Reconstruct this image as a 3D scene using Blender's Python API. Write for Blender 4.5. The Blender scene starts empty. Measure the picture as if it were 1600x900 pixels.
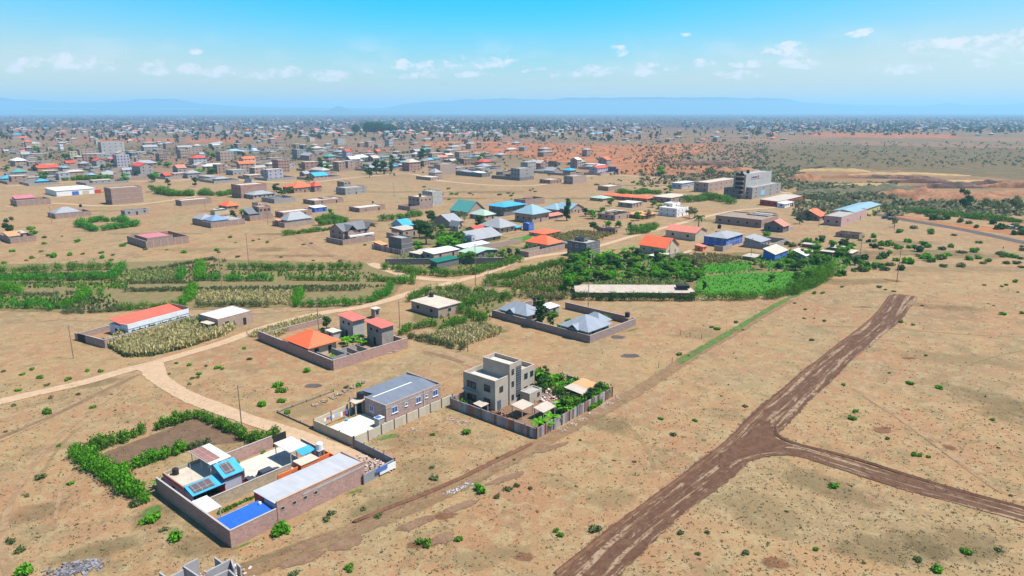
import bpy, math, random
from math import sin, cos, tan, atan, atan2, radians, pi, sqrt, floor
from mathutils import Vector, noise
random.seed(7)
S = bpy.context.scene
COL = S.collection
# ------------------------------------------------------------------ camera
H, F, PT = 60.0, 1100.0, atan((450 - 174) / 1100.0)
cd = bpy.data.cameras.new('camera'); cam = bpy.data.objects.new('camera', cd); COL.objects.link(cam)
cam.location = (0, 0, H); cam.rotation_euler = (pi / 2 - PT, 0, 0)
cd.sensor_width = 36; cd.lens = 36 * F / 1600; cd.clip_start = 1; cd.clip_end = 90000
S.camera = cam
# ------------------------------------------------------------------ light
S.view_settings.view_transform = 'Standard'; S.view_settings.look = 'None'
S.view_settings.exposure = 0.84; S.view_settings.gamma = 1.0; S.view_settings.use_curve_mapping = False
SUN_EL, SUN_AZ = 62, -6            # azimuth counted from +x towards +y
sd = bpy.data.lights.new('sun', 'SUN'); sd.energy = 4.95; sd.angle = radians(.53); sd.color = (1, .95, .87)
sun = bpy.data.objects.new('sun', sd); COL.objects.link(sun)
sv = Vector((cos(radians(SUN_EL)) * cos(radians(SUN_AZ)), cos(radians(SUN_EL)) * sin(radians(SUN_AZ)), sin(radians(SUN_EL))))
sun.rotation_euler = sv.to_track_quat('Z', 'Y').to_euler()
W = bpy.data.worlds.new('World'); S.world = W; W.use_nodes = True
S.cycles.volume_bounces = 1; S.cycles.max_bounces = 6; S.cycles.diffuse_bounces = 3
S.cycles.transparent_max_bounces = 14; S.cycles.glossy_bounces = 2; S.cycles.transmission_bounces = 2

class NT:
    """small helper around a node tree"""
    def __init__(s, nt):
        s.t = nt; nt.nodes.clear()
    def n(s, typ, ins=None, **kw):
        d = s.t.nodes.new(typ)
        for k, v in kw.items(): setattr(d, k, v)
        for k, v in (ins or {}).items():
            if isinstance(v, bpy.types.NodeSocket): s.t.links.new(v, d.inputs[k])
            else: d.inputs[k].default_value = v
        return d
    def m(s, op, a, b=None, c=None, clamp=False):
        d = s.t.nodes.new('ShaderNodeMath'); d.operation = op; d.use_clamp = clamp
        for i, v in enumerate((a, b, c)):
            if v is None: continue
            if isinstance(v, bpy.types.NodeSocket): s.t.links.new(v, d.inputs[i])
            else: d.inputs[i].default_value = v
        return d.outputs[0]
    def mix(s, f, a, b, mode='MIX'):
        d = s.t.nodes.new('ShaderNodeMix'); d.data_type = 'RGBA'; d.blend_type = mode
        for k, v in ((0, f), (6, a), (7, b)):
            if isinstance(v, bpy.types.NodeSocket): s.t.links.new(v, d.inputs[k])
            else: d.inputs[k].default_value = v if k == 0 else (*v[:3], 1)
        return d.outputs[2]
    def noise(s, vec, scale, detail=4, rough=.6, dist=0):
        d = s.n('ShaderNodeTexNoise', {'Scale': scale, 'Detail': detail, 'Roughness': rough, 'Distortion': dist})
        if vec is not None: s.t.links.new(vec, d.inputs['Vector'])
        return d.outputs[0]
    def ss(s, x, a, b):
        d = s.n('ShaderNodeMapRange', {1: a, 2: b, 3: 0.0, 4: 1.0}, interpolation_type='SMOOTHSTEP')
        s.t.links.new(x, d.inputs[0]); return d.outputs[0]
    def scale(s, vec, v):
        d = s.n('ShaderNodeVectorMath', {1: v}, operation='MULTIPLY'); s.t.links.new(vec, d.inputs[0]); return d.outputs[0]

def azel(px, py):
    """azimuth / elevation in radians of a pixel of the photograph (for the far sky)"""
    x, y = (px - 800) / F, (450 - py) / F
    d = Vector((x, cos(PT) + y * sin(PT), -sin(PT) + y * cos(PT))).normalized()
    return atan2(d.x, d.y), math.asin(d.z)

w = NT(W.node_tree)
sky = w.n('ShaderNodeTexSky', sky_type='NISHITA', sun_disc=False, sun_elevation=radians(SUN_EL),
          sun_rotation=radians(90 - SUN_AZ), air_density=1.0, dust_density=.6, ozone_density=1.2)
tc = w.n('ShaderNodeTexCoord').outputs['Generated']
xyz = w.n('ShaderNodeSeparateXYZ'); w.t.links.new(tc, xyz.inputs[0])
el = w.m('ARCSINE', xyz.outputs[2]); az = w.m('ARCTAN2', xyz.outputs[0], xyz.outputs[1])
# the air's colour: pale near the horizon, cyan higher up, palest towards the sun's side
up = w.ss(el, .015, .15)
side = w.ss(az, .0, .75); side = w.m('MULTIPLY', side, .5)
lside = w.m('MULTIPLY', w.ss(w.m('MULTIPLY', az, -1), .1, .7), .3)
tint = w.mix(w.m('SUBTRACT', w.m('SUBTRACT', up, side, clamp=True), lside, clamp=True), (1.08, 1.12, 1.10), (-.10, 1.16, 1.6))
skyc = w.mix(1.0, sky.outputs[0], tint, 'MULTIPLY')
# fair-weather cumulus low over the horizon
nz = w.noise(w.scale(tc, (1, 1, 1.9)), 42, 9, .68, .25)
nz2 = w.noise(w.scale(tc, (1, 1, 2.6)), 11, 4, .6)
clouds = [(85, 99, 34, 9), (100, 94, 20, 9), (145, 101, 34, 9), (245, 105, 24, 11), (290, 107, 34, 7), (340, 112, 30, 8), (385, 115, 40, 8),
          (450, 113, 32, 9), (500, 118, 46, 8), (303, 80, 14, 4), (573, 116, 13, 8), (626, 104, 19, 11), (685, 105, 34, 10), (735, 117, 36, 5), (716, 91, 14, 5),
          (773, 99, 36, 9), (796, 95, 16, 8), (966, 79, 15, 8), (935, 110, 30, 8), (885, 117, 26, 6), (1010, 108, 20, 11), (1018, 103, 12, 7), (1045, 107, 14, 4), (1102, 100, 18, 8),
          (1235, 79, 34, 10), (1240, 71, 20, 6), (1243, 100, 30, 8), (1168, 100, 24, 5), (1117, 58, 12, 4), (1070, 54, 8, 3), (1340, 54, 14, 4), (1358, 48, 14, 4),
          (1485, 74, 58, 11), (1490, 67, 30, 8), (1548, 85, 36, 14), (1299, 99, 10, 6), (1543, 58, 18, 6), (1600, 64, 24, 14), (1415, 107, 34, 8), (1150, 117, 34, 6),
          (20, 106, 20, 6), (650, 118, 60, 5), (830, 108, 20, 5), (1650, 90, 50, 12), (-40, 100, 40, 8)]
tot = None
for (px, py, rx, ry) in clouds:
    a0, e0 = azel(px, py)
    da = w.m('DIVIDE', w.m('SUBTRACT', az, a0), rx * 1.25 / F); de = w.m('DIVIDE', w.m('SUBTRACT', el, e0), ry * 1.25 / F)
    q = w.m('SUBTRACT', 1.0, w.m('ADD', w.m('MULTIPLY', da, da), w.m('MULTIPLY', de, de)), clamp=True)
    tot = q if tot is None else w.m('MAXIMUM', tot, q)
band = w.m('MULTIPLY', w.m('MULTIPLY', w.ss(el, .035, .06), w.m('SUBTRACT', 1.0, w.ss(el, .075, .11))), .25)
dens = w.m('ADD', w.m('MULTIPLY', w.m('POWER', tot, .5), 1.0), w.m('MULTIPLY', w.m('SUBTRACT', nz, .52), 4.6))
cm = w.m('MULTIPLY', w.ss(dens, .35, 1.25), w.ss(tot, 0, .25))
cm = w.m('MULTIPLY', cm, .85)
hz = w.m('MULTIPLY', w.m('MULTIPLY', w.ss(nz2, .45, .7), band), .9)
cm = w.m('MAXIMUM', cm, hz)
fin = w.mix(cm, skyc, (8.0, 8.0, 8.4))
bg = w.n('ShaderNodeBackground', {'Strength': .066}); w.t.links.new(fin, bg.inputs[0])
out = w.n('ShaderNodeOutputWorld'); w.t.links.new(bg.outputs[0], out.inputs[0])

# ------------------------------------------------------------------ projection helpers (photo pixel -> place on the ground)
def g(px, py, z=0.0):
    x, y = (px - 800) / F, (450 - py) / F
    t = (z - H) / (-sin(PT) + y * cos(PT))
    return (x * t, (cos(PT) + y * sin(PT)) * t)
def proj(x, y, z=0):
    D = y * cos(PT) - (z - H) * sin(PT)
    return 800 + F * x / D, 450 - F * (y * sin(PT) + (z - H) * cos(PT)) / D
def zat(c, py):
    k = (450 - py) / F
    return H + c[1] * (k * cos(PT) - sin(PT)) / (cos(PT) + k * sin(PT))
def rect(c, lx, rx, yaw):
    """lengths along the right-going and left-going walls that end at pixel columns rx, lx"""
    X, Y = c; D = Y * cos(PT) + H * sin(PT); r = []
    for a, px in ((radians(yaw), rx), (radians(yaw + 90), lx)):
        k = (px - 800) / F
        r.append((k * D - X) / (cos(a) - k * sin(a) * cos(PT)))
    return r

# ------------------------------------------------------------------ object helpers
THINGS = []
def tag(o, label, cat, group=None, kind=None):
    if label: o['label'] = label
    if cat: o['category'] = cat
    if group: o['group'] = group
    if kind: o['kind'] = kind
    THINGS.append(o); return o
def thing(name, label, cat, c, yaw=0, group=None, z=0):
    o = bpy.data.objects.new(name, None); COL.objects.link(o)
    o.location = (c[0], c[1], z); o.rotation_euler = (0, 0, radians(yaw)); o.empty_display_size = .5
    return tag(o, label, cat, group)
class MB:
    def __init__(s): s.v = []; s.f = []; s.mi = []; s.at = None; s.uv = None
    def face(s, pts, mi=0):
        n = len(s.v); s.v += [tuple(p) for p in pts]; s.f.append(tuple(range(n, n + len(pts)))); s.mi.append(mi)
    def box(s, x0, x1, y0, y1, z0, z1, mi=0, bottom=False):
        a, b, c, d = (x0, y0), (x1, y0), (x1, y1), (x0, y1)
        for p, q in ((a, b), (b, c), (c, d), (d, a)):
            s.face([(*p, z0), (*q, z0), (*q, z1), (*p, z1)], mi)
        s.face([(*a, z1), (*b, z1), (*c, z1), (*d, z1)], mi)
        if bottom: s.face([(*d, z0), (*c, z0), (*b, z0), (*a, z0)], mi)
        return s
    def slab(s, top, t, mi=0):
        """a sheet of thickness t under the polygon top (3-D points, counter-clockwise)"""
        lo = [(p[0], p[1], p[2] - t) for p in top]; n = len(top)
        s.face(top, mi); s.face(lo[::-1], mi)
        for i in range(n):
            j = (i + 1) % n; s.face([lo[i], lo[j], top[j], top[i]], mi)
        return s
    def cyl(s, x, y, z0, z1, r0, r1=None, n=10, mi=0, cap=True):
        r1 = r0 if r1 is None else r1
        A = [(x + r0 * cos(2 * pi * i / n), y + r0 * sin(2 * pi * i / n), z0) for i in range(n)]
        B = [(x + r1 * cos(2 * pi * i / n), y + r1 * sin(2 * pi * i / n), z1) for i in range(n)]
        for i in range(n):
            j = (i + 1) % n; s.face([A[i], A[j], B[j], B[i]], mi)
        if cap: s.face(B, mi)
        return s
    def tube(s, p, q, r0, r1=None, n=6, mi=0):
        r1 = r0 if r1 is None else r1
        p, q = Vector(p), Vector(q); d = (q - p).normalized()
        u = d.orthogonal().normalized(); w_ = d.cross(u)
        A = [p + (u * cos(2 * pi * i / n) + w_ * sin(2 * pi * i / n)) * r0 for i in range(n)]
        B = [q + (u * cos(2 * pi * i / n) + w_ * sin(2 * pi * i / n)) * r1 for i in range(n)]
        for i in range(n):
            j = (i + 1) % n; s.face([A[i], A[j], B[j], B[i]], mi)
        s.face(B, mi); return s
    def hip(s, x0, x1, y0, y1, z, h, o=.5, mi=0, t=.12):
        x0 -= o; x1 += o; y0 -= o; y1 += o; a, b = x1 - x0, y1 - y0; m = min(a, b) / 2
        if a >= b: r0, r1 = (x0 + m, (y0 + y1) / 2, z + h), (x1 - m, (y0 + y1) / 2, z + h)
        else: r0, r1 = ((x0 + x1) / 2, y0 + m, z + h), ((x0 + x1) / 2, y1 - m, z + h)
        A, B, C, D = (x0, y0, z), (x1, y0, z), (x1, y1, z), (x0, y1, z)
        if a >= b: fs = [[A, B, r1, r0], [B, C, r1], [C, D, r0, r1], [D, A, r0]]
        else: fs = [[A, B, r0], [B, C, r1, r0], [C, D, r1], [D, A, r0, r1]]
        for f in fs:
            f2 = [p for i, p in enumerate(f) if p != f[i - 1]]
            s.face(f2, mi)
        for p, q in ((A, B), (B, C), (C, D), (D, A)):
            s.face([(p[0], p[1], z - t), (q[0], q[1], z - t), q, p], mi)
        s.face([(x0, y1, z - t), (x1, y1, z - t), (x1, y0, z - t), (x0, y0, z - t)], mi)
        return s
    def gable(s, x0, x1, y0, y1, z, h, o=.4, ax='x', mi=0, t=.1):
        """ridge along ax"""
        k = h / (((y1 - y0) if ax == 'x' else (x1 - x0)) / 2)
        if ax == 'x':
            ym = (y0 + y1) / 2
            s.slab([(x0 - o, y0 - o, z - k * o), (x1 + o, y0 - o, z - k * o), (x1 + o, ym, z + h), (x0 - o, ym, z + h)], t, mi)
            s.slab([(x0 - o, ym, z + h), (x1 + o, ym, z + h), (x1 + o, y1 + o, z - k * o), (x0 - o, y1 + o, z - k * o)], t, mi)
        else:
            xm = (x0 + x1) / 2
            s.slab([(x0 - o, y0 - o, z - k * o), (xm, y0 - o, z + h), (xm, y1 + o, z + h), (x0 - o, y1 + o, z - k * o)], t, mi)
            s.slab([(xm, y0 - o, z + h), (x1 + o, y0 - o, z - k * o), (x1 + o, y1 + o, z - k * o), (xm, y1 + o, z + h)], t, mi)
        return s
    def pediment(s, x0, x1, y0, y1, z, h, ax='x', mi=0, d=.08):
        """the triangular wall ends under a gable roof"""
        h = h - d
        if ax == 'x':
            ym = (y0 + y1) / 2
            s.face([(x0, y1, z), (x0, y0, z), (x0, ym, z + h)], mi); s.face([(x1, y0, z), (x1, y1, z), (x1, ym, z + h)], mi)
        else:
            xm = (x0 + x1) / 2
            s.face([(x0, y0, z), (x1, y0, z), (xm, y0, z + h)], mi); s.face([(x1, y1, z), (x0, y1, z), (xm, y1, z + h)], mi)
        return s
    def ring(s, x0, x1, y0, y1, z0, z1, t=.2, mi=0):
        s.box(x0, x1, y0, y0 + t, z0, z1, mi); s.box(x0, x1, y1 - t, y1, z0, z1, mi)
        s.box(x0, x0 + t, y0 + t, y1 - t, z0, z1, mi); s.box(x1 - t, x1, y0 + t, y1 - t, z0, z1, mi)
        return s
    def mesh(s, name, mats, smooth=False):
        me = bpy.data.meshes.new(name); me.from_pydata(s.v, [], s.f)
        for m_ in (mats if isinstance(mats, (list, tuple)) else [mats]): me.materials.append(m_)
        me.polygons.foreach_set('material_index', s.mi)
        uvl = me.uv_layers.new(name='UVMap'); co = []
        if s.uv: 
            for f in s.f:
                for i in f: co += s.uv[i]
        else:
            for f in s.f:
                a, b, c = (Vector(s.v[i]) for i in (f[0], f[1], f[2]))
                n = (b - a).cross(c - a)
                if n.length < 1e-12: n = Vector((0, 0, 1))
                n.normalize()
                if abs(n.z) > .985: u, v = Vector((1, 0, 0)), Vector((0, 1, 0))
                else:
                    u = Vector((0, 0, 1)).cross(n).normalized(); v = n.cross(u)
                for i in f:
                    p = Vector(s.v[i]); co += [p.dot(u), p.dot(v)]
        uvl.data.foreach_set('uv', co)
        if smooth: me.polygons.foreach_set('use_smooth', [True] * len(s.f))
        if s.at:
            at = me.attributes.new('edge', 'FLOAT', 'POINT'); at.data.foreach_set('value', s.at)
        me.validate(); return me
    def part(s, name, mats, parent=None, smooth=False, loc=None):
        o = bpy.data.objects.new(name, s.mesh(name, mats, smooth)); COL.objects.link(o)
        if parent: o.parent = parent
        if loc: o.location = loc
        return o
def add(name, me, parent, loc=(0, 0, 0), rz=0, sc=None):
    o = bpy.data.objects.new(name, me); COL.objects.link(o); o.parent = parent; o.location = loc; o.rotation_euler = (0, 0, rz)
    if sc: o.scale = sc
    return o

# ------------------------------------------------------------------ materials
MC = {}
def _mat(name):
    m_ = bpy.data.materials.new(name); m_.use_nodes = True; return m_, NT(m_.node_tree)
def _out(t, col, rough=.9, bump=None, bs=.3, metal=0.0, alpha=None, spec=.3, bd=.05):
    b = t.n('ShaderNodeBsdfPrincipled', {'Roughness': rough, 'Metallic': metal, 'Specular IOR Level': spec})
    if isinstance(col, bpy.types.NodeSocket): t.t.links.new(col, b.inputs['Base Color'])
    else: b.inputs['Base Color'].default_value = (*col, 1)
    if alpha is not None: t.t.links.new(alpha, b.inputs['Alpha'])
    if bump is not None:
        bp = t.n('ShaderNodeBump', {'Strength': bs, 'Distance': bd}); t.t.links.new(bump, bp.inputs['Height']); t.t.links.new(bp.outputs[0], b.inputs['Normal'])
    o = t.n('ShaderNodeOutputMaterial'); t.t.links.new(b.outputs[0], o.inputs[0]); return b
def dk(c, k): return tuple(x * k for x in c)
def al_(c): return (c[0] * .52, c[1] * .46, c[2] * .40)
def mat(kind, col=(.5, .5, .5), col2=None, p=1.0):
    key = (kind, tuple(col), tuple(col2) if col2 else None, p)
    if key in MC: return MC[key]
    m_, t = _mat('%s' % kind)
    pos = t.n('ShaderNodeNewGeometry').outputs['Position']
    uvn = t.n('ShaderNodeTexCoord').outputs['UV']
    st = t.noise(pos, .45, 5, .7); fine = t.noise(pos, 6, 3, .7)
    if kind == 'plain':          # painted or rendered wall, weathered
        c = t.mix(t.ss(st, .35, .75), col, dk(col, .8)); c = t.mix(t.m('MULTIPLY', t.ss(fine, .5, .8), .35), c, dk(col, .6))
        _out(t, c, .85, fine, .15)
    elif kind == 'slab':         # cast concrete roof / yard with dust stains
        c = t.mix(t.ss(st, .35, .7), col, dk(col, .78)); c = t.mix(t.m('MULTIPLY', t.ss(t.noise(pos, 1.6, 5, .7, 1), .5, .75), .5), c, dk(col, .62))
        _out(t, c, .9, fine, .2)
    elif kind == 'block':        # quarried stone blocks in courses
        br = t.n('ShaderNodeTexBrick', {'Scale': 1.0, 'Mortar Size': .012, 'Mortar Smooth': .3, 'Bias': -.2, 'Brick Width': .42, 'Row Height': .21,
                 'Color1': (*col, 1), 'Color2': (*dk(col2 or col, .58), 1), 'Mortar': (*dk(col, 1.15 if p > 1 else .62), 1)})
        t.t.links.new(uvn, br.inputs['Vector'])
        c = t.mix(t.m('MULTIPLY', t.ss(st, .35, .75), .5), br.outputs[0], dk(col, .62))
        c = t.mix(t.m('MULTIPLY', t.ss(t.noise(pos, 2.2, 5, .75), .5, .7), .4), c, dk(col2 or col, 1.2))
        _out(t, c, .95, t.m('SUBTRACT', fine, br.outputs[1]), .4)
    elif kind == 'brick':
        br = t.n('ShaderNodeTexBrick', {'Scale': 1.0, 'Mortar Size': .02, 'Brick Width': .3, 'Row Height': .15,
                 'Color1': (*col, 1), 'Color2': (*dk(col, .7), 1), 'Mortar': (.42, .38, .33, 1)})
        t.t.links.new(uvn, br.inputs['Vector'])
        _out(t, t.mix(t.m('MULTIPLY', t.ss(st, .4, .75), .5), br.outputs[0], dk(col, .6)), .95, t.m('SUBTRACT', fine, br.outputs[1]), .4)
    elif kind in ('corr', 'fence'):       # profiled steel sheet: panels, seams, rust
        sx = t.n('ShaderNodeSeparateXYZ'); t.t.links.new(uvn, sx.inputs[0]); u, v = sx.outputs[0], sx.outputs[1]
        pan = t.n('ShaderNodeTexWhiteNoise', noise_dimensions='2D')
        cb = t.n('ShaderNodeCombineXYZ'); t.t.links.new(t.m('FLOOR', t.m('DIVIDE', u, .76)), cb.inputs[0]); t.t.links.new(t.m('FLOOR', t.m('DIVIDE', v, 2.6)), cb.inputs[1])
        t.t.links.new(cb.outputs[0], pan.inputs['Vector'])
        wv = t.m('SINE', t.m('MULTIPLY', u, 2 * pi / .19))
        if kind == 'fence':
            cr = t.n('ShaderNodeValToRGB'); t.t.links.new(pan.outputs[0], cr.inputs[0]); cr.color_ramp.interpolation = 'CONSTANT'
            tones = [(.20, .21, .25), (.26, .25, .27), (.17, .11, .09), (.31, .28, .27), (.15, .16, .20), (.30, .20, .18), (.25, .10, .08), (.28, .28, .31), (.22, .16, .13), (.12, .10, .10)]
            e = cr.color_ramp.elements; e[0].color = (*tones[0], 1); e[1].position = .1; e[1].color = (*tones[1], 1)
            for i, tn in enumerate(tones[2:]):
                q = e.new(.1 * (i + 2)); q.color = (*tn, 1)
            c = cr.outputs[0]; c = t.mix(t.ss(t.noise(pos, 1.2, 6, .75, 1.5), .52, .68), c, (.20, .09, .05))
        else:
            c = t.mix(pan.outputs[0], col, dk(col, .86))
            c = t.mix(t.m('MULTIPLY', t.ss(st, .3, .8), .3), c, dk(col, .7))
            if p > 1: c = t.mix(t.ss(t.noise(pos, .9, 6, .7, 1), .7 - .18 * (p - 1), .8 - .1 * (p - 1)), c, col2 or (.3, .16, .09))
            seam = t.ss(t.m('FRACT', t.m('DIVIDE', u, .76)), .0, .06); c = t.mix(seam, dk(col, .75), c)
        _out(t, c, .6, wv, .5, 0, None, .25, .02)
    elif kind == 'tile':
        sx = t.n('ShaderNodeSeparateXYZ'); t.t.links.new(uvn, sx.inputs[0]); u, v = sx.outputs[0], sx.outputs[1]
        row = t.m('FRACT', t.m('DIVIDE', v, .37)); wv = t.m('ADD', row, t.m('MULTIPLY', t.m('SINE', t.m('MULTIPLY', u, 2 * pi / .22)), .4))
        c = t.mix(t.ss(row, 0, .16), dk(col, .62), col); c = t.mix(t.m('MULTIPLY', t.ss(st, .35, .75), .45), c, dk(col, .72))
        c = t.mix(t.m('MULTIPLY', t.ss(fine, .5, .75), .3), c, dk(col, 1.25))
        _out(t, c, .6, wv, .5, 0, None, .35, .03)
    elif kind == 'glass':
        _out(t, col, .12, None, 0, 0, None, .6)
    elif kind == 'gloss':
        _out(t, t.mix(t.ss(st, .4, .7), col, dk(col, .85)), .35)
    elif kind == 'flat':
        _out(t, col, .8)
    elif kind == 'panel':        # solar panel cells
        br = t.n('ShaderNodeTexBrick', {'Scale': 1.0, 'Mortar Size': .012, 'Brick Width': 1.0, 'Row Height': 1.6, 'Color1': (*col, 1), 'Color2': (*dk(col, 1.2), 1), 'Mortar': (.55, .5, .48, 1)})
        br.offset = 0; t.t.links.new(uvn, br.inputs['Vector']); _out(t, br.outputs[0], .3, None, 0, 0, None, .5)
    elif kind == 'leaf':
        ri = t.n('ShaderNodeNewGeometry').outputs['Random Per Island']
        oi = t.n('ShaderNodeObjectInfo').outputs['Random']
        c = t.mix(ri, dk(col, .38), dk(col2 or col, 1.3)); c = t.mix(t.m('MULTIPLY', oi, .35), c, dk(col, .9))
        c = t.mix(t.m('MULTIPLY', t.ss(t.noise(pos, .7, 3), .4, .65), .45), c, dk(col2 or col, 1.25))
        d = t.n('ShaderNodeBsdfDiffuse'); tr = t.n('ShaderNodeBsdfTranslucent'); mx = t.n('ShaderNodeMixShader', {0: .3})
        t.t.links.new(c, d.inputs[0]); t.t.links.new(c, tr.inputs[0]); t.t.links.new(d.outputs[0], mx.inputs[1]); t.t.links.new(tr.outputs[0], mx.inputs[2])
        o = t.n('ShaderNodeOutputMaterial'); t.t.links.new(mx.outputs[0], o.inputs[0])
    elif kind == 'bark':
        _out(t, t.mix(fine, col, dk(col, .5)), .95, fine, .5)
    elif kind == 'rock':
        ri = t.n('ShaderNodeNewGeometry').outputs['Random Per Island']
        _out(t, t.mix(ri, dk(col, .6), dk(col2 or col, 1.25)), .9)
    elif kind == 'cut':          # earth of mounds and quarry faces
        c = t.mix(t.ss(st, .3, .7), col, col2 or dk(col, .7)); c = t.mix(t.ss(t.noise(pos, .12, 6, .7), .42, .6), c, dk(col, .75))
        _out(t, c, .95, fine, .6)
    MC[key] = m_; return m_

def soil(t, pos):
    """the dry plain: tan earth, straw, reddish and olive blotches at many scales"""
    n1 = t.noise(pos, .014, 6, .62, .6); n2 = t.noise(pos, .055, 6, .66, .8); n3 = t.noise(pos, .35, 6, .7, .5); n4 = t.noise(pos, 2.3, 5, .75); n5 = t.noise(pos, 9.0, 3, .8)
    c = t.mix(t.ss(n2, .36, .62), al_((.50, .29, .175)), al_((.53, .37, .205)))
    c = t.mix(t.m('MULTIPLY', t.ss(n1, .48, .66), .75), c, al_((.45, .25, .15)))
    c = t.mix(t.m('MULTIPLY', t.ss(t.noise(pos, .032, 7, .7, 1.2), .45, .62), .62), c, al_((.375, .325, .205)))
    c = t.mix(t.m('MULTIPLY', t.ss(n3, .48, .6), .8), c, al_((.53, .44, .27)))
    c = t.mix(t.m('MULTIPLY', t.ss(t.noise(pos, .11, 8, .78, .6), .51, .62), .62), c, al_((.26, .225, .13)))
    c = t.mix(t.m('MULTIPLY', t.ss(n4, .52, .66), .7), c, al_((.185, .145, .085)))
    c = t.mix(t.m('MULTIPLY', t.ss(t.noise(pos, 1.1, 6, .8), .56, .64), .62), c, al_((.25, .15, .095)))
    c = t.mix(t.m('MULTIPLY', t.ss(n5, .52, .68), .62), c, al_((.19, .17, .10)))
    c = t.mix(t.m('MULTIPLY', t.ss(t.noise(pos, 4.5, 4, .8), .57, .65), .6), c, al_((.80, .64, .42)))
    c = t.mix(t.m('MULTIPLY', t.ss(t.noise(pos, .18, 7, .78, .3), .55, .63), .6), c, al_((.30, .27, .15)))
    c = t.mix(t.m('MULTIPLY', t.ss(t.noise(pos, 14, 3, .8), .56, .68), .55), c, al_((.24, .18, .11)))
    c = t.mix(t.m('MULTIPLY', t.ss(t.noise(pos, 3.1, 6, .85), .60, .66), .7), c, al_((.17, .12, .075)))
    return c, n4
def ground_mat():
    m_, t = _mat('dry_soil'); pos = t.n('ShaderNodeNewGeometry').outputs['Position']
    c, bmp = soil(t, pos)
    sx = t.n('ShaderNodeSeparateXYZ'); t.t.links.new(pos, sx.inputs[0])
    # land cover changes with distance from the town: thorn scrub, then the wooded plain
    wob = t.m('MULTIPLY', t.m('SUBTRACT', t.noise(pos, .003, 4, .6), .5), 900)
    yy = t.m('ADD', sx.outputs[1], wob)
    f1 = t.noise(t.scale(pos, (1, .6, 1)), .006, 7, .7, .5); f2 = t.noise(pos, .03, 5, .7)
    far = t.mix(t.ss(f1, .42, .58), al_((.36, .22, .15)), al_((.24, .20, .12)))
    far = t.mix(t.m('MULTIPLY', t.ss(f2, .5, .68), .7), far, al_((.33, .185, .115)))
    far = t.mix(t.ss(t.noise(t.scale(pos, (.5, 1, 1)), .0035, 6, .6), .60, .66), far, al_((.44, .20, .11)))
    far = t.mix(t.m('MULTIPLY', t.ss(t.noise(pos, .09, 4, .7), .52, .64), .75), far, al_((.07, .085, .04)))
    c = t.mix(t.ss(yy, 560, 1000), c, far)
    wood = t.mix(t.ss(t.noise(t.scale(pos, (.35, 1, 1)), .0022, 6, .65), .46, .6), al_((.10, .07, .085)), al_((.17, .105, .11)))
    wood = t.mix(t.ss(t.noise(pos, .014, 5, .7), .5, .62), wood, al_((.10, .10, .08)))
    c = t.mix(t.ss(yy, 1800, 3200), c, wood)
    _out(t, c, .95, bmp, .35, 0, None, .15, .06); return m_
GM = ground_mat()
def sheet_mat(kind, a, b, soft=.5, streak=False, p=.0, hard=1.0):
    """earth sheets laid on the plain, edges broken up by noise; 'edge' is 0 at the border and 1 inside"""
    key = ('sheet', kind, a, b, soft, streak, p)
    if key in MC: return MC[key]
    a, b = al_(a), al_(b)
    m_, t = _mat(kind); pos = t.n('ShaderNodeNewGeometry').outputs['Position']
    e = t.n('ShaderNodeAttribute', attribute_name='edge').outputs['Fac']
    n = t.noise(pos, .5, 6, .75, .4); n2 = t.noise(pos, 3.5, 4, .75)
    c = t.mix(t.ss(n, .38, .62), a, b); c = t.mix(t.m('MULTIPLY', t.ss(n2, .52, .7), .5), c, dk(a, .65))
    c = t.mix(t.m('MULTIPLY', t.ss(t.noise(pos, 7, 3, .8), .6, .7), .35), c, dk(b, 1.3))
    c = t.mix(t.m('MULTIPLY', t.ss(t.noise(pos, 1.7, 7, .85), .54, .62), .6), c, dk(a, .55))
    c = t.mix(t.m('MULTIPLY', t.ss(t.noise(pos, 2.6, 6, .85), .57, .64), .5), c, dk(b, 1.35))
    if streak:
        uvn = t.n('ShaderNodeTexCoord').outputs['UV']
        s1 = t.noise(t.scale(uvn, (5.5, .16, 1)), 1.0, 5, .65, .25); brk = t.noise(pos, .35, 5, .7)
        k = t.m('MULTIPLY', t.ss(s1, .56, .62), t.ss(brk, .42, .56))
        c = t.mix(t.m('MULTIPLY', k, .9), c, (.25, .18, .115))
        c = t.mix(t.m('MULTIPLY', t.ss(t.noise(t.scale(uvn, (9, .2, 1)), 1.0, 4, .6, .3), .53, .66), .6), c, (.055, .027, .02))
        rut = t.noise(t.scale(uvn, (3.1, .03, 1)), 1.0, 3, .6, .1); c = t.mix(t.m('MULTIPLY', t.ss(rut, .52, .6), t.ss(t.noise(pos, .9, 6, .75), .40, .52)), c, (.24, .165, .105))
    amp = soft * (2.2 if soft < .9 else 3.4)
    nn = t.noise(pos, (.8 if soft < .9 else .22) if soft < 1.1 else .03, 9, .78, .3)
    if soft < .9: al = t.ss(t.m('ADD', e, t.m('MULTIPLY', t.m('SUBTRACT', nn, .5), amp)), .28, .5)
    else: al = t.m('MULTIPLY', t.ss(t.m('ADD', t.m('MULTIPLY', e, .9), t.m('MULTIPLY', t.m('SUBTRACT', nn, .5), amp)), .2, 1.1), t.ss(e, .0, .35))
    if soft >= .9: al = t.m('MULTIPLY', al, .85 if soft >= 1 else .42)
    _out(t, c, .95, n2, .35, 0, al, .15, .06); MC[key] = m_; return m_
ZL = [0.0]
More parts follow.
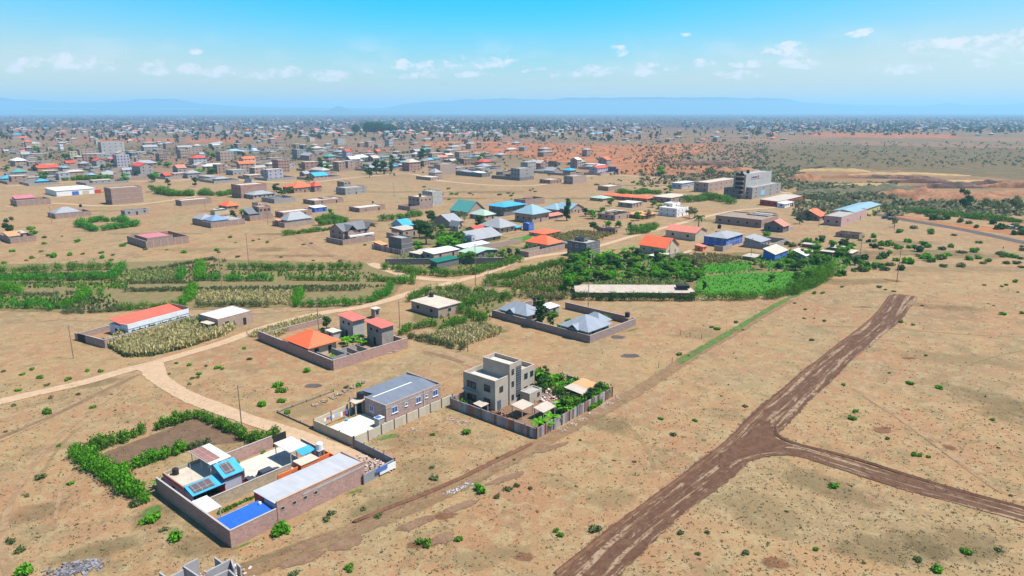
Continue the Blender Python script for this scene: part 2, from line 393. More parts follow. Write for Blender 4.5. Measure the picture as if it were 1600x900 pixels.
def smoothline(pts, step=2.5):
    P = [Vector((*g(*p[:2]), 0)) if len(p) == 2 else Vector((p[0], p[1], 0)) for p in pts]; out_ = []
    P = [P[0] * 2 - P[1]] + P + [P[-1] * 2 - P[-2]]
    for i in range(1, len(P) - 2):
        L = (P[i + 1] - P[i]).length; n = max(2, min(60, int(L / step)))
        for k in range(n):
            t = k / n; a, b, c, d = P[i - 1:i + 3]
            out_.append(.5 * ((2 * b) + (c - a) * t + (2 * a - 5 * b + 4 * c - d) * t * t + (3 * b - a - 3 * c + d) * t ** 3))
    out_.append(P[-2]); return out_
def ribbon(name, pts, width, m_, z=None, prof=None, step=2.5):
    if z is None: ZL[0] += .0007; z = .004 + ZL[0]
    L = smoothline(pts, step); mb = MB(); mb.at = []; mb.uv = []; us = (-1, -.6, 0, .6, 1); d = 0
    for i, p in enumerate(L):
        t = (L[min(i + 1, len(L) - 1)] - L[max(i - 1, 0)]).normalized(); s_ = Vector((t.y, -t.x, 0))
        if i: d += (p - L[i - 1]).length
        wd = width * (1 + .05 * sin(d * .21) + .05 * sin(d * .057 + 1)) / 2
        endf = min(1, min(i, len(L) - 1 - i) / 3)
        for k, u in enumerate(us):
            q = p + s_ * u * wd; mb.v.append((q.x, q.y, z + (prof[k] if prof else 0)))
            mb.at.append(min(endf, (1 - abs(u)) / .4 if abs(u) > .5 else 1.0)); mb.uv.append((u, d))
    for i in range(len(L) - 1):
        for k in range(4):
            a = i * 5 + k; mb.f.append((a, a + 1, a + 6, a + 5)); mb.mi.append(0)
    o = mb.part(name, m_); o['kind'] = 'structure'; return o
def patch(name, pts, m_, inset=.25, z=None, world=False, kind='structure'):
    if z is None: ZL[0] += .0007; z = .004 + ZL[0]
    P = [Vector((*(p if world else g(*p)), z)) for p in pts]
    if sum(P[i].x * P[(i + 1) % len(P)].y - P[i].y * P[(i + 1) % len(P)].x for i in range(len(P))) < 0: P.reverse()
    c = sum(P, Vector()) / len(P); Q = []
    for i in range(len(P)):      # finer outline
        a, b = P[i], P[(i + 1) % len(P)]
        for k in range(3): Q.append(a.lerp(b, k / 3))
    n = len(Q); mb = MB(); I = [q.lerp(c, inset) for q in Q]
    mb.v = [tuple(q) for q in Q] + [tuple(q) for q in I]; mb.at = [0.0] * n + [1.0] * n; mb.uv = [(v[0], v[1]) for v in mb.v]
    for i in range(n): j = (i + 1) % n; mb.f.append((i, j, n + j, n + i)); mb.mi.append(0)
    mb.f.append(tuple(range(n, 2 * n))); mb.mi.append(0)
    o = mb.part(name, m_); o['kind'] = kind; return o
def ell(px, py, rx, ry, ang=0, n=12):
    c = g(px, py); random.seed(int(px * 7 + py)); r = []
    for i in range(n):
        a = 2 * pi * i / n; k = random.uniform(.8, 1.15); x, y = rx * cos(a) * k, ry * sin(a) * k
        r.append((c[0] + x * cos(ang) - y * sin(ang), c[1] + x * sin(ang) + y * cos(ang)))
    return r
# ------------------------------------------------------------------ the plain
gm = MB()
ys = [-200, 0, 100, 200, 400, 800, 1600, 3200, 6400, 12000, 24000, 45000]; xs = [-45000, -9000, -3000, -900, 0, 900, 3000, 9000, 45000]
for i in range(len(xs) - 1):
    for j in range(len(ys) - 1): gm.face([(xs[i], ys[j], 0), (xs[i + 1], ys[j], 0), (xs[i + 1], ys[j + 1], 0), (xs[i], ys[j + 1], 0)])
o = gm.part('ground', GM); o['kind'] = 'structure'
DIRT = sheet_mat('dirt_road', (.66, .50, .36), (.74, .58, .43), .6)
GARDEN = sheet_mat('garden_cover', (.12, .24, .05), (.26, .27, .12), .9)
DIRT2 = sheet_mat('worn_path', (.55, .39, .25), (.60, .44, .29), 1.0)
TRK = sheet_mat('graded_track', (.15, .082, .055), (.215, .125, .085), .62, True)
TRK2 = sheet_mat('graded_soil', (.15, .082, .055), (.215, .125, .085), .62)
BROWN = sheet_mat('brown_soil', (.28, .18, .125), (.36, .25, .175), .85)
RED = sheet_mat('red_soil', (.26, .12, .08), (.36, .19, .12), 1.0)
ORNG = sheet_mat('orange_soil', (.74, .30, .13), (.60, .27, .14), 1.2)
ORFAR = sheet_mat('orange_earth', (.72, .27, .12), (.55, .25, .14), 1.2)
SAND = sheet_mat('quarry_sand', (.92, .62, .24), (.95, .70, .42), .9)
GREEN = sheet_mat('green_grass', (.10, .30, .05), (.20, .34, .10), 1.0)
LUSH = sheet_mat('lush_pasture', (.065, .26, .02), (.10, .34, .03), .7)
OLIVE = sheet_mat('olive_weeds', (.27, .22, .13), (.34, .29, .17), .95)
SCRUB = sheet_mat('scrub_cover', (.17, .17, .09), (.32, .24, .14), 1.2)
STRAW = sheet_mat('straw', (.44, .34, .20), (.50, .42, .25), .95)
FIELD = sheet_mat('fallow_field', (.36, .27, .16), (.22, .24, .10), .7)
ASH = sheet_mat('ash', (.13, .12, .13), (.17, .16, .17), .2)
TARM = sheet_mat('asphalt', (.14, .13, .14), (.18, .165, .17), .12)
PLOW = sheet_mat('field_soil', (.20, .135, .10), (.26, .185, .13), .3)
# large land-cover zones far out
patch('orange_ground', [(600, 222), (700, 216), (850, 224), (1000, 226), (1160, 222), (1150, 240), (1040, 252), (950, 262), (860, 262), (800, 246), (700, 238)], ORNG)
patch('orange_ground', [(860, 262), (1000, 236), (1090, 250), (1180, 262), (1150, 280), (1020, 276), (900, 270)], ORNG)
patch('orange_ground', [(1240, 206), (1520, 210), (1520, 218), (1240, 214)], ORFAR)
patch('orange_ground', [(715, 224), (870, 222), (900, 236), (800, 234)], ORFAR)
patch('orange_ground', [(100, 214), (420, 216), (400, 224), (120, 222)], ORFAR)
patch('scrub_ground', [(1150, 232), (1300, 224), (1600, 230), (1900, 236), (1900, 300), (1600, 296), (1400, 270), (1240, 262), (1180, 280), (1120, 262)], SCRUB)
patch('scrub_ground', [(1130, 290), (1240, 272), (1330, 290), (1420, 305), (1620, 330), (1620, 345), (1440, 330), (1290, 312)], SCRUB)
patch('scrub_ground', [(1020, 282), (1080, 268), (1150, 276), (1160, 292), (1060, 292)], SCRUB)
patch('scrub_ground', [(60, 232), (300, 228), (520, 236), (420, 246), (150, 244)], SCRUB)
for q_ in ([(1240, 263), (1330, 263), (1420, 270), (1430, 275), (1330, 270), (1250, 269)], [(1290, 276), (1345, 278), (1420, 287), (1480, 294), (1470, 300), (1400, 294), (1320, 285)], [(1420, 276), (1500, 282), (1700, 288), (1700, 293), (1520, 289), (1440, 284)], [(1440, 300), (1540, 298), (1600, 302), (1700, 300), (1700, 309), (1600, 309), (1530, 306)]): patch('quarry_floor', q_, SAND, .25)
patch('orange_ground', [(1230, 260), (1420, 266), (1700, 284), (1700, 318), (1500, 316), (1380, 300), (1260, 282)], sheet_mat('quarry_waste', (.52, .32, .19), (.34, .27, .15), 1.15), .2)
patch('quarry_floor', [(1215, 293), (1250, 292), (1300, 305), (1290, 318), (1245, 312)], SAND, .2)
patch('roadside_soil', [(1370, 332), (1430, 338), (1520, 350), (1640, 368), (1640, 376), (1500, 357), (1400, 344)], ORNG)
# weeds, straw and soil on the near plain
for (x, y, rx, ry, a_, mm) in [(150, 600, 8, 3.2, .6, OLIVE), (60, 800, 7, 4, .5, OLIVE), (330, 850, 8, 5, .2, OLIVE), (240, 810, 5, 6, 0, OLIVE), (1320, 440, 30, 7, .1, OLIVE), (1480, 480, 16, 5, -.2, OLIVE),
        (940, 660, 10, 5, -.9, OLIVE), (660, 740, 5, 12, .1, STRAW), (640, 690, 8, 5, .8, STRAW), (1500, 560, 25, 7, -.3, STRAW), (1290, 760, 12, 6, -.6, OLIVE), (1190, 800, 7, 10, .2, STRAW), (1400, 860, 12, 6, 0, OLIVE),
        (600, 790, 8, 4, .4, OLIVE), (1100, 520, 12, 7, .2, STRAW), (1500, 420, 50, 9, 0, STRAW), (80, 700, 9, 3, .6, STRAW), (480, 640, 9, 6, .5, STRAW), (160, 860, 9, 3.4, .5, OLIVE), (350, 715, 5, 3, .3, STRAW),
        (300, 390, 25, 8, 0, STRAW), (150, 300, 45, 9, 0, STRAW), (600, 300, 60, 10, 0, STRAW), (650, 400, 14, 8, 0, STRAW), (760, 300, 50, 14, 0, OLIVE), (1030, 300, 60, 9, 0, OLIVE), (420, 390, 14, 8, 0, OLIVE), (1450, 395, 40, 10, 0, OLIVE),
        (1330, 400, 22, 22, 0, OLIVE), (1580, 640, 10, 20, .3, OLIVE), (1490, 850, 10, 6, 0, OLIVE), (1330, 650, 5, 2.4, .3, STRAW), (950, 780, 6, 5, .3, STRAW), (760, 870, 9, 4, .4, STRAW)]:
    patch('weed_cover' if mm is OLIVE else 'straw_cover', ell(x, y, rx, ry, a_), mm, .55, world=True)
for (x, y, rx, ry) in [(694, 806, 2.4, 1.5), (1380, 672, 3.2, 2.2), (1482, 699, 2, 1.6), (1395, 438, 4, 3), (1350, 480, 5, 1), (1150, 700, 2, 1.2), (820, 870, 2, 1.5), (1210, 880, 3, 2), (440, 700, 1.5, 1), (1245, 710, 2, 1.2), (1420, 560, 3, 1), (660, 850, 3, 1.5)]:
    patch('bare_red_earth', ell(x, y, rx, ry), RED, .5, world=True)
for (x, y, rx, ry) in [(965, 527, 2.4, 1.7), (985, 556, 2.7, 1.6), (490, 603, 2.2, 1.4)]:
    patch('ash_heap', ell(x, y, rx, ry), ASH, .2, world=True)
# fields
patch('soil_field', [(146, 712), (302, 654), (345, 668), (388, 690), (320, 697), (250, 718), (190, 735)], PLOW, .15)
patch('soil_field', [(140, 477), (176, 459), (296, 456), (290, 474), (224, 478)], BROWN, .15)
patch('soil_field', [(200, 440), (560, 437), (600, 447), (200, 449), (40, 450), (40, 443)], BROWN, .15)
patch('soil_field', [(486, 473), (494, 452), (604, 450), (596, 467), (560, 471)], PLOW, .1)
patch('soil_field', [(30, 470), (100, 462), (110, 470), (60, 476)], PLOW, .2)
patch('soil_field', [(425, 436), (430, 424), (560, 424), (556, 435)], PLOW, .15)
patch('field_weeds', [(0, 412), (180, 410), (330, 404), (600, 412), (640, 440), (620, 470), (400, 484), (100, 490), (-60, 486), (-60, 415)], FIELD, .08)
patch('garden_soil', [(900, 455), (780, 452), (740, 450), (760, 430), (880, 405), (1000, 395), (1100, 398), (1180, 392), (1290, 400), (1340, 420), (1300, 438), (1090, 462)], GARDEN, .06)
patch('garden_soil', [(600, 400), (640, 385), (760, 380), (830, 385), (810, 405), (740, 428), (640, 428)], GARDEN, .1)
patch('garden_soil', [(600, 350), (700, 345), (800, 372), (760, 385), (640, 385)], GARDEN, .1)
patch('garden_soil', [(640, 480), (690, 450), (800, 455), (790, 480), (740, 500), (800, 520), (730, 535), (640, 505)], GARDEN, .1)
patch('pasture', [(1082, 460), (1088, 432), (1140, 427), (1262, 424), (1285, 434), (1225, 462), (1140, 463)], LUSH, .1)
patch('pasture', [(1180, 400), (1240, 392), (1300, 396), (1330, 410), (1290, 424), (1200, 420)], sheet_mat('lush_weeds', (.08, .25, .03), (.20, .26, .08), 1.0), .2)
patch('pasture', [(1085, 428), (1100, 414), (1168, 411), (1176, 420), (1140, 425)], LUSH, .1)
patch('vegetable_bed', [(786, 378), (800, 373), (834, 366), (828, 376), (805, 383)], LUSH, .1)
for (x, y, rx, ry, a_) in [(604, 683, 3.4, 1.5, .5), (272, 832, 1.5, 2.4, .5), (555, 768, 2.5, .7, .6), (380, 852, 2, .5, .7), (455, 800, 2, .5, .7), (1467, 886, 1, .6, 0), (515, 775, 3, .6, .7), (236, 800, 2, 3, 0), (990, 515, 4, 1, .8)]:
    patch('green_grass', ell(x, y, rx, ry, a_), GREEN, .75, world=True)
# ditch, banks and roads
ribbon('ditch_soil', [(250, 925), (330, 905), (400, 888), (480, 855), (560, 825), (640, 795), (700, 768), (770, 733), (838, 696), (900, 664), (965, 629), (1030, 590), (1080, 556), (1150, 517), (1210, 481), (1245, 463)], 4.2, sheet_mat('ditch_earth', (.38, .24, .16), (.46, .34, .21), 1.0))
ribbon('ditch_grass', [(300, 912), (380, 885), (470, 850), (560, 818)], 1.8, OLIVE)
for (x, y, rx, ry) in [(490, 848, 5, 1.2), (560, 830, 6, 1.3), (600, 800, 5, 1), (540, 850, 4, 1.6), (650, 818, 4, 1.6), (720, 792, 4, 1.3), (790, 748, 5, 1.2), (860, 700, 5, 1.1), (470, 875, 4, 1.4), (690, 842, 3, 1.5)]: patch('disturbed_soil', ell(x, y, rx, ry, .62), BROWN, .6, world=True)
ribbon('ditch_grass', [(1050, 574), (1085, 552), (1150, 514), (1212, 477), (1262, 452), (1300, 434)], 2.6, GREEN)
ribbon('ditch_soil', [(560, 812), (620, 788), (680, 764), (760, 726), (833, 688)], 1.0, RED)
ribbon('footpath', [(380, 900), (470, 865), (560, 832), (640, 800), (720, 765), (800, 728)], 1.4, STRAW)
ribbon('road', [(-120, 662), (-40, 640), (0, 628), (60, 614), (130, 598), (200, 578), (235, 569), (290, 553), (350, 535), (420, 510), (500, 490), (560, 481), (610, 468), (650, 455), (700, 443), (760, 427), (820, 405), (890, 394), (930, 386), (1000, 366), (1060, 350), (1110, 337), (1160, 328), (1220, 324)], 4.3, DIRT)
ribbon('road', [(228, 566), (243, 588), (290, 618), (340, 638), (390, 656), (440, 672), (500, 693), (560, 716), (592, 735)], 4.6, DIRT)
patch('road_junction', [(200, 574), (255, 558), (262, 582), (280, 612), (250, 606), (232, 586)], DIRT, .3)
ribbon('road', [(574, 409), (600, 420), (640, 432), (690, 438), (730, 437)], 5, DIRT)
ribbon('road', [(640, 545), (700, 555), (760, 575), (830, 600)], 6, DIRT2)
ribbon('wheel_track', [(648, 548), (690, 556), (740, 572)], 1.6, BROWN)
ribbon('wheel_track', [(236, 575), (190, 600), (120, 632), (60, 662), (-20, 700), (-80, 730)], 1.1, DIRT2)
ribbon('wheel_track', [(228, 580), (160, 612), (90, 646), (30, 672), (-60, 706)], 1.3, BROWN)
ribbon('wheel_track', [(215, 592), (150, 636), (90, 684), (50, 730), (15, 790), (5, 850), (20, 930)], 1.6, DIRT2)
ribbon('wheel_track', [(150, 650), (100, 690), (70, 735), (60, 780)], .9, STRAW)
ribbon('wheel_track', [(250, 640), (190, 690), (110, 740), (90, 790), (85, 850)], .8, DIRT2)
ribbon('wheel_track', [(330, 330), (440, 350), (470, 372), (520, 400), (575, 412)], 3.5, sheet_mat('packed_earth', (.40, .26, .17), (.46, .32, .21), .5))
ribbon('footpath', [(0, 505), (100, 498), (150, 500), (330, 492), (480, 484), (560, 474)], 4, DIRT2)
ribbon('footpath', [(60, 415), (75, 380), (95, 360), (120, 340), (250, 318), (340, 300)], 2.4, DIRT2)
ribbon('footpath', [(0, 324), (80, 318), (160, 322), (230, 318), (320, 305)], 5, DIRT)
ribbon('footpath', [(300, 430), (360, 395), (430, 372), (500, 362)], 2, DIRT2)
ribbon('road', [(0, 292), (120, 284), (260, 283), (330, 279), (460, 286), (560, 277), (640, 272), (700, 284), (830, 290), (930, 274), (1010, 277), (1130, 290), (1240, 303), (1300, 318)], 6, DIRT)
ribbon('footpath', [(1140, 330), (1230, 345), (1290, 352), (1270, 368), (1240, 382)], 3, DIRT2)
ribbon('footpath', [(1060, 398), (1090, 390), (1110, 396)], 3, DIRT)
ribbon('footpath', [(1250, 508), (1380, 513), (1500, 522), (1640, 529)], 1.3, STRAW)
ribbon('footpath', [(1500, 575), (1560, 556), (1640, 540)], .9, STRAW)
ribbon('footpath', [(1320, 598), (1400, 650), (1470, 700), (1540, 752), (1620, 800)], 1.6, DIRT2)
ribbon('footpath', [(960, 640), (1010, 700), (1030, 760)], 1.2, STRAW)
ribbon('asphalt_road', [(1200, 312), (1300, 322), (1375, 336), (1430, 346), (1500, 358), (1600, 379), (1720, 405)], 8.5, TARM)
ribbon('dirt_track', [(1416, 459), (1384, 500), (1320, 550), (1262, 600), (1207, 650), (1157, 700), (1092, 752), (1027, 802), (967, 852), (913, 903), (840, 970), (700, 1120)], 8.2, TRK, step=2)
ribbon('dirt_track', [(1120, 722), (1185, 703), (1245, 704), (1300, 720), (1400, 751), (1500, 778), (1600, 806), (1720, 838), (2100, 940)], 5.8, TRK, step=2)
patch('dirt_track', [(1118, 714), (1160, 680), (1205, 652), (1217, 682), (1245, 697), (1210, 706), (1150, 718), (1115, 738)], TRK2, .3)
BANK = sheet_mat('bank_earth', (.19, .10, .07), (.26, .15, .10), .8)
ribbon('track_bank', [(1212, 664), (1217, 682), (1250, 696), (1330, 716), (1420, 744), (1500, 768), (1600, 795), (1700, 822)], .9, BANK, prof=(0, .12, .32, .12, 0), step=1)
ribbon('track_bank', [(1392, 461), (1364, 496), (1296, 550), (1236, 600), (1180, 650), (1124, 701), (1057, 752), (990, 802), (925, 852), (860, 903)], .9, BANK, prof=(0, .1, .25, .1, 0), step=1)
ribbon('track_bank', [(540, 822), (600, 797), (680, 766), (760, 729), (836, 691)], 1.0, BANK, prof=(0, .15, .35, .15, 0), step=1)

# ------------------------------------------------------------------ quarry mounds and far hills
def mound(name, px, py, L, Wd, h, ang, m_, label=None):
    c = g(px, py); mb = MB(); nu, nv = 26, 10
    for j in range(nv + 1):
        for i in range(nu + 1):
            u, v = i / nu * 2 - 1, j / nv * 2 - 1
            k = max(0, 1 - u * u) ** .6 * max(0, 1 - v * v) ** .8
            n_ = noise.fractal(Vector((u * 3 + px, v * 1.7, 0)), 1, 2, 4)
            x, y = u * L / 2, v * Wd / 2
            mb.v.append((c[0] + x * cos(ang) - y * sin(ang), c[1] + x * sin(ang) + y * cos(ang), -.5 + max(0, k * (h + .5) * (1 + .5 * n_))))
    for j in range(nv):
        for i in range(nu):
            a = j * (nu + 1) + i; mb.f.append((a, a + 1, a + nu + 2, a + nu + 1)); mb.mi.append(0)
    o = mb.part(name, m_, smooth=True); o['kind'] = 'structure'; return o
REDC = mat('cut', dk((.36, .15, .08), .62), dk((.46, .24, .12), .62)); YELC = mat('cut', dk((.56, .38, .16), .62), dk((.50, .28, .13), .62)); DRK = mat('cut', (.085, .055, .05), (.22, .10, .06)); GRN = mat('cut', dk((.12, .13, .065), .62), dk((.22, .14, .09), .62))
for a_ in [(1300, 303, 60, 16, 4, 0, GRN), (1380, 300, 70, 20, 5, .1, GRN), (1255, 282, 34, 16, 6, .3, REDC), (1430, 306, 60, 14, 5, -.1, REDC), (1500, 312, 70, 16, 5, 0, REDC), (1340, 278, 90, 8, 2.5, -.1, REDC),
           (1400, 279, 80, 6, 3, -.1, DRK), (1440, 286, 60, 5, 3.5, -.2, DRK), (1480, 294, 70, 5, 4, 0, DRK), (1545, 292, 80, 6, 4.5, 0, DRK), (1580, 293, 60, 6, 4, 0, REDC), (1500, 285, 90, 8, 2, 0, YELC), (1420, 274, 120, 9, 2.5, -.1, YELC),
           (1300, 268, 80, 10, 3, -.05, YELC), (1600, 305, 70, 12, 3, 0, REDC), (1350, 292, 70, 9, 3, 0, YELC), (1100, 258, 90, 10, 5, 0, DRK), (1150, 270, 60, 20, 5, 0, REDC), (1060, 270, 60, 20, 3, 0, REDC), (1140, 284, 40, 18, 3, 0, REDC)]:
    mound('earth_mound', *a_)
def ridge(name, Y, pts, m_, depth=2500, seed=1):
    """a mountain range of real depth; pts are (pixel column, pixel row of the skyline)"""
    mb = MB(); n = 160; nv = 8; x0, x1 = pts[0][0], pts[-1][0]
    for j in range(nv + 1):
        v = j / nv
        for i in range(n + 1):
            px = x0 + (x1 - x0) * i / n
            for a, b in zip(pts, pts[1:]):
                if a[0] <= px <= b[0]: py = a[1] + (b[1] - a[1]) * (px - a[0]) / (b[0] - a[0]); break
            hh = zat((0, Y + depth / 2), py); hh = max(0, hh) * (1 + .10 * noise.fractal(Vector((px * .03, seed, 0)), 1, 2, 4))
            k = sin(pi * v) ** .8; r = 1 + .35 * noise.fractal(Vector((px * .02, v * 3, seed)), 1, 2, 5) * (1 - k)
            mb.v.append(((px - 800) / F * (Y + depth / 2) * (1 + .0 * v), Y + depth * v, -3 + (hh + 3) * k * r))
    for j in range(nv):
        for i in range(n):
            a = j * (n + 1) + i; mb.f.append((a, a + 1, a + n + 2, a + n + 1)); mb.mi.append(0)
    o = mb.part(name, m_, smooth=True); o['kind'] = 'structure'
HILL = mat('cut', dk((.07, .10, .07), .62), dk((.09, .11, .08), .62))
ridge('mountains', 20000, [(-300, 160), (-60, 156), (0, 153), (40, 153), (70, 157), (150, 160), (215, 158), (240, 154), (300, 155), (330, 162), (400, 167), (560, 169), (612, 169), (640, 161), (700, 158), (730, 155), (800, 154), (860, 156), (880, 153), (960, 152), (1100, 152), (1210, 154), (1240, 160), (1330, 164), (1420, 166), (1460, 161), (1510, 165), (1560, 162), (1620, 160), (1900, 162)], HILL)
ridge('hills', 15500, [(500, 178), (525, 172), (538, 165), (552, 171), (580, 178)], HILL, 1200, 3)
ridge('hills', 16500, [(-400, 178), (-200, 172), (60, 171), (200, 174), (420, 172), (640, 174.5), (700, 178)], HILL, 1500, 5)
# the air between the camera and the far hills
hm, t = _mat('haze'); hv = t.n('ShaderNodeVolumePrincipled', {'Density': 1.0e-4, 'Color': (.38, .73, 1, 1), 'Anisotropy': .1})
ho = t.n('ShaderNodeOutputMaterial'); t.t.links.new(hv.outputs[0], ho.inputs['Volume'])
hb = MB().box(-30000, 30000, -400, 30000, -1.5, 330, bottom=True); o = hb.part('haze', hm); o['kind'] = 'stuff'; o['label'] = 'pale blue haze over the distant plain'; o['category'] = 'haze'
# ------------------------------------------------------------------ plants
def leafquad(mb, p, n, s, r=1.0, up=0.0):
    n = n.normalized(); u = n.orthogonal().normalized(); a = random.uniform(0, 2 * pi)
    u = (u * cos(a) + n.cross(u) * sin(a)); v = n.cross(u)
    if up:
        v = (v * (1 - up) + Vector((0, 0, 1)) * up).normalized()
        u = v.cross(n).normalized() if v.cross(n).length > .05 else u
    a_, b_ = u * s * .5, v * s * .5 * r
    mb.face([p - a_ * .4 - b_, p + a_ * .4 - b_, p + a_ + b_ * .2, p + b_, p - a_ + b_ * .2])
def rv(): return Vector((random.gauss(0, 1), random.gauss(0, 1), random.gauss(0, 1))).normalized()
def lumps(mb, cs, n, s, r=1.0, up=0.0, shell=.55):
    """leaves through the volume of several lumps (centre, radii)"""
    wt = [c[1][0] * c[1][2] for c in cs]; T = sum(wt)
    for c, w_ in zip(cs, wt):
        for _ in range(max(6, int(n * w_ / T))):
            d = rv(); k = random.uniform(shell, 1.05) ; p = Vector((c[0][0] + d.x * c[1][0] * k, c[0][1] + d.y * c[1][1] * k, c[0][2] + d.z * c[1][2] * k))
            if p.z < .03: continue
            nn = (d + rv() * .7); leafquad(mb, p, nn, s * random.uniform(.6, 1.3), r, up)
LG = mat('leaf', (.085, .20, .022), (.12, .25, .03)); LB = mat('leaf', (.075, .24, .018), (.11, .31, .02)); LD = mat('leaf', (.10, .14, .05), (.14, .17, .07))
LK = mat('leaf', (.035, .085, .025), (.05, .12, .03)); LDRY = mat('leaf', (.20, .15, .08), (.26, .20, .10)); LY = mat('leaf', (.46, .38, .16), (.52, .45, .22)); LC = mat('leaf', (.20, .26, .07), (.32, .34, .12))
BARK = mat('bark', (.16, .11, .075)); WOOD = mat('bark', (.14, .10, .075))
def bush_mesh(seed, n, flat, s, m_):
    random.seed(seed); mb = MB(); cs = []
    for i in range(6):
        a = random.uniform(0, 2 * pi); q = random.uniform(.1, .62); rr = random.uniform(.28, .5)
        cs.append(((q * cos(a), q * sin(a), flat * random.uniform(.25, .62)), (rr, rr, flat * .42)))
    lumps(mb, cs, n, s, 1.5, .35, .3); return mb.mesh('bush', m_)
BUSH = {'green': [bush_mesh(i, 420, .75, .17, LG) for i in range(3)] + [bush_mesh(9, 420, .6, .17, LB)],
        'dull': [bush_mesh(20 + i, 300, .6, .16, LD) for i in range(4)], 'dry': [bush_mesh(30 + i, 240, .5, .15, LDRY) for i in range(2)],
        'dark': [bush_mesh(40 + i, 420, .95, .18, LK) for i in range(3)], 'bright': [bush_mesh(50 + i, 460, .8, .17, LB) for i in range(3)]}
def bush(px, py, r, kind, label, group, cat='bush', world=False):
    c = (px, py) if world else g(px, py)
    me = BUSH[kind][int(px * 3 + py) % len(BUSH[kind])]; o = bpy.data.objects.new('bush' if cat == 'bush' else 'grass_tussock', me); COL.objects.link(o)
    o.location = (c[0], c[1], -.02); o.rotation_euler = (0, 0, px % 6.28); k = .85 + ((px * 13 + py * 7) % 10) / 30
    o.scale = (r, r * k, r * k); return tag(o, label, cat, group)
def trunk_mesh(h, r, seed, forks=5, z0=.35):
    random.seed(seed); mb = MB(); p = Vector((0, 0, -.2))
    for i in range(4):
        q = Vector((random.uniform(-.03, .03) * h, random.uniform(-.03, .03) * h, h * (i + 1) / 4 * .8)); mb.tube(p, q, r * (1 - i * .2), r * (.8 - i * .2), 7); p = q
    for i in range(forks):
        z = h * random.uniform(z0, .75); a = 2 * pi * i / forks + random.uniform(-.3, .3); L = h * random.uniform(.2, .36)
        mb.tube((0, 0, z), (L * cos(a), L * sin(a), z + L * .8), r * .42, r * .12, 5)
    return mb.mesh('trunk', BARK)
def crown_mesh(cs, n, s, m_, seed, r=1.2): random.seed(seed); mb = MB(); lumps(mb, cs, n, s, r, 0, .35); return mb.mesh('crown', m_)
def rcs(seed, n, R, z0, z1, rr):
    random.seed(seed); out_ = []
    for i in range(n):
        a = 2 * pi * i / n * 2.4; q = R * random.uniform(.2, 1); z = random.uniform(z0, z1); k = random.uniform(.7, 1.2) * rr
        out_.append(((q * cos(a), q * sin(a), z), (k, k, k * .72)))
    return out_
TREE = {'round': [(trunk_mesh(4.2, .2, i), crown_mesh(rcs(i, 13, 1.8, 1.3, 5.0, 1.0), 1900, .3, LG, i)) for i in range(3)],
        'bright': [(trunk_mesh(4.2, .2, 5 + i), crown_mesh(rcs(5 + i, 13, 1.8, 1.1, 4.8, 1.0), 1900, .3, LB, 5 + i)) for i in range(2)],
        'dark': [(trunk_mesh(4.5, .2, 10 + i), crown_mesh(rcs(10 + i, 13, 1.7, 1.5, 5.4, 1.0), 1900, .3, LK, 10 + i)) for i in range(3)],
        'grey': [(trunk_mesh(4.5, .16, 15 + i, 8), crown_mesh(rcs(15 + i, 12, 1.9, 2.2, 5.0, .95), 700, .3, LD, 15 + i)) for i in range(2)],
        'narrow': [(trunk_mesh(7, .18, 20 + i, 6), crown_mesh([((random.uniform(-.35, .35), random.uniform(-.35, .35), 1.6 + k * .8), (.95 - .06 * abs(k - 3), .95, .75)) for k in range(9)], 1300, .34, LK, 20 + i)) for i in range(2)]}
def tree(px, py, h, kind, label, group=None, world=False, cat='tree', w_=1.0):
    c = (px, py) if world else g(px, py); v = TREE[kind]; tk, cr = v[int(px * 5 + py) % len(v)]
    o = thing('tree', label, cat, c, (px * 37) % 360, group); k = h / (9.0 if kind == 'narrow' else 6.0); o.scale = (k * w_, k * w_, k)
    add('trunk', tk, o); add('crown', cr, o); return o
def banana_meshes(seed):
    random.seed(seed); st = MB(); st.tube((0, 0, -.1), (.05, 0, 1.6), .16, .09, 7); lf = MB()
    for i in range(9):
        a = i * 2.4 + random.uniform(-.2, .2); L = random.uniform(1.5, 2.1); e = random.uniform(.5, 1.2); pts = []
        for k in range(6):
            t = k / 5; r = L * t * cos(e * .6) ; z = 1.5 + L * t * sin(e) - 1.1 * t * t * L * .55; pts.append(Vector((r * cos(a), r * sin(a), z)))
        sd_ = Vector((-sin(a), cos(a), 0))
        for k in range(5):
            w0, w1 = .34 * sin(pi * (k / 5) * .9 + .25), .34 * sin(pi * ((k + 1) / 5) * .9 + .25)
            dz = Vector((0, 0, -.1))
            lf.face([pts[k], pts[k + 1], pts[k + 1] + sd_ * w1 + dz, pts[k] + sd_ * w0 + dz]); lf.face([pts[k] - sd_ * w0 + dz, pts[k + 1] - sd_ * w1 + dz, pts[k + 1], pts[k]])
    return st.mesh('stem', BARK), lf.mesh('leaves', LB)
BAN = [banana_meshes(i) for i in range(3)]
def banana(c, h, label, group):
    o = thing('banana_plant', label, 'banana plant', c, (c[0] * 91) % 360, group); k = h / 3.0; o.scale = (k, k, k)
    a, b = BAN[int(c[0] * 7) % 3]; add('stem', a, o); add('leaves', b, o); return o
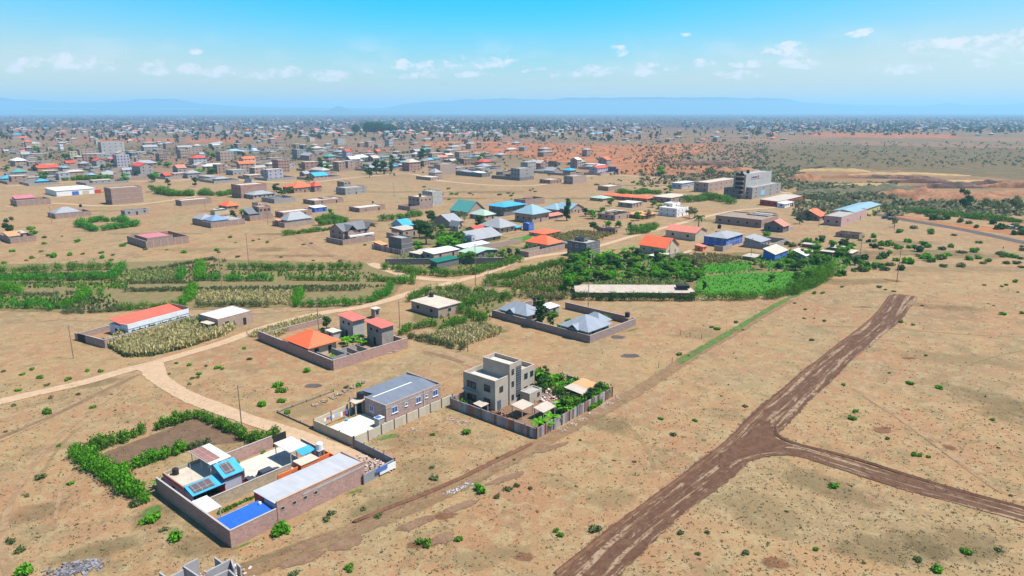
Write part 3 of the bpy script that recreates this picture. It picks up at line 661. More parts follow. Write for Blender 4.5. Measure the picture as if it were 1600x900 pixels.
def hedge(pts, h, wd, m_, label, dens=55, gap=0.0, s=.3, cat='hedge', group='hedges round the plots', seed=None, world=False):
    random.seed(seed if seed is not None else int(pts[0][0] * 3 + pts[0][1])); mb = MB()
    P = [Vector((*(p if world else g(*p)), 0)) for p in pts]
    for a, b in zip(P, P[1:]):
        L = (b - a).length; n = max(1, int(L / (wd * .55))); d = (b - a).normalized(); sd_ = Vector((d.y, -d.x, 0))
        for i in range(n + 1):
            q = a.lerp(b, (i + random.uniform(-.3, .3)) / n)
            if gap and noise.noise(Vector((q.x * .12, q.y * .12, 3))) < gap - .5: continue
            k = random.uniform(.65, 1.15) * (1 + .3 * noise.noise(Vector((q.x * .2, q.y * .2, 7)))); hh = h * k
            c = q + sd_ * random.uniform(-.2, .2) * wd
            lumps(mb, [((c.x, c.y, hh * .5), (wd * .55 * k, wd * .55 * k, hh * .52))], dens * k, s, 1.7, .55, .25)
            if i % 2 == 0: mb.tube((c.x, c.y, -.1), (c.x, c.y, hh * .6), .06, .03, 4, 1)
    if not mb.f: return
    o = mb.part('hedge' if cat == 'hedge' else cat.replace(' ', '_'), [m_, BARK]); tag(o, label, cat, group); return o
def crop(pts, m_, name, label, n, h=1.6, s=.22, row=None):
    """standing maize or weeds: nobody counts them"""
    P = [g(*p) for p in pts]; random.seed(int(pts[0][0])); mb = MB(); k = 0
    x0, x1 = min(p[0] for p in P), max(p[0] for p in P); y0, y1 = min(p[1] for p in P), max(p[1] for p in P)
    def inside(x, y):
        r = False
        for i in range(len(P)):
            (ax, ay), (bx, by) = P[i - 1], P[i]
            if (ay > y) != (by > y) and x < (bx - ax) * (y - ay) / (by - ay) + ax: r = not r
        return r
    while k < n:
        x, y = random.uniform(x0, x1), random.uniform(y0, y1)
        if row: ca, sa = cos(row), sin(row); u = -x * sa + y * ca; d = round(u / .9) * .9 - u; x -= d * sa; y += d * ca
        if not inside(x, y): continue
        k += 1; hh = h * random.uniform(.6, 1.15)
        for q in range(4):
            a = random.uniform(0, 2 * pi); z = hh * random.uniform(.25, 1)
            leafquad(mb, Vector((x + .15 * cos(a), y + .15 * sin(a), z)), Vector((cos(a), sin(a), .5)), s * 1.3, 2.4, .6)
    o = mb.part(name, m_); return tag(o, label, 'crops', None, 'stuff')

# ------------------------------------------------------------------ building kit (local frame: x along the right-hand wall, y along the left-hand wall, origin at the near corner)
C_STONE = (.37, .27, .22); C_STONE2 = (.43, .29, .235); C_GREY = (.20, .19, .19); C_REND = (.30, .27, .255); C_DARK = (.12, .11, .12)
MW = {'stone': mat('block', C_STONE, C_STONE2), 'brown': mat('block', (.33, .22, .18), (.37, .24, .185)), 'grey': mat('block', (.31, .285, .275), (.34, .30, .285)), 'dgrey': mat('block', (.16, .15, .15), (.18, .165, .16)),
      'rend': mat('plain', C_REND), 'cream': mat('plain', (.46, .38, .27)), 'white': mat('plain', (.66, .64, .64)), 'pink': mat('plain', (.42, .27, .25)), 'blue': mat('plain', (.05, .13, .45)), 'lblue': mat('plain', (.22, .42, .60)),
      'lilac': mat('plain', (.36, .34, .40)), 'orange': mat('plain', (.62, .17, .06)), 'red': mat('plain', (.42, .05, .04)), 'brick': mat('brick', (.30, .11, .075)), 'concrete': mat('slab', (.36, .34, .325)), 'iron': mat('fence'),
      'tan': mat('plain', (.32, .27, .20)), 'timber': mat('plain', (.20, .12, .08)), 'yellow': mat('plain', (.50, .40, .16))}
MR = {'orange': mat('tile', (.66, .115, .04)), 'red': mat('tile', (.50, .06, .03)), 'salmon': mat('corr', (.52, .17, .12)), 'pink': mat('corr', (.46, .15, .17)), 'grey': mat('corr', (.27, .27, .285)), 'lgrey': mat('corr', (.27, .275, .29)), 'dgrey': mat('corr', (.15, .15, .16)),
      'blue': mat('corr', (.05, .30, .52)), 'lblue': mat('corr', (.20, .31, .37)), 'dblue': mat('corr', (.02, .10, .42)), 'white': mat('corr', (.56, .54, .55)), 'green': mat('corr', (.07, .25, .23)), 'lgreen': mat('corr', (.32, .42, .34)), 'dgreen': mat('corr', (.01, .13, .09)),
      'rust': mat('corr', (.42, .36, .30), (.34, .15, .08), 2.2), 'sheet': mat('corr', (.42, .35, .29), (.38, .22, .13), 1.5), 'slab': mat('slab', (.45, .37, .30)), 'wslab': mat('slab', (.50, .43, .37)), 'gslab': mat('slab', (.30, .285, .28)), 'orangesheet': mat('corr', (.60, .26, .12)), 'bluegrey': mat('corr', (.16, .24, .36))}
M_GL = mat('glass', (.025, .035, .055)); M_FR = mat('flat', (.60, .60, .62)); M_DK = mat('flat', (.018, .016, .018)); M_TANK = mat('gloss', (.022, .021, .024)); M_WT = mat('gloss', (.62, .62, .64)); M_POLE = mat('plain', (.23, .17, .125)); M_METAL = mat('gloss', (.35, .35, .37)); M_RUSTP = mat('plain', (.14, .08, .06)); M_SOL = mat('panel', (.085, .065, .065)); M_SOLR = mat('panel', (.22, .10, .075)); M_PARAP = mat('plain', (.36, .31, .29))
M_BLUEGL = mat('glass', (.05, .09, .26))
FC = {}
def winmesh(w_, h, face, style):
    k = (round(w_, 2), round(h, 2), face, style)
    if k in FC: return FC[k]
    def bx(mb, u0, u1, z0, z1, d0, d1):
        if face == 'f': mb.box(u0, u1, -d1, -d0, z0, z1, bottom=True)
        else: mb.box(-d1, -d0, u0, u1, z0, z1, bottom=True)
    fr_, gl = MB(), MB(); t = .07 if style != 'hole' else .04
    a = w_ / 2
    bx(fr_, -a, a, 0, t, 0, .06); bx(fr_, -a, a, h - t, h, 0, .06); bx(fr_, -a, -a + t, t, h - t, 0, .06); bx(fr_, a - t, a, t, h - t, 0, .06)
    if w_ > 1.0 and style != 'hole': bx(fr_, -.03, .03, t, h - t, 0, .055)
    if style == 'sill': bx(fr_, -a - .1, a + .1, -.1, -.002, 0, .14)
    bx(gl, -a + t + .002, a - t - .002, t + .002, h - t - .002, 0, .02)
    fm = {'hole': MW['concrete'], 'white': M_FR, 'sill': M_FR, 'dark': M_DK, 'blue': mat('flat', (.05, .10, .40))}[style]; gmm = M_DK if style == 'hole' else (M_BLUEGL if style == 'sill' else M_GL)
    FC[k] = (fr_.mesh('window', fm), gl.mesh('pane', gmm)); return FC[k]
def window(par, face, u, z, w_, h, style='white', x=0.0, y=0.0):
    fm, gm_ = winmesh(w_, h, face, style); loc = (u, y, z) if face == 'f' else (x, u, z)
    o = add('window', fm, par, loc); p = add('pane', gm_, o, (0, 0, 0)); return o
def door(par, face, u, z, w_, h, m_, x=0.0, y=0.0):
    mb = MB()
    if face == 'f': mb.box(u - w_ / 2, u + w_ / 2, y - .05, y, z, z + h)
    else: mb.box(x - .05, x, u - w_ / 2, u + w_ / 2, z, z + h)
    return mb.part('door', m_, par)
def row(par, face, a, b, z, n, w_=1.2, h=1.1, style='white', x=0.0, y=0.0):
    for i in range(n): window(par, face, a + (b - a) * (i + .5) / n, z, w_, h, style, x, y)
def tank(label, c, z, r=.6, h=1.3, m_=None, group='rooftop water tanks', par=None):
    o = thing('water_tank', label, 'water tank', c, 0, group, z); mb = MB(); n = 14; z0 = 0
    for k in range(4):
        zz = h * .82 * k / 4; mb.cyl(0, 0, zz, zz + h * .82 / 4 - .04, r, r, n, cap=False); mb.cyl(0, 0, zz + h * .82 / 4 - .04, zz + h * .82 / 4, r * 1.04, r * 1.04, n)
    mb.cyl(0, 0, h * .82, h * .95, r, r * .4, n); mb.part('body', m_ or M_TANK, o); MB().cyl(0, 0, h * .95, h, r * .32, r * .3, 10).part('lid', m_ or M_TANK, o); return o
def house(name, label, cat, c, yaw, a, b, h, roof='flat', wall='stone', rm='slab', rh=2.0, floors=1, o=.5, wf=None, wl=None, style='hole', x0=0, y0=0, group=None, parapet=.5, par=None, ax='x', hipax=None, doors=True, z0=-.2):
    """walls, roof, windows and doors; wf / wl: windows per floor on the right-hand and the left-hand wall"""
    T = par or thing(name, label, cat, c, yaw, group); x1, y1 = x0 + a, y0 + b; m_ = MW[wall]; w_ = MB()
    if roof in ('flat', 'open'):
        zr = h - parapet if roof == 'flat' else .15
        w_.ring(x0, x1, y0, y1, z0, h, .2)
        if roof == 'open':
            if a > 5: w_.box(x0 + a * .45, x0 + a * .45 + .2, y0 + .2, y1 - .2, z0, h * .96)
            if b > 5: w_.box(x0 + .2, x0 + a * .45, y0 + b * .5, y0 + b * .5 + .2, z0, h * .93)
        else: MB().box(x0 + .2, x1 - .2, y0 + .2, y1 - .2, zr - .2, zr).part('roof', MR[rm], T)
    elif roof == 'slab':
        w_.box(x0, x1, y0, y1, z0, h - .18); MB().box(x0 - .3, x1 + .3, y0 - .3, y1 + .3, h - .18, h, bottom=True).part('roof', MR[rm], T)
    else:
        w_.box(x0, x1, y0, y1, z0, h - .02)
        if roof == 'hip': MB().hip(x0, x1, y0, y1, h + .1, rh, o).part('roof', MR[rm], T)
        elif roof == 'gable':
            MB().gable(x0, x1, y0, y1, h + .05, rh, o, ax).part('roof', MR[rm], T); w_.pediment(x0, x1, y0, y1, h - .02, rh, ax)
        elif roof == 'mono':     # high at the back
            MB().slab([(x0 - .3, y0 - .3, h + .05), (x1 + .3, y0 - .3, h + .05), (x1 + .3, y1 + .3, h + rh), (x0 - .3, y1 + .3, h + rh)], .1).part('roof', MR[rm], T)
            w_.face([(x0, y1, h - .02), (x0, y0, h - .02), (x0, y1, h + rh * .85)]); w_.face([(x1, y0, h - .02), (x1, y1, h - .02), (x1, y1, h + rh * .85)])
        elif roof == 'monol':    # high at the right
            MB().slab([(x0 - .3, y0 - .3, h + .05), (x1 + .3, y0 - .3, h + rh), (x1 + .3, y1 + .3, h + rh), (x0 - .3, y1 + .3, h + .05)], .1).part('roof', MR[rm], T)
            w_.face([(x0, y0, h - .02), (x1, y0, h - .02), (x1, y0, h + rh * .85)])
    w_.part('wall', m_, T); fh = (h - (parapet if roof == 'flat' else 0)) / floors
    nf = max(1, int(a / 3.3)) if wf is None else wf; nl = max(1, int(b / 4)) if wl is None else wl
    ww, wh = (1.3, 1.15) if fh > 2.4 else (.9, .8)
    for k in range(floors):
        z = k * fh + fh * .38; skip = nf // 2 if (k == 0 and doors and nf > 1) else -1
        for i in range(nf):
            u = x0 + a * (i + .5) / nf
            if i == skip: door(T, 'f', u, 0, 1.0, min(2.1, fh * .75), M_DK if style == 'hole' else MW['timber'], x0, y0)
            else: window(T, 'f', u, z, min(ww, a / nf * .6), wh, style, x0, y0)
        for i in range(nl): window(T, 'l', y0 + b * (i + .5) / nl, z, min(ww, b / nl * .6), wh, style, x0, y0)
        if k and floors > 1: MB().box(x0 - .06, x1 + .06, y0 - .06, y0 - .002, k * fh - .12, k * fh + .05, bottom=True).part('floor_band', MW['concrete'], T)
    return T
def compound(label, c, yaw, a, b, h, wall='stone', t=.2, group=None, gate=None, name='compound_wall', cat='wall', piers=True):
    T = thing(name, label, cat, c, yaw, group); w_ = MB().ring(0, a, 0, b, -.2, h, t); w_.part('wall', MW[wall], T)
    if wall not in ('iron',):
        cp = MB(); cp.box(-.04, a + .04, -.04, t + .04, h, h + .07); cp.box(-.04, t + .04, t + .04, b + .04, h, h + .07); cp.part('coping', M_PARAP, T)
    if piers:
        p = MB()
        for i in range(1, max(2, int(a / 3.2))): x = a * i / max(2, int(a / 3.2)); p.box(x - .12, x + .12, -.07, -.001, -.2, h - .03)
        for i in range(1, max(2, int(b / 3.2))): y = b * i / max(2, int(b / 3.2)); p.box(-.07, -.001, y - .12, y + .12, -.2, h - .03)
        p.part('piers', MW['concrete'] if wall != 'iron' else M_RUSTP, T)
    if gate: MB().box(-.06, -.002, gate[0], gate[1], 0, h + .2).part('gate', M_DK, T)
    return T
def pole(px, py, topy, label, m_=None, r=.13, arm=False, group='utility poles'):
    c = g(px, py); h = zat(c, topy); o = thing('utility_pole', label, 'utility pole', c, 48, group); MB().tube((0, 0, -.3), (0, 0, h), r * 1.2, r * .8, 8).part('pole', m_ or M_POLE, o)
    MB().box(-.9, .9, -.06, .06, h - .55, h - .43, bottom=True).part('crossarm', m_ or M_POLE, o)
    ins = MB()
    for x in (-.8, -.4, .4, .8): ins.cyl(x, 0, h - .43, h - .27, .05, .04, 6)
    ins.part('insulators', M_WT, o); return o
def PXB(cx, cy, lx, rx, ty, roof, wall, rm, label, yaw=48, floors=1, rt=None, b=None, amax=60, bmax=26, name='house', cat='house', **kw):
    """a building whose near corner stands at (cx, cy), whose walls end at the columns lx and rx, whose eaves are at row ty and whose ridge is at row rt"""
    c = g(cx, cy); a, bb = rect(c, lx, rx, yaw); a = max(2.2, min(amax, a)); bb = b or max(3.0, min(bmax, bb)); h = max(1.6, zat(c, ty))
    rh = 2.0
    if rt is not None: 
        mid = (c[0] + a / 2 * cos(radians(yaw)) - bb / 2 * sin(radians(yaw)), c[1] + a / 2 * sin(radians(yaw)) + bb / 2 * cos(radians(yaw)))
        rh = max(.6, zat(mid, rt) - h)
    return house(name, label, cat, c, yaw, a, bb, h, roof, wall, rm, rh=min(rh, 6), floors=floors, **kw)
def PXC(cx, cy, lx, rx, ty, wall, label, yaw=48, bmax=34, amax=80, b=None, **kw):
    c = g(cx, cy); a, bb = rect(c, lx, rx, yaw); a = max(3, min(amax, a)); bb = b or max(4, min(bmax, bb)); h = max(1.5, zat(c, ty)); compound(label, c, yaw, a, bb, h, wall, **kw)
    def sub(fx0, fx1, fy0, fy1):
        x, y = a * fx0, bb * fy0; ca, sa = cos(radians(yaw)), sin(radians(yaw)); return (c[0] + x * ca - y * sa, c[1] + x * sa + y * ca), a * (fx1 - fx0), bb * (fy1 - fy0)
    return sub, h
def inner(sub, f, h, roof, wall, rm, label, yaw=48, cat='house', name='house', **kw):
    cc, a, b = sub(*f); return house(name, label, cat, cc, yaw, a, b, h, roof, wall, rm, **kw)
def loc(c, yaw, x, y):
    ca, sa = cos(radians(yaw)), sin(radians(yaw)); return (c[0] + x * ca - y * sa, c[1] + x * sa + y * ca)
# ------------------------------------------------------------------ near compounds
PH = 'walls round the yards'
def seg(mb, x0, y0, x1, y1, z0, z1, t=.2, mi=0):
    a = atan2(y1 - y0, x1 - x0); nx, ny = -sin(a) * t / 2, cos(a) * t / 2
    P = [(x0 - nx, y0 - ny), (x1 - nx, y1 - ny), (x1 + nx, y1 + ny), (x0 + nx, y0 + ny)]
    if P and True:
        for i in range(4): p, q = P[i], P[(i + 1) % 4]; mb.face([(*p, z0), (*q, z0), (*q, z1), (*p, z1)], mi)
        mb.face([(*p, z1) for p in P], mi)
def walls(label, c, yaw, segs, h, m_, name='compound_wall', cat='wall', posts=None, cop=True, group=None, z0=-.2):
    T = thing(name, label, cat, c, yaw, group); mb = MB()
    for s_ in segs: seg(mb, *s_[:4], z0, s_[4] if len(s_) > 4 else h)
    mb.part('wall', m_, T)
    if cop:
        cb = MB()
        for s_ in segs: hh = s_[4] if len(s_) > 4 else h; seg(cb, *s_[:4], hh, hh + .07, .28)
        cb.part('coping', M_PARAP, T)
    if posts:
        for s_ in segs:
            L = sqrt((s_[2] - s_[0]) ** 2 + (s_[3] - s_[1]) ** 2); n = max(1, int(L / posts))
            for i in range(n + 1):
                k = i / n; x, y = s_[0] + (s_[2] - s_[0]) * k, s_[1] + (s_[3] - s_[1]) * k; hh = s_[4] if len(s_) > 4 else h
                MB().box(x - .07, x + .07, y - .2, y - .06, z0, hh + .25).part('post', M_RUSTP, T)
    return T
def yard(c, yaw, x0, x1, y0, y1, m_=None, z=.12):
    T = bpy.data.objects.new('concrete_yard', MB().box(x0, x1, y0, y1, -.1, z).mesh('concrete_yard', m_ or MR['wslab'])); COL.objects.link(T)
    T.location = (c[0], c[1], 0); T.rotation_euler = (0, 0, radians(yaw)); T['kind'] = 'structure'
def canopy(label, c, yaw, x0, x1, y0, y1, z0, z1, rm, posts=True, base=0, name='shade_canopy', cat='canopy', group=None, extra=None):
    T = thing(name, label, cat, c, yaw, group)
    MB().slab([(x0, y0, z0), (x1, y0, z0), (x1, y1, z1), (x0, y1, z1)], .08).part('roof', MR[rm], T)
    if posts:
        for x, y, z in ((x0 + .2, y0 + .2, z0), (x1 - .2, y0 + .2, z0), (x1 - .2, y1 - .2, z1), (x0 + .2, y1 - .2, z1)): MB().box(x - .06, x + .06, y - .06, y + .06, base - .1, z - .12).part('post', M_METAL, T)
    return T
c1, yw = (-39.7, 87.7), 50
LSTONE = mat('block', (.38, .235, .20), (.45, .27, .23)); LTAN = mat('block', (.38, .30, .21), (.42, .34, .24), 2.0)
T = walls('tall quarried stone boundary wall of the nearest compound, pink in the sun', c1, yw, [(0, .1, 7.4, .1, 2.75), (.1, .2, .1, 23.2, 2.75), (.2, 23.1, 20.8, 23.1, 2.3), (23.6, 11.2, 23.6, 18, 2.4)], 2.75, LSTONE)
MB().box(21, 23.6, 22.9, 23.1, -.1, 2.3).part('gate', M_DK, T)
walls('low tan stone wall dividing the nearest compound into two yards', c1, yw, [(2.8, 11.6, 17.3, 11.6, 2.1)], 2.1, LTAN)
yard(c1, yw, 9.6, 21.6, 12, 22.2); yard(c1, yw, 2.8, 7.5, 4.7, 8.6, mat('slab', (.50, .40, .24)), .12)
patch('path_soil', [loc(c1, yw, *p) for p in ((.3, .3), (23.4, .3), (23.4, 23), (.3, 23))], DIRT2, .02, world=True)
# long grey roofed block
T = thing('long_building', 'long low building with pale grey sheet roof along the stone wall', 'building', c1, yw)
w_ = MB(); w_.box(7.5, 23.8, 0, 6.2, -.2, 3.35); w_.box(7.5, 23.8, 0, .2, 3.35, 3.85); w_.box(23.6, 23.8, .2, 6.2, 3.35, 3.7); w_.part('wall', LSTONE, T)
MB().slab([(7.3, .22, 3.62), (23.58, .22, 3.62), (23.58, 6.35, 3.42), (7.3, 6.35, 3.42)], .08).part('roof', mat('corr', (.38, .375, .40)), T)
MB().box(7.44, 7.498, .25, 3.4, 0, 3.3).part('end_wall', MW['lilac'], T); MB().box(7.43, 7.498, 3.41, 6.2, 0, 3.3).part('end_wall', MW['red'], T)
cb = MB(); cb.box(7.5, 23.8, -.05, .2, 3.85, 3.91); cb.part('coping', mat('plain', (.42, .24, .14)), T)
MB().box(12, 23.7, -.03, -.001, 2.95, 3.3).part('lintel', MW['concrete'], T)
for x in (8.4, 10.4, 14.2, 12.3): window(T, 'f', x, 2.15, .6, .55, 'hole')
T = canopy('flat bright blue sheet roof in the near corner of the stone wall', c1, yw, .25, 7.25, .3, 4.4, 2.55, 2.7, 'dblue', name='lean_to_shed', cat='shed')
MB().cyl(6.6, 3.2, 2.75, 3.05, .25, .2, 10).part('vent', M_WT, T)
canopy('white sheet canopy against the left boundary wall of the nearest compound', c1, yw, .2, 2.7, 7.3, 11.8, 2.55, 2.7, 'white')
# terrace house
T = thing('terrace_house', 'lilac and red house with flat terrace, sheet canopy and solar panels', 'house', c1, yw)
MB().box(1.1, 9.3, 16, 23 - .1, -.2, 2.75).part('wall', MW['lilac'], T)
pr = MB(); pr.ring(1.1, 9.3, 16, 22.9, 2.75, 3.3, .18); pr.part('parapet', MW['tan'], T); MB().box(1.3, 9.1, 16.2, 22.7, 2.752, 2.78).part('terrace_floor', MR['slab'], T)
bd_ = MB(); bd_.box(1.03, 1.098, 15.95, 22.95, 2.75, 3.2); bd_.box(1.2, 6.3, 15.93, 15.998, 2.9, 3.2); bd_.part('red_band', MW['red'], T)
door(T, 'l', 19.4, 0, 1.1, 2.1, M_DK, x=1.1); MB().box(1.02, 1.05, 18.9, 19.2, .1, 2).part('curtain', MW['red'], T)
MB().box(1.2, 1.4, 13.5, 15.99, -.2, 2.6).part('side_wall', MW['lilac'], T)
lr = MB().slab([(1.2, 13.2, 2.62), (6.7, 13.2, 2.62), (6.7, 15.92, 3.3), (1.2, 15.92, 3.3)], .08).part('low_roof', MR['blue'], T)
MB().slab([(1.7, 13.6, 2.84), (5.0, 13.6, 2.84), (5.0, 15.5, 3.32), (1.7, 15.5, 3.32)], .06).part('solar_panel', M_SOL, lr)
MB().box(6.5, 9.4, 13.4, 15.99, -.2, 3.5).part('wall', MW['lilac'], T)
rb = MB(); rb.box(6.45, 9.45, 13.33, 13.398, 3.0, 3.5); rb.box(6.42, 6.498, 13.33, 15.9, .0, 3.4); rb.box(9.402, 9.45, 13.33, 15.9, 0, 3.4); rb.part('red_band', MW['red'], T)
MB().box(1.5, 6.3, 15.9, 15.99, 0, 2.6).part('painted_shade', M_DK, T)  # black panel stands in for the shade under the open low roof
br_ = MB().slab([(6.2, 13.0, 3.6), (9.7, 13.0, 3.6), (9.7, 16.1, 4.9), (6.2, 16.1, 4.9)], .1).part('upper_roof', MR['blue'], T)
MB().slab([(6.9, 13.5, 3.93), (8.5, 13.5, 3.93), (8.5, 15.6, 4.81), (6.9, 15.6, 4.81)], .05).part('solar_panel', M_SOL, br_)
cn = MB().slab([(5.7, 16.0, 5.15), (9.3, 16.0, 5.25), (9.3, 23.2, 5.25), (5.7, 23.2, 5.15)], .08).part('canopy', MR['white'], T)
MB().slab([(5.8, 16.9, 5.24), (7.9, 16.9, 5.29), (7.9, 23.0, 5.29), (5.8, 23.0, 5.24)], .05).part('solar_panel', M_SOLR, cn)
for x in (5.9, 9.1):
    for y in (16.4, 19.5, 22.7): MB().box(x - .05, x + .05, y - .05, y + .05, 2.7, 5.05).part('post', M_METAL, T)
MB().tube((2.6, 16.1, 2.7), (2.6, 16.1, 6.6), .035, .025, 6).part('mast', M_WT, T)
tank('black water tank standing on the terrace of the lilac and red house', loc(c1, yw, 2.6, 21.7), 2.78, .5, 1.2)
tank('wide black water tank beside the blue sloping roof', loc(c1, yw, 11.1, 17.6), .05, .9, 1.5)
for (x, y, l) in ((3.6, 19, 'plastic chair in the shade of the terrace canopy'),):
    t_ = thing('chair', l, 'chair', loc(c1, yw, 7.0, 19), 30, z=2.78); MB().box(-.22, .22, -.22, .22, .4, .45, bottom=True).part('seat', M_WT, t_); MB().box(-.22, .22, .2, .24, .45, .9).part('backrest', M_WT, t_)
    for sx in (-.2, .2):
        for sy in (-.2, .2): MB().tube((sx, sy, 0), (sx, sy, .4), .02, .02, 5).part('leg', M_WT, t_)
# parked cars
def car(label, c, yaw, m_, L=4.4, Wd=1.75, hh=1.5, group='parked cars', z=.0):
    T = thing('parked_car', label, 'car', c, yaw, group, z); b = MB(); w2 = Wd / 2
    prof = [(-L / 2, .35), (-L / 2, .8), (-L / 2 + .3, .95), (L / 2 - .9, .92), (L / 2 - .1, .75), (L / 2, .35)]
    for i in range(len(prof)):
        p, q = prof[i], prof[(i + 1) % len(prof)]; b.face([(p[0], w2, p[1]), (p[0], -w2, p[1]), (q[0], -w2, q[1]), (q[0], w2, q[1])])
    b.face([(p[0], -w2, p[1]) for p in prof][::-1]); b.face([(p[0], w2, p[1]) for p in prof]); b.part('body', m_, T)
    cbn = MB(); A = [(-L / 2 + .25, .93), (L / 2 - 1.1, .93)]; B = [(-L / 2 + .5, hh), (L / 2 - 1.9, hh)]; wi = w2 - .2
    pts = [(A[0][0], -w2 + .04, .93), (A[1][0], -w2 + .04, .93), (A[1][0], w2 - .04, .93), (A[0][0], w2 - .04, .93)]; tp = [(B[0][0], -wi, hh), (B[1][0], -wi, hh), (B[1][0], wi, hh), (B[0][0], wi, hh)]
    for i in range(4): j = (i + 1) % 4; cbn.face([pts[i], pts[j], tp[j], tp[i]])
    cbn.part('windows', M_GL, T); MB().slab([(p[0], p[1], hh + .04) for p in tp], .04).part('roof', m_, T)
    for x in (-L / 2 + .8, L / 2 - .85):
        for sy in (-1, 1):
            wh = MB().tube((x, sy * (w2 - .2), .33), (x, sy * (w2 + .02), .33), .33, .33, 12).part('wheel', M_DK, T); MB().tube((x, sy * (w2 + .01), .33), (x, sy * (w2 + .04), .33), .18, .16, 10).part('hubcap', M_METAL, wh)
    for sy in (-.6, .6): MB().box(L / 2 - .08, L / 2 + .01, sy * w2 * 1.1 - .15, sy * w2 * 1.1 + .15, .6, .74).part('headlight', M_WT, T)
    return T
CARD = mat('gloss', (.05, .05, .06))
car('dark car parked in the pale yard behind the tan dividing wall', loc(c1, yw, 14.6, 13.8), yw, CARD, hh=1.6, z=.05)
car('small dark car parked between the blue sloping roof and another car', loc(c1, yw, 10.9, 14.0), yw + 90, CARD, 3.6, 1.6, z=.05)
# orange gatehouse and shade sheets
T = thing('gatehouse', 'small orange gatehouse with two dark openings beside the long grey roof', 'gatehouse', c1, yw)
g_ = MB(); seg(g_, 13.2, 9.0, 17.2, 9.0, -.1, 2.6); g_.box(17.2, 20.6, 8.3, 10.6, -.1, 2.9); seg(g_, 20.6, 9.2, 23.4, 9.2, -.1, 2.5); g_.box(23.4, 23.6, 6.3, 11, -.1, 2.5); g_.part('wall', mat('plain', (.62, .15, .045)), T)
MB().box(17.1, 20.7, 8.2, 10.7, 2.9, 3.0, bottom=True).part('roof', MR['slab'], T)
for x in (18.2, 19.7): door(T, 'f', x, .6, .9, 1.7, M_DK, y=8.3)
door(T, 'f', 16.2, 0, .9, 2.0, M_DK, y=8.9)
canopy('white sheet carport in the back yard of the nearest compound', c1, yw, 18.7, 22.3, 13.9, 19.0, 2.9, 3.0, 'white', base=.05)
canopy('small sky blue sheet roof next to the white carport', c1, yw, 19.6, 22.4, 11.5, 13.8, 2.75, 3.0, 'blue', base=.05)
T = thing('water_tank_stand', 'white plastic water tank on a steel stand by the orange gatehouse', 'water tank', loc(c1, yw, 22.3, 10.4), yw)
for sx in (-.5, .5):
    for sy in (-.5, .5): MB().box(sx - .05, sx + .05, sy - .05, sy + .05, -.1, 3.2).part('leg', M_METAL, T)
MB().box(-.7, .7, -.7, .7, 3.2, 3.3, bottom=True).part('platform', M_METAL, T); MB().cyl(0, 0, 3.3, 4.4, .6, .6, 14).cyl(0, 0, 4.4, 4.65, .6, .2, 14).part('tank', M_WT, T)
for i, (x, y, h_) in enumerate(((13.4, 22.3, 1.2), (18.4, 22.4, 1.0), (4.2, 12.6, .6))):
    bush(*loc(c1, yw, x, y), .6, 'bright', ['bright green shrub at the foot of the back wall of the stone compound', 'small green shrub near the far end of the back stone wall', 'low green plant under the solar panels of the lilac house'][i], 'shrubs in the stone compound', world=True)
hedge([loc(c1, yw, 3.2, 9.6), loc(c1, yw, 12.5, 9.9)], .5, .6, LG, 'thin row of green plants along the tan dividing wall', 60, s=.16, world=True)
hedge([loc(c1, yw, 10.8, 12.6), loc(c1, yw, 13, 12.6)], .6, .6, LG, 'short planted bed beside the dark parked cars', 60, s=.16, world=True)
banana(loc(c1, yw, .9, 24.6), 2.2, 'lone banana plant behind the terrace of the lilac house', None)
# ---------------- compound 2
c2 = (-24.9, 129.0); FT = mat('corr', (.46, .40, .31)); FG = mat('corr', (.24, .245, .26))
T = thing('bungalow', 'stone bungalow with dark sheet roof, white ridge strip and white framed windows', 'house', c2, yw)
w_ = MB(); w_.box(0, 15, 0, 6.6, -.2, 3.2); w_.box(2.4, 15, 6.6, 10.5, -.2, 3.2); w_.box(0, 15, 0, .2, 3.2, 3.75); w_.box(14.8, 15, .2, 10.5, 3.2, 3.9); w_.box(0, .2, .2, 6.6, 3.2, 3.75)
w_.part('wall', mat('block', (.38, .28, .25), (.42, .30, .27)), T)
r_ = MB(); r_.slab([(.22, .22, 3.42), (14.78, .22, 3.42), (14.78, 5.2, 3.8), (.22, 5.2, 3.8)], .08); r_.slab([(2.3, 5.2, 3.8), (14.78, 5.2, 3.8), (14.78, 10.6, 3.42), (2.3, 10.6, 3.42)], .08); r_.slab([(.22, 5.2, 3.8), (2.29, 5.2, 3.8), (2.29, 6.7, 3.68), (.22, 6.7, 3.68)], .08)
rf = r_.part('roof', mat('corr', (.15, .165, .205)), T); MB().slab([(1, 5.05, 3.84), (11.5, 5.05, 3.84), (11.5, 5.35, 3.84), (1, 5.35, 3.84)], .03).part('ridge_strip', M_WT, rf)
for x, w2_ in ((2.2, 1.5), (8.6, 1.4), (13.4, 1.4)): window(T, 'f', x, 1.5, w2_, 1.3, 'sill')
for x in (5.3, 10.9): window(T, 'f', x, 1.9, .6, .7, 'sill')
window(T, 'l', 4.4, 1.2, 1.3, 1.3, 'sill'); MB().box(.0, 15, -.04, -.001, 2.3 + .65, 2.3 + .8).part('lintel', MW['concrete'], T)
MB().tube((10.1, -.08, .1), (10.1, -.08, 3.9), .06, .06, 8).part('drain_pipe', M_WT, T)
MB().box(-2.2, 1.2, 6.9, 9.2, 2.75, 2.95, bottom=True).part('porch_roof', MR['slab'], T); MB().box(-2.0, -1.75, 7.1, 7.35, 0, 2.75).part('porch_post', MW['rend'], T)
MB().box(-2.0, -1.75, 8.8, 9.05, 0, 3.9).part('porch_post', MW['rend'], T); MB().box(-.1, 2.35, 6.7, 10.3, 0, 2.7).part('wall', MW['dgrey'], T); door(T, 'l', 8.2, 0, 1.1, 2.1, M_DK, x=-.1)
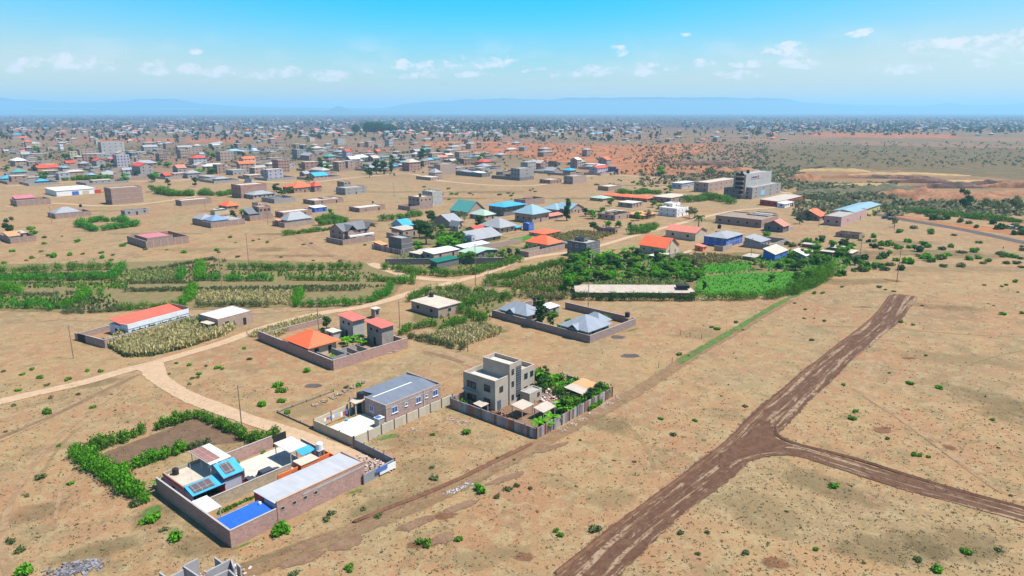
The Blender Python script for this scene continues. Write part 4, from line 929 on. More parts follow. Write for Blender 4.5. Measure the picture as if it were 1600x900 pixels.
tank('black water tank on the porch roof of the stone bungalow', loc(c2, yw, .2, 8.2), 2.95, .75, 1.5)
yard(c2, yw, -9.3, -.1, -2.0, 7.0, mat('slab', (.56, .50, .43)))
walls('tan corrugated fence round the bungalow yard', c2, yw, [(-10.4, -3.2, 15.4, -3.0), (-10.5, -3.1, -10.8, 8.8), (-10.7, 8.9, -2.2, 9.6, 1.9)], 1.9, FT, 'metal_fence', 'fence', 3.2, False)
walls('grey sheet fence on dark posts beside the rubble pile', c2, yw, [(-10.6, -3.6, -10.9, -14.9), (-11, -15.2, -18, -15.4)], 1.7, FG, 'metal_fence', 'fence', 2.4, False)
T = thing('fabric_banner', 'blue and white cloth hung on the grey sheet fence by the rubble', 'banner', c2, yw); MB().box(-14.6, -11.1, -15.62, -15.56, .3, 1.5, bottom=True).part('white_cloth', MW['white'], T); MB().box(-15.4, -13.0, -15.75, -15.70, 1.1, 1.7, bottom=True).part('blue_cloth', MW['blue'], T)
T = thing('outhouse', 'small pale grey outhouse with blue and white top in the bungalow yard', 'shed', loc(c2, yw, -2.6, -.9), yw); MB().box(0, 1.4, 0, 1.4, 0, 1.9).part('wall', MW['rend'], T); MB().box(-.1, 1.5, -.1, 1.5, 1.9, 2.0, bottom=True).part('roof', MR['white'], T); MB().box(.1, .9, .3, 1.2, 2.0, 2.15).part('blue_lid', MW['blue'], T)
T = thing('clothes_line', 'coloured washing hanging on a line at the back of the bungalow yard', 'washing line', c2, yw)
for x in (-9.6, -3.0): MB().tube((x, 7.9, 0), (x, 7.9, 1.9), .04, .04, 6).part('post', M_METAL, T)
MB().tube((-9.6, 7.9, 1.8), (-3, 7.9, 1.8), .012, .012, 4).part('line', M_WT, T)
random.seed(4)
for i in range(9): x = -9 + i * .65; MB().box(x, x + .45, 7.88, 7.92, 1.8 - random.uniform(.5, 1.1), 1.8, bottom=True).part('cloth', [MW['white'], MW['red'], MW['blue'], MW['white'], MW['lblue'], MW['cream']][i % 6], T)
T = thing('bucket', 'turquoise bucket under the washing line', 'bucket', loc(c2, yw, -4.6, 6.7), 0, z=.05); MB().cyl(0, 0, 0, .5, .25, .35, 12).part('body', mat('gloss', (.03, .35, .45)), T)
bush(*loc(c2, yw, -8.0, -2.0), .5, 'green', 'small spiky plant beside the concrete yard of the bungalow', 'plants in the bungalow yard', world=True)
# heap of building stones
def stones(name, label, pts, n, s, m_, h=.4):
    random.seed(n); mb = MB()
    for _ in range(n):
        u = random.choice(pts); c = Vector((u[0] + random.gauss(0, u[2]), u[1] + random.gauss(0, u[2] * .8), random.uniform(0, h)))
        k = s * random.uniform(.5, 1.3); a = random.uniform(0, pi); ex = Vector((cos(a), sin(a), random.uniform(-.3, .3))) * k; ey = Vector((-sin(a), cos(a), 0)) * k * .6; ez = Vector((0, 0, k * .5))
        q = [c + ex * i + ey * j for i, j in ((-1, -1), (1, -1), (.9, 1), (-1, .9))]; r = [p + ez for p in q]
        mb.face(r)
        for i in range(4): mb.face([q[i], q[(i + 1) % 4], r[(i + 1) % 4], r[i]])
    o = mb.part(name, m_); tag(o, label, 'stones', None, 'stuff'); return o
stones('rubble_pile', 'heap of pinkish rubble behind the grey sheet fence', [(*loc(c2, yw, x, y), .9) for x, y in ((-13, -12), (-15, -11.5), (-13.5, -9.5), (-16, -13), (-12.5, -14))], 420, .22, mat('rock', (.30, .21, .18), (.40, .30, .26)), .7)
stones('stone_pile', 'patch of grey cut stones laid on the ground', [(*g(x, y), .85) for x, y in ((95, 893), (108, 888), (122, 886), (135, 884), (147, 883), (112, 893), (128, 891), (100, 898))], 240, .24, mat('rock', (.11, .10, .11), (.17, .155, .17)), .12)
stones('rubbish_strip', 'strip of pale rubbish along the ditch', [(*g(x, y), .35) for x, y in ((700, 771), (708, 768), (716, 765), (724, 761), (732, 757), (762, 728), (768, 725))], 130, .13, mat('rock', (.22, .24, .30), (.42, .40, .42)), .1)
stones('rubbish_strip', 'pale rubbish scattered at the foot of the patchwork iron fence', [(*g(x, y), .5) for x, y in ((880, 672), (895, 663), (910, 655), (925, 646), (940, 637), (952, 630), (965, 622))], 170, .14, mat('rock', (.26, .19, .17), (.42, .36, .34)), .1)
stones('rubbish_strip', 'faint pink litter on the dry ground before the iron fence', [(*g(x, y), .6) for x, y in ((716, 661), (705, 655), (728, 660), (650, 668), (640, 672))], 70, .14, mat('rock', (.30, .2, .18), (.40, .29, .27)), .06)
stones('stone_row', 'line of loose stones along the wire fenced plot', [(*g(x, y), .45) for x, y in ((520, 622), (530, 617), (540, 612), (552, 606), (566, 598), (505, 628), (492, 634))], 260, .17, mat('rock', (.24, .17, .13), (.34, .27, .21)), .3)
stones('stone_row', 'loose stones fallen outside the pink stone wall of the orange roof compound', [(*g(x, y), .5) for x, y in ((606, 552), (616, 549), (626, 545), (634, 541))], 120, .16, mat('rock', (.30, .23, .19), (.42, .34, .29)), .2)
# wire plot west of the bungalow
T = walls('low stone kerb wall of the wire fenced plot beside the dirt road', c2, yw, [(-10.9, 9.2, -11.2, 21, .35), (-11.2, 21, 3, 21.5, .3)], .3, mat('block', (.2, .16, .13)), 'low_wall', 'wall', 3.0, False)
# ---------------- three storey house with iron fence
c3 = (4.6, 122.0)
T = walls('patchwork rusty iron sheet fence round the tall grey house', c3, yw, [(0, 0, 26.5, 0), (0, .1, 0, 22.8), (.1, 22.9, 25, 22.9), (26.4, .1, 26.4, 12)], 2.1, MW['iron'], 'iron_fence', 'fence', 2.6, False)
patch('path_soil', [loc(c3, yw, *p) for p in ((.3, .3), (26, .3), (26, 22.5), (.3, 22.5))], BROWN, .05, world=True)
T = thing('tall_house', 'unfinished grey rendered house with stair tower and dark stair window', 'house', loc(c3, yw, 4.4, 14.2), yw)
GR = mat('plain', (.37, .315, .26)); w_ = MB(); w_.box(0, 13, 0, 9, -.2, 5.7); w_.ring(0, 13, 0, 9, 5.7, 6.6, .22); w_.part('wall', GR, T)
MB().box(.22, 4.3, .22, 8.78, 5.702, 5.73).part('terrace_floor', MR['wslab'], T)
w_ = MB(); w_.box(4.3, 8.2, -.25, 7.2, 5.7 if False else -.2, 8.2); w_.ring(4.3, 8.2, -.25, 7.2, 8.2, 9.0, .2); w_.part('stair_tower', GR, T)
MB().box(4.52, 7.98, -.03, 6.98, 8.202, 8.23).part('tower_roof', MR['wslab'], T)
cp = MB(); 
for (a_, b_, c_, d_, z_) in ((-.03, 4.25, -.03, .25, 6.6), (8.25, 13.03, -.03, .25, 6.6), (-.03, .25, .25, 9.03, 6.6), (12.75, 13.03, .25, 9.03, 6.6), (4.27, 8.23, -.28, -.03, 9.0), (4.27, 4.53, -.03, 7.23, 9.0), (7.97, 8.23, -.03, 7.23, 9.0), (4.53, 7.97, 6.98, 7.23, 9.0)): cp.box(a_, b_, c_, d_, z_, z_ + .08)
cp.part('coping', mat('plain', (.42, .33, .29)), T)
sw = MB().box(6.4, 8.0, -.31, -.252, 1.2, 8.0).part('stair_window', M_GL, T)
bars = MB()
for k in range(1, 14): bars.box(6.4, 8.0, -.35, -.312, 1.2 + k * .5, 1.2 + k * .5 + .05)
for x in (6.9, 7.45): bars.box(x, x + .05, -.36, -.352, 1.2, 8)
bars.part('glazing_bars', mat('flat', (.2, .2, .22)), sw)
for (x, z) in ((1.9, 3.7), (10, 4.2), (12, 4.2), (10, 1.2), (12, 1.2)): window(T, 'f', x, z, 1.1, 1.25, 'dark')
for z in (.9, 3.9, 6.6): window(T, 'f', 5.3, z, .75, 1.2, 'dark', y=-.25)
door(T, 'f', 1.2, 0, 1.1, 2.1, mat('flat', (.05, .09, .14)))
for (y, z, w2_) in ((2.2, 3.8, 1.7), (2.2, .8, 1.7), (6.6, 3.5, 2.6), (6.6, .6, 2.6)): window(T, 'l', y, z, w2_, 1.5, 'dark')
MB().box(-.7, -.002, 4.6, 8.8, 2.9, 3.1, bottom=True).part('balcony', GR, T)
T = thing('outhouse', 'small flat concrete outhouse at the foot of the grey stair tower', 'shed', loc(c3, yw, 11.6, 10.9), yw); MB().ring(0, 4.2, 0, 2.6, 0, 2.5, .2).part('wall', GR, T); MB().box(.2, 4, .2, 2.4, 2.0, 2.2).part('roof', MR['gslab'], T); window(T, 'f', 3, 1, .8, .9, 'dark')
canopy('left cream sheet shed roof between the grey house and the iron fence', c3, yw, 4.6, 8.4, 7.2, 10.2, 2.3, 2.6, 'sheet', name='shed', cat='shed')
canopy('right cream sheet shed roof just inside the iron fence', c3, yw, 6.6, 10.8, 3.4, 6.0, 2.1, 2.5, 'sheet', name='shed', cat='shed')
canopy('tiny cream sheet roof by the left side of the iron fence', c3, yw, 1.0, 3.4, 15.0, 17.3, 1.9, 2.1, 'sheet', name='shed', cat='shed')
T = thing('shed', 'open shed with half orange half white roof among banana plants', 'shed', c3, yw); MB().slab([(18.4, 2.2, 2.5), (21.6, 2.2, 2.5), (21.6, 7, 2.9), (18.4, 7, 2.9)], .08).part('white_roof', MR['sheet'], T); MB().slab([(21.62, 2.2, 2.5), (25.6, 2.2, 2.5), (25.6, 7, 2.9), (21.62, 7, 2.9)], .08).part('orange_roof', MR['orangesheet'], T)
for x in (18.6, 25.3):
    for y in (2.4, 6.8): MB().box(x, x + .12, y, y + .12, -.1, 2.45).part('post', M_POLE, T)
stones('rubble_pile', 'pink rubble and boards heaped inside the iron fence', [(*loc(c3, yw, x, y), 1.0) for x, y in ((15, 9), (16, 11), (14, 7.5), (18, 9.5), (19.5, 12), (17, 14))], 420, .22, mat('rock', (.34, .20, .16), (.50, .38, .34)), .7)
random.seed(12)
for i in range(26):
    x, y = [(random.uniform(12, 17.5), random.uniform(.8, 4.5)), (random.uniform(17, 25), random.uniform(.7, 1.9)), (random.uniform(18, 25.5), random.uniform(8, 20)), (random.uniform(1, 11), random.uniform(.7, 2.0))][(0, 2, 2, 1, 3)[i % 5] if i % 5 != 0 else 0]
    banana(loc(c3, yw, x, y), random.uniform(2.3, 3.6), 'banana plant inside the iron fence', 'banana plants round the tall grey house')
for i in range(18):
    x, y = [(random.uniform(17.5, 26), random.uniform(10, 21)), (random.uniform(12, 17), random.uniform(1.5, 5)), (random.uniform(17, 25), random.uniform(1.2, 2.6)), (random.uniform(14, 25), random.uniform(17, 22))][i % 4]; tree(*loc(c3, yw, x, y), random.uniform(2.8, 4.4), ['dark', 'round', 'dark'][i % 3], 'leafy tree inside the iron fence', 'trees inside the iron fence', True)
hedge([loc(c3, yw, 11, 1.3), loc(c3, yw, 25.8, 1.0)], 3.1, 2.0, LG, 'green shrubs spilling over the sunny side of the iron fence', 70, s=.3, world=True)
for i_, (a_, b_) in enumerate((((18.5, 9.2), (25.8, 8.6)), ((18, 13.5), (25.8, 13)), ((14, 20.5), (25.5, 18.5)))): hedge([loc(c3, yw, *a_), loc(c3, yw, *b_)], 2.8, 2.4, LG, 'leafy shrub row inside the iron fence, %s behind the orange and white shed' % ('just', 'farther', 'farthest')[i_], 160, s=.3, world=True)
hedge([loc(c3, yw, 26.3, -.4), loc(c3, yw, 17, -.5)], 1.1, .7, LB, 'light green creeper low along the iron fence', 40, .3, s=.2, world=True)
hedge([loc(c3, yw, .8, 19), loc(c3, yw, .9, 22)], 2.2, 1.2, LG, 'green shrubs in the left corner of the iron fence', 70, s=.3, world=True)
hedge([loc(c3, yw, 1.0, 8), loc(c3, yw, 1.0, 12)], 2.6, 1.0, mat('leaf', (.15, .06, .05), (.2, .09, .07)), 'reddish brown shrubs along the shaded iron fence', 60, s=.25, world=True)
# ---------------- orange hip roof compound
c4, y4 = (-42.6, 158.2), 48
walls('stone compound wall round the orange roofed house, dark on its shaded side', c4, y4, [(0, 0, 22.9, 0, 2.6), (0, .1, 0, 35, 2.5), (.1, 35.1, 20.5, 35.1, 1.5), (22.8, .1, 22.8, 6, 2.0)], 2.5, LSTONE)
house('house', 'square house under a bright orange hipped roof inside the stone wall', 'house', loc(c4, y4, .9, 11.4), y4, 7.8, 10, 2.9, 'hip', 'cream', 'orange', rh=2.6, o=.9, wf=2, wl=2)
T = walls('roofless grey block rooms in front of the orange hipped roof', c4, y4, [(1.2, 2.2, 1.2, 8.6), (1.3, 2.2, 5.4, 2.2), (5.4, 2.3, 5.4, 8.6), (7.4, 2.3, 7.4, 9, 1.5), (9.6, 2.3, 9.6, 8, 1.6), (12.6, 2.3, 12.6, 8, 1.5), (5.5, 8.7, 12.6, 8.7, 1.4)], 2.4, MW['grey'], 'unfinished_rooms', 'building', None, False)
def unit(lab, x0, y0, a, b):
    T = thing('tall_outbuilding', lab, 'building', c4, y4); MB().box(x0, x0 + a, y0, y0 + b, -.2, 5.2).part('wall', MW['concrete'] if x0 < 18 else mat('block', (.30, .26, .24)), T)
    MB().slab([(x0 - .5, y0 - .6, 5.35), (x0 + a + .4, y0 - .6, 5.35), (x0 + a + .4, y0 + b + .6, 5.9), (x0 - .5, y0 + b + .6, 5.9)], .12).part('roof', mat('corr', (.50, .13, .10)), T)
    for y in (y0 + b * .3, y0 + b * .7): window(T, 'l', y, 3.6, 1.0, .9, 'hole', x=x0)
    door(T, 'l', y0 + b * .5, 0, .9, 2, M_DK, x=x0); return T
unit('farther two storey block with flat red sheet roof beside the round tree', 17.3, 16, 3.8, 6.2); T = unit('nearer two storey block with red sheet roof at the corner of the stone wall', 18.6, 5.2, 3.8, 6.4)
tree(*loc(c4, y4, 15.6, 26), 4.8, 'dark', 'round dark green tree beside the orange hipped roof', None, True, w_=1.1)
house('shed', 'small grey flat shed between the round tree and the red roofed blocks', 'shed', loc(c4, y4, 13.2, 19.5), y4, 2.6, 3.2, 2.3, 'slab', 'concrete', 'wslab', wf=0, wl=1)
random.seed(5)
for i in range(14): banana(loc(c4, y4, random.uniform(12.5, 18), random.uniform(9.5, 15.5)), random.uniform(1.8, 2.8), 'banana plant in the yard between orange roof and red roofs', 'banana plants in the orange roof compound')
for i in range(2): banana(loc(c4, y4, 3.0 + i * 1.2, 6.5), 1.8, 'banana plant inside the roofless grey rooms', 'banana plants in the grey rooms')
crop([(385, 527), (432, 528), (478, 508), (512, 502), (497, 495), (440, 510)], LY, 'maize_field', 'dry yellow maize behind the orange hipped roof', 900, 1.5)
# ---------------- slab roofed house with tank
c5, y5 = (-21.8, 200.8), 47
T = house('house', 'flat house with rust stained cream slab roof and a black tank', 'house', loc(c5, y5, .6, .8), y5, 9, 12.6, 3.3, 'slab', 'stone', 'slab', wf=1, wl=2)
tank('black tank on the cream slab roof beside the dirt road', loc(c5, y5, 7.6, 12), 3.3, .7, 1.5)
house('gate_pillar', 'small white topped gate pillar beside the dirt road', 'pillar', g(586, 498), 47, 1.8, 1.8, 3.0, 'slab', 'stone', 'wslab', wf=1, wl=0, doors=False)
# ---------------- grey hip roofs
c6, y6 = (20.7, 178.7), 47
walls('brown stone wall round two grey roofed houses', c6, y6, [(0, 0, 22, 0), (0, .1, 0, 36.5), (.1, 36.4, 18, 36.4, 1.6), (22, .1, 22, 26)], 2.1, mat('block', (.29, .21, .19), (.33, .24, .21)))
LG_ = mat('corr', (.22, .245, .29)); MR['hipgrey'] = LG_
T = house('house', 'left of two grey hipped houses inside the brown stone wall', 'house', loc(c6, y6, 1.0, 23.4), y6, 6.4, 10.6, 2.7, 'hip', 'cream', 'hipgrey', rh=2.4, o=.7, wf=1, wl=2)
MB().gable(-.9, 3, 4.3, 7.2, 2.9, 1.0, .1, 'x').part('porch_roof', LG_, T)
T = house('house', 'right of two grey hipped houses, with a wing and a blue roof valley', 'house', loc(c6, y6, 1.0, 1.4), y6, 9.6, 9.0, 2.7, 'hip', 'cream', 'hipgrey', rh=2.8, o=.8, wf=2, wl=2)
MB().hip(8.4, 13.2, 2.2, 8.4, 2.75, 2.1, .5).part('wing_roof', LG_, T); MB().box(8.8, 12.8, 2.6, 8, -.1, 2.65).part('wall', MW['cream'], T); MB().gable(-1.2, 3, 2.6, 6, 2.85, 1.2, .1, 'x').part('porch_roof', LG_, T)
tree(*loc(c6, y6, 2.2, 19.0), 9.5, 'narrow', 'tall slim green tree between the two grey hipped roofs', None, True, w_=1.5)
tree(*loc(c6, y6, 4.6, 16.5), 5.0, 'round', 'lower green tree beside the tall slim tree', None, True)
T = thing('water_tower', 'dark stacked water tanks on a stand behind the left grey roof', 'water tank', loc(c6, y6, 9, 27), y6)
MB().box(-1.2, 1.2, -1.2, 1.2, 0, 3.4).part('stand', MW['dgrey'], T); MB().cyl(-.2, 0, 3.4, 4.8, .7, .7, 12).part('tank', M_TANK, T); MB().cyl(.5, .9, 4.8, 5.7, .55, .5, 12).part('tank', M_TANK, T)
house('shed', 'small white roofed shed behind the slim tree in the grey roof compound', 'shed', loc(c6, y6, 12, 24), y6, 4.4, 3.4, 2.5, 'mono', 'rend', 'white', rh=.4, wf=1, wl=1)
T = thing('tank_stand', 'black tank on a brown stand in the right corner of the brown wall', 'water tank', loc(c6, y6, 20, 1.6), y6); MB().box(-1.1, 1.1, -1.1, 1.1, 0, 2.6).part('stand', MW['brick'], T); MB().cyl(0, 0, 2.6, 4.0, .7, .7, 12).part('tank', M_TANK, T)
tree(*loc(c6, y6, 16, 6.5), 3.6, 'round', 'small green tree beside the black tank in the brown walled yard', None, True)
for i, (x, y) in enumerate(((6, 15), (8.5, 13.8), (11, 16), (4, 13.2))): bush(*loc(c6, y6, x, y), 1.4, 'bright', 'bright green shrub in the yard between the two grey roofs', 'shrubs between the grey roofs', world=True)
# ---------------- white fronted house with red roof, left
MW['white7'] = None; del MW['white7']; c7, y7 = (-106.3, 174.6), 60
T = walls('brown stone wall with black gate round the long red roof', c7, y7, [(0, 0, 27, 0, 2.2), (0, .1, 0, 8.6, 2.2), (0, 12.4, 0, 13.6, 2.0), (.1, 13.5, 26, 13.5, 1.6), (27, .1, 27, 13.5, 1.8)], 2.2, mat('block', (.35, .25, .21), (.39, .27, .22)))
MB().box(-.05, .05, 8.7, 12.3, 0, 2.1).part('gate', M_DK, T)
T = thing('long_house', 'long white fronted house with sloping bright red roof', 'house', loc(c7, y7, 8.0, 2.2), y7)
WL = mat('plain', (.56, .58, .66)); MB().box(0, 18.5, 0, 8.6, -.2, 3.0).part('wall', WL, T); w_ = MB(); w_.box(-.1, 18.6, -.12, -.002, 2.6, 4.0); w_.box(-.1, -.002, -.002, 3, 2.6, 3.9); w_.part('parapet', M_WT, T)
MB().slab([(0, .02, 3.05), (18.4, .02, 3.05), (18.4, 8.7, 4.3), (0, 8.7, 4.3)], .1).part('roof', mat('corr', (.60, .11, .07)), T)
MB().box(18.45, 18.65, 0, 8.7, 3.0, 4.5).part('end_parapet', MW['stone'], T)
for x in (3.5, 7.2, 10.8, 15, 17): window(T, 'f', x, 1.2, 1.5 if x != 7.2 else .8, .9, 'white')
door(T, 'l', 2, 0, .9, 2, M_DK); door(T, 'l', 5.6, 0, 1, 2, M_DK)
hedge([loc(c7, y7, 3, 1), loc(c7, y7, 6, 4), loc(c7, y7, 3, 7)], .6, 1, mat('leaf', (.3, .25, .2), (.3, .2, .25)), 'clutter of low plants behind the black gate', 30, s=.25, cat='shrubs', world=True)
crop([(166, 540), (196, 520), (262, 504), (316, 507), (372, 512), (352, 524), (296, 543), (238, 556), (196, 558)], LY, 'maize_field', 'tall half dry maize between the red roof and the dirt road', 3800, 1.9, .3)
crop([(200, 521), (262, 504), (318, 505), (325, 510), (262, 516), (210, 530)], LG, 'maize_field', 'greener maize along the stone wall of the long red roof', 700, 2.0, .3)
crop([(166, 541), (186, 534), (250, 548), (340, 528), (350, 524), (296, 543), (238, 557), (196, 559)], LD, 'weed_margin', 'grey green weeds along the edge of the near maize field', 900, .8, .3)
c8, y8 = (-82.2, 188.5), 55
T = house('house', 'brown stone house with glaring white flat roof beside the maize', 'house', c8, y8, 11.2, 9.6, 3.7, 'flat', 'stone', 'white', parapet=.15, wf=2, wl=1); MB().box(-2.4, -.01, 1, 5, 2.4, 2.6, bottom=True).part('porch_roof', MR['slab'], T); MB().box(-2.2, -2, 1.2, 1.4, 0, 2.4).part('porch_post', MW['concrete'], T)
# ---------------- unfinished walls at the bottom edge
T = thing('unfinished_building', 'grey block walls of an unfinished building at the bottom edge', 'building', g(320, 930), 0); w_ = MB(); o_ = T.location
for (a_, b_) in (((286, 884), (309, 872.5)), ((286, 884), (322, 908)), ((321, 894), (361, 873)), ((335.6, 870.6), (347, 879)), ((361, 873), (366, 888)), ((331, 902), (357.5, 890)), ((357.5, 890), (368, 900)), ((249, 894), (262, 903)), ((370, 880), (376, 886)), ((262, 903), (286, 890)), ((309, 925), (350, 903))):
    p, q = g(*a_, 3.0), g(*b_, 3.0); seg(w_, p[0] - o_[0], p[1] - o_[1], q[0] - o_[0], q[1] - o_[1], -.2, 3.0, .2)
w_.part('wall', mat('plain', (.30, .285, .295)), T)
stones('rubble_pile', 'pink rubble inside the unfinished walls at the bottom edge', [(*g(x, y), 1.2) for x, y in ((320, 905), (345, 905), (360, 900))], 200, .2, mat('rock', (.4, .3, .28), (.5, .4, .38)), .5)
# ------------------------------------------------------------------ hedges near and mid
hedge([(137, 706), (160, 701), (190, 692), (222, 678)], 2.6, 2.1, LG, 'bright hedge along the far left side of the brown field by the stone compound', 330, s=.22)
hedge([(247, 672), (275, 663), (306, 652)], 2.5, 2.0, LG, 'bright hedge at the far corner of the brown field', 330, s=.22)
hedge([(312, 654), (345, 667), (376, 680)], 2.2, 2.0, LG, 'low green hedge beside the dirt road ending at the leafy bush', 300, s=.22)
hedge([(376, 686), (400, 692), (430, 684)], 2.4, 2.1, LG, 'bushy green clump at the road corner behind the back stone wall', 360, s=.22)
hedge([(122, 716), (145, 732), (180, 752), (212, 775), (224, 784)], 3.1, 3.3, LB, 'thick tall bright hedge running to the left corner of the stone compound', 620, s=.22)
hedge([(160, 742), (200, 737), (240, 722), (285, 706)], 2.3, 2.2, LB, 'bright hedge between the brown field and the lilac terrace house', 420, s=.22)
hedge([(285, 706), (322, 696)], 1.6, 1.6, LD, 'dull green hedge end behind the sheet canopy', 200, s=.22)
LBR = mat('leaf', (.055, .21, .02), (.085, .28, .03))
for i, (pts, h, wd, m_, lab, dn, gp) in enumerate([
    ([(-20, 428), (60, 426), (110, 422), (176, 421)], 3.0, 3.0, LG, 'long bright hedge along the top of the left farm plots', 90, .1),
    ([(-20, 443), (60, 442), (110, 439), (150, 438), (178, 437)], 3.0, 3.0, LBR, 'second bright hedge down in the left farm plots', 90, .1),
    ([(176, 438), (184, 430), (192, 420)], 2.6, 3, LBR, 'short slanting hedge closing the left farm plots', 100, 0),
    ([(-10, 455), (12, 459), (32, 463)], 3.4, 3.4, LB, 'bright clump of hedge at the left edge of the farm plots', 140, 0),
    ([(-20, 482), (40, 482), (80, 484), (106, 480)], 2.8, 2.8, LBR, 'bright hedge nearest the track at the left edge', 100, 0),
    ([(106, 480), (124, 472), (138, 463), (158, 459)], 2.6, 2.8, LB, 'slanting bright hedge between two left farm plots', 120, 0),
    ([(40, 464), (90, 462), (134, 459)], 1.5, 1.8, LD, 'thin dull hedge behind the slanting bright hedge', 60, .25),
    ([(280, 440), (286, 426)], 2.4, 2.6, LBR, 'small bright hedge stub beside a bare gap', 120, 0),
    ([(312, 438), (318, 420)], 3.0, 3.6, LB, 'big bright hedge stub right of the bare gap', 160, 0),
    ([(316, 438), (360, 439), (424, 439)], 2.2, 2.4, LBR, 'bright hedge below the small ploughed plot', 90, 0),
    ([(352, 421), (420, 423), (500, 422), (562, 421)], 2.6, 2.2, LG, 'long hedge along the top of the middle farm plots', 80, .1),
    ([(456, 438), (520, 439), (600, 440), (645, 444)], 1.7, 1.8, LG, 'low hedge running to the dirt road bend', 70, .12),
    ([(188, 428), (255, 420), (330, 406), (350, 410)], 1.2, 1.6, LD, 'thin dull hedge slanting above the maize plot', 45, .25),
    ([(186, 444), (240, 443), (300, 443)], 1.0, 1.4, LD, 'low dull hedge under the upper maize plot', 45, .2),
    ([(200, 456), (290, 455), (380, 457), (450, 456), (560, 454)], 1.3, 1.8, LD, 'sparse dull hedge along the middle of the farm plots', 50, .28),
    ([(302, 454), (298, 466), (284, 478)], 2.4, 2.8, LB, 'bright hedge curving round the brown plot', 130, 0),
    ([(284, 480), (240, 482), (205, 484), (184, 484)], 1.8, 2.2, LG, 'dull to bright hedge behind the long red roof', 80, .1),
    ([(100, 490), (140, 489), (190, 486)], 1.1, 2.0, LD, 'low grey green hedge behind the stone compound wall on the left', 60, .1),
    ([(312, 480), (360, 479), (415, 480)], 1.8, 2.0, LD, 'grey green hedge below the dry maize plot', 70, .05),
    ([(470, 460), (466, 470), (462, 478)], 2.6, 2.6, LB, 'bright hedge at the left end of the ploughed plot', 130, 0),
    ([(462, 480), (500, 480), (545, 478), (582, 472), (604, 462), (610, 448)], 2.3, 2.2, LBR, 'bright hedge curving along the dirt road below the ploughed plot', 110, 0),
    ([(626, 444), (640, 438)], 2.4, 3, LB, 'bright hedge piece at the dirt road bend', 120, 0),
    ([(600, 420), (640, 428), (700, 432), (745, 428), (780, 418), (814, 408)], 2.4, 2.8, LG, 'thick hedge in front of the sheet roofed farm sheds', 100, .05),
    ([(762, 438), (800, 434), (826, 424), (870, 414), (910, 408)], 2.0, 2.2, LG, 'hedge along the near side of the dirt road', 90, .05),
    ([(640, 472), (665, 458), (720, 456), (770, 462), (800, 470)], 2.2, 2.2, LG, 'hedge round the maize behind the cream slab roof', 90, .05),
    ([(716, 488), (738, 496), (760, 506)], 2.6, 2.8, LG, 'green hedge left of the grey hipped roofs', 110, 0),
    ([(716, 484), (740, 474), (772, 466)], 2.0, 2.4, LG, 'hedge slanting behind the left grey hipped roof', 90, 0),
    ([(640, 528), (690, 540), (724, 547)], 1.6, 1.8, LD, 'low hedge along the near edge of the square maize plot', 80, .05),
    ([(690, 520), (706, 512), (726, 504)], 1.8, 2, LG, 'short green hedge at the back of the square maize plot', 90, 0),
    ([(626, 524), (640, 516), (680, 510)], 1.8, 2.0, LG, 'hedge beside the stone wall facing the cream slab roof', 90, .05),
    ([(806, 464), (860, 470), (898, 466)], 1.8, 2.4, LD, 'dull hedge behind the stacked water tanks', 70, .05),
    ([(898, 468), (960, 470), (1080, 470)], 2.0, 2.4, LK, 'dark hedge along the front of the long rusty shed roof', 110, 0),
    ([(1080, 470), (1150, 469), (1205, 466), (1240, 458), (1262, 450)], 2.4, 3.0, LG, 'green hedge along the near edge of the bright pasture', 110, .05),
    ([(1240, 458), (1272, 446), (1290, 430)], 4.2, 5, LG, 'tall bushy hedge at the right end of the bright pasture', 200, 0),
    ([(760, 446), (800, 448), (850, 442), (880, 440)], 1.9, 2.4, LG, 'hedge above the plots near the stacked tanks', 80, .1),
    ([(806, 456), (860, 459), (880, 456)], 2.0, 2.4, LG, 'short hedge left of the tall bushes by the long rusty shed', 100, 0),
    ([(445, 368), (480, 364), (530, 358)], 1.8, 2.4, LG, 'low hedge in front of a pale hipped roof far left of centre', 60, .05),
    ([(500, 345), (520, 342), (540, 348), (505, 352)], 2.6, 3.0, LG, 'bushy hedge block beside a pale hipped roof', 90, 0),
    ([(124, 352), (150, 347), (186, 346), (212, 354), (180, 358), (148, 362), (124, 354)], 2.6, 3.2, LBR, 'ring of green hedge standing alone on the bare ground', 90, .05),
    ([(105, 282), (130, 281), (166, 281)], 3, 6, LG, 'dense green hedge block beyond the brown three storey block', 90, 0),
    ([(246, 302), (270, 306), (300, 306), (325, 305)], 4, 6, LG, 'green tree row beside a low brown building', 130, .05),
    ([(330, 306), (345, 306), (362, 304)], 3, 5, LG, 'short green bush row left of a brown two storey block', 110, .05),
    ([(600, 345), (625, 342), (655, 338)], 3, 5, LG, 'green shrubs in front of the grey flat roofed block', 100, .05),
    ([(970, 305), (1010, 302), (1040, 304)], 3, 6, LG, 'green scrub row behind three orange roofs', 90, .1),
    ([(1075, 316), (1105, 312), (1140, 318)], 4, 8, LG, 'green scrub patch left of the tall grey hotel block', 130, .05),
    ([(985, 366), (1010, 364), (1022, 358)], 3, 4, LG, 'leafy hedge along the dirt road near the white building', 120, 0),
    ([(1360, 325), (1440, 333), (1520, 341), (1640, 352)], 2.2, 6, LG, 'long green thorn hedge beyond the asphalt road', 110, .1),
    ([(1250, 308), (1300, 316), (1360, 322)], 1.6, 5, LD, 'scrubby thorn hedge between quarry and asphalt road', 90, .1),
    ([(560, 206), (575, 206), (600, 207), (618, 207)], 22, 22, LK, 'dark tall stand of trees far out on the plain', 160, 0)]):
    dist = g(*pts[0])[1]; k = max(.24, dist / 1000 * 1.05)
    hedge(pts, h * 1.35, wd * 1.35, m_, lab, int(dn * 3.2 * min(2.4, (wd / 2.2) ** .7)), gp * .4, s=k * .85)
LDY = mat('leaf', (.26, .21, .08), (.36, .30, .12))
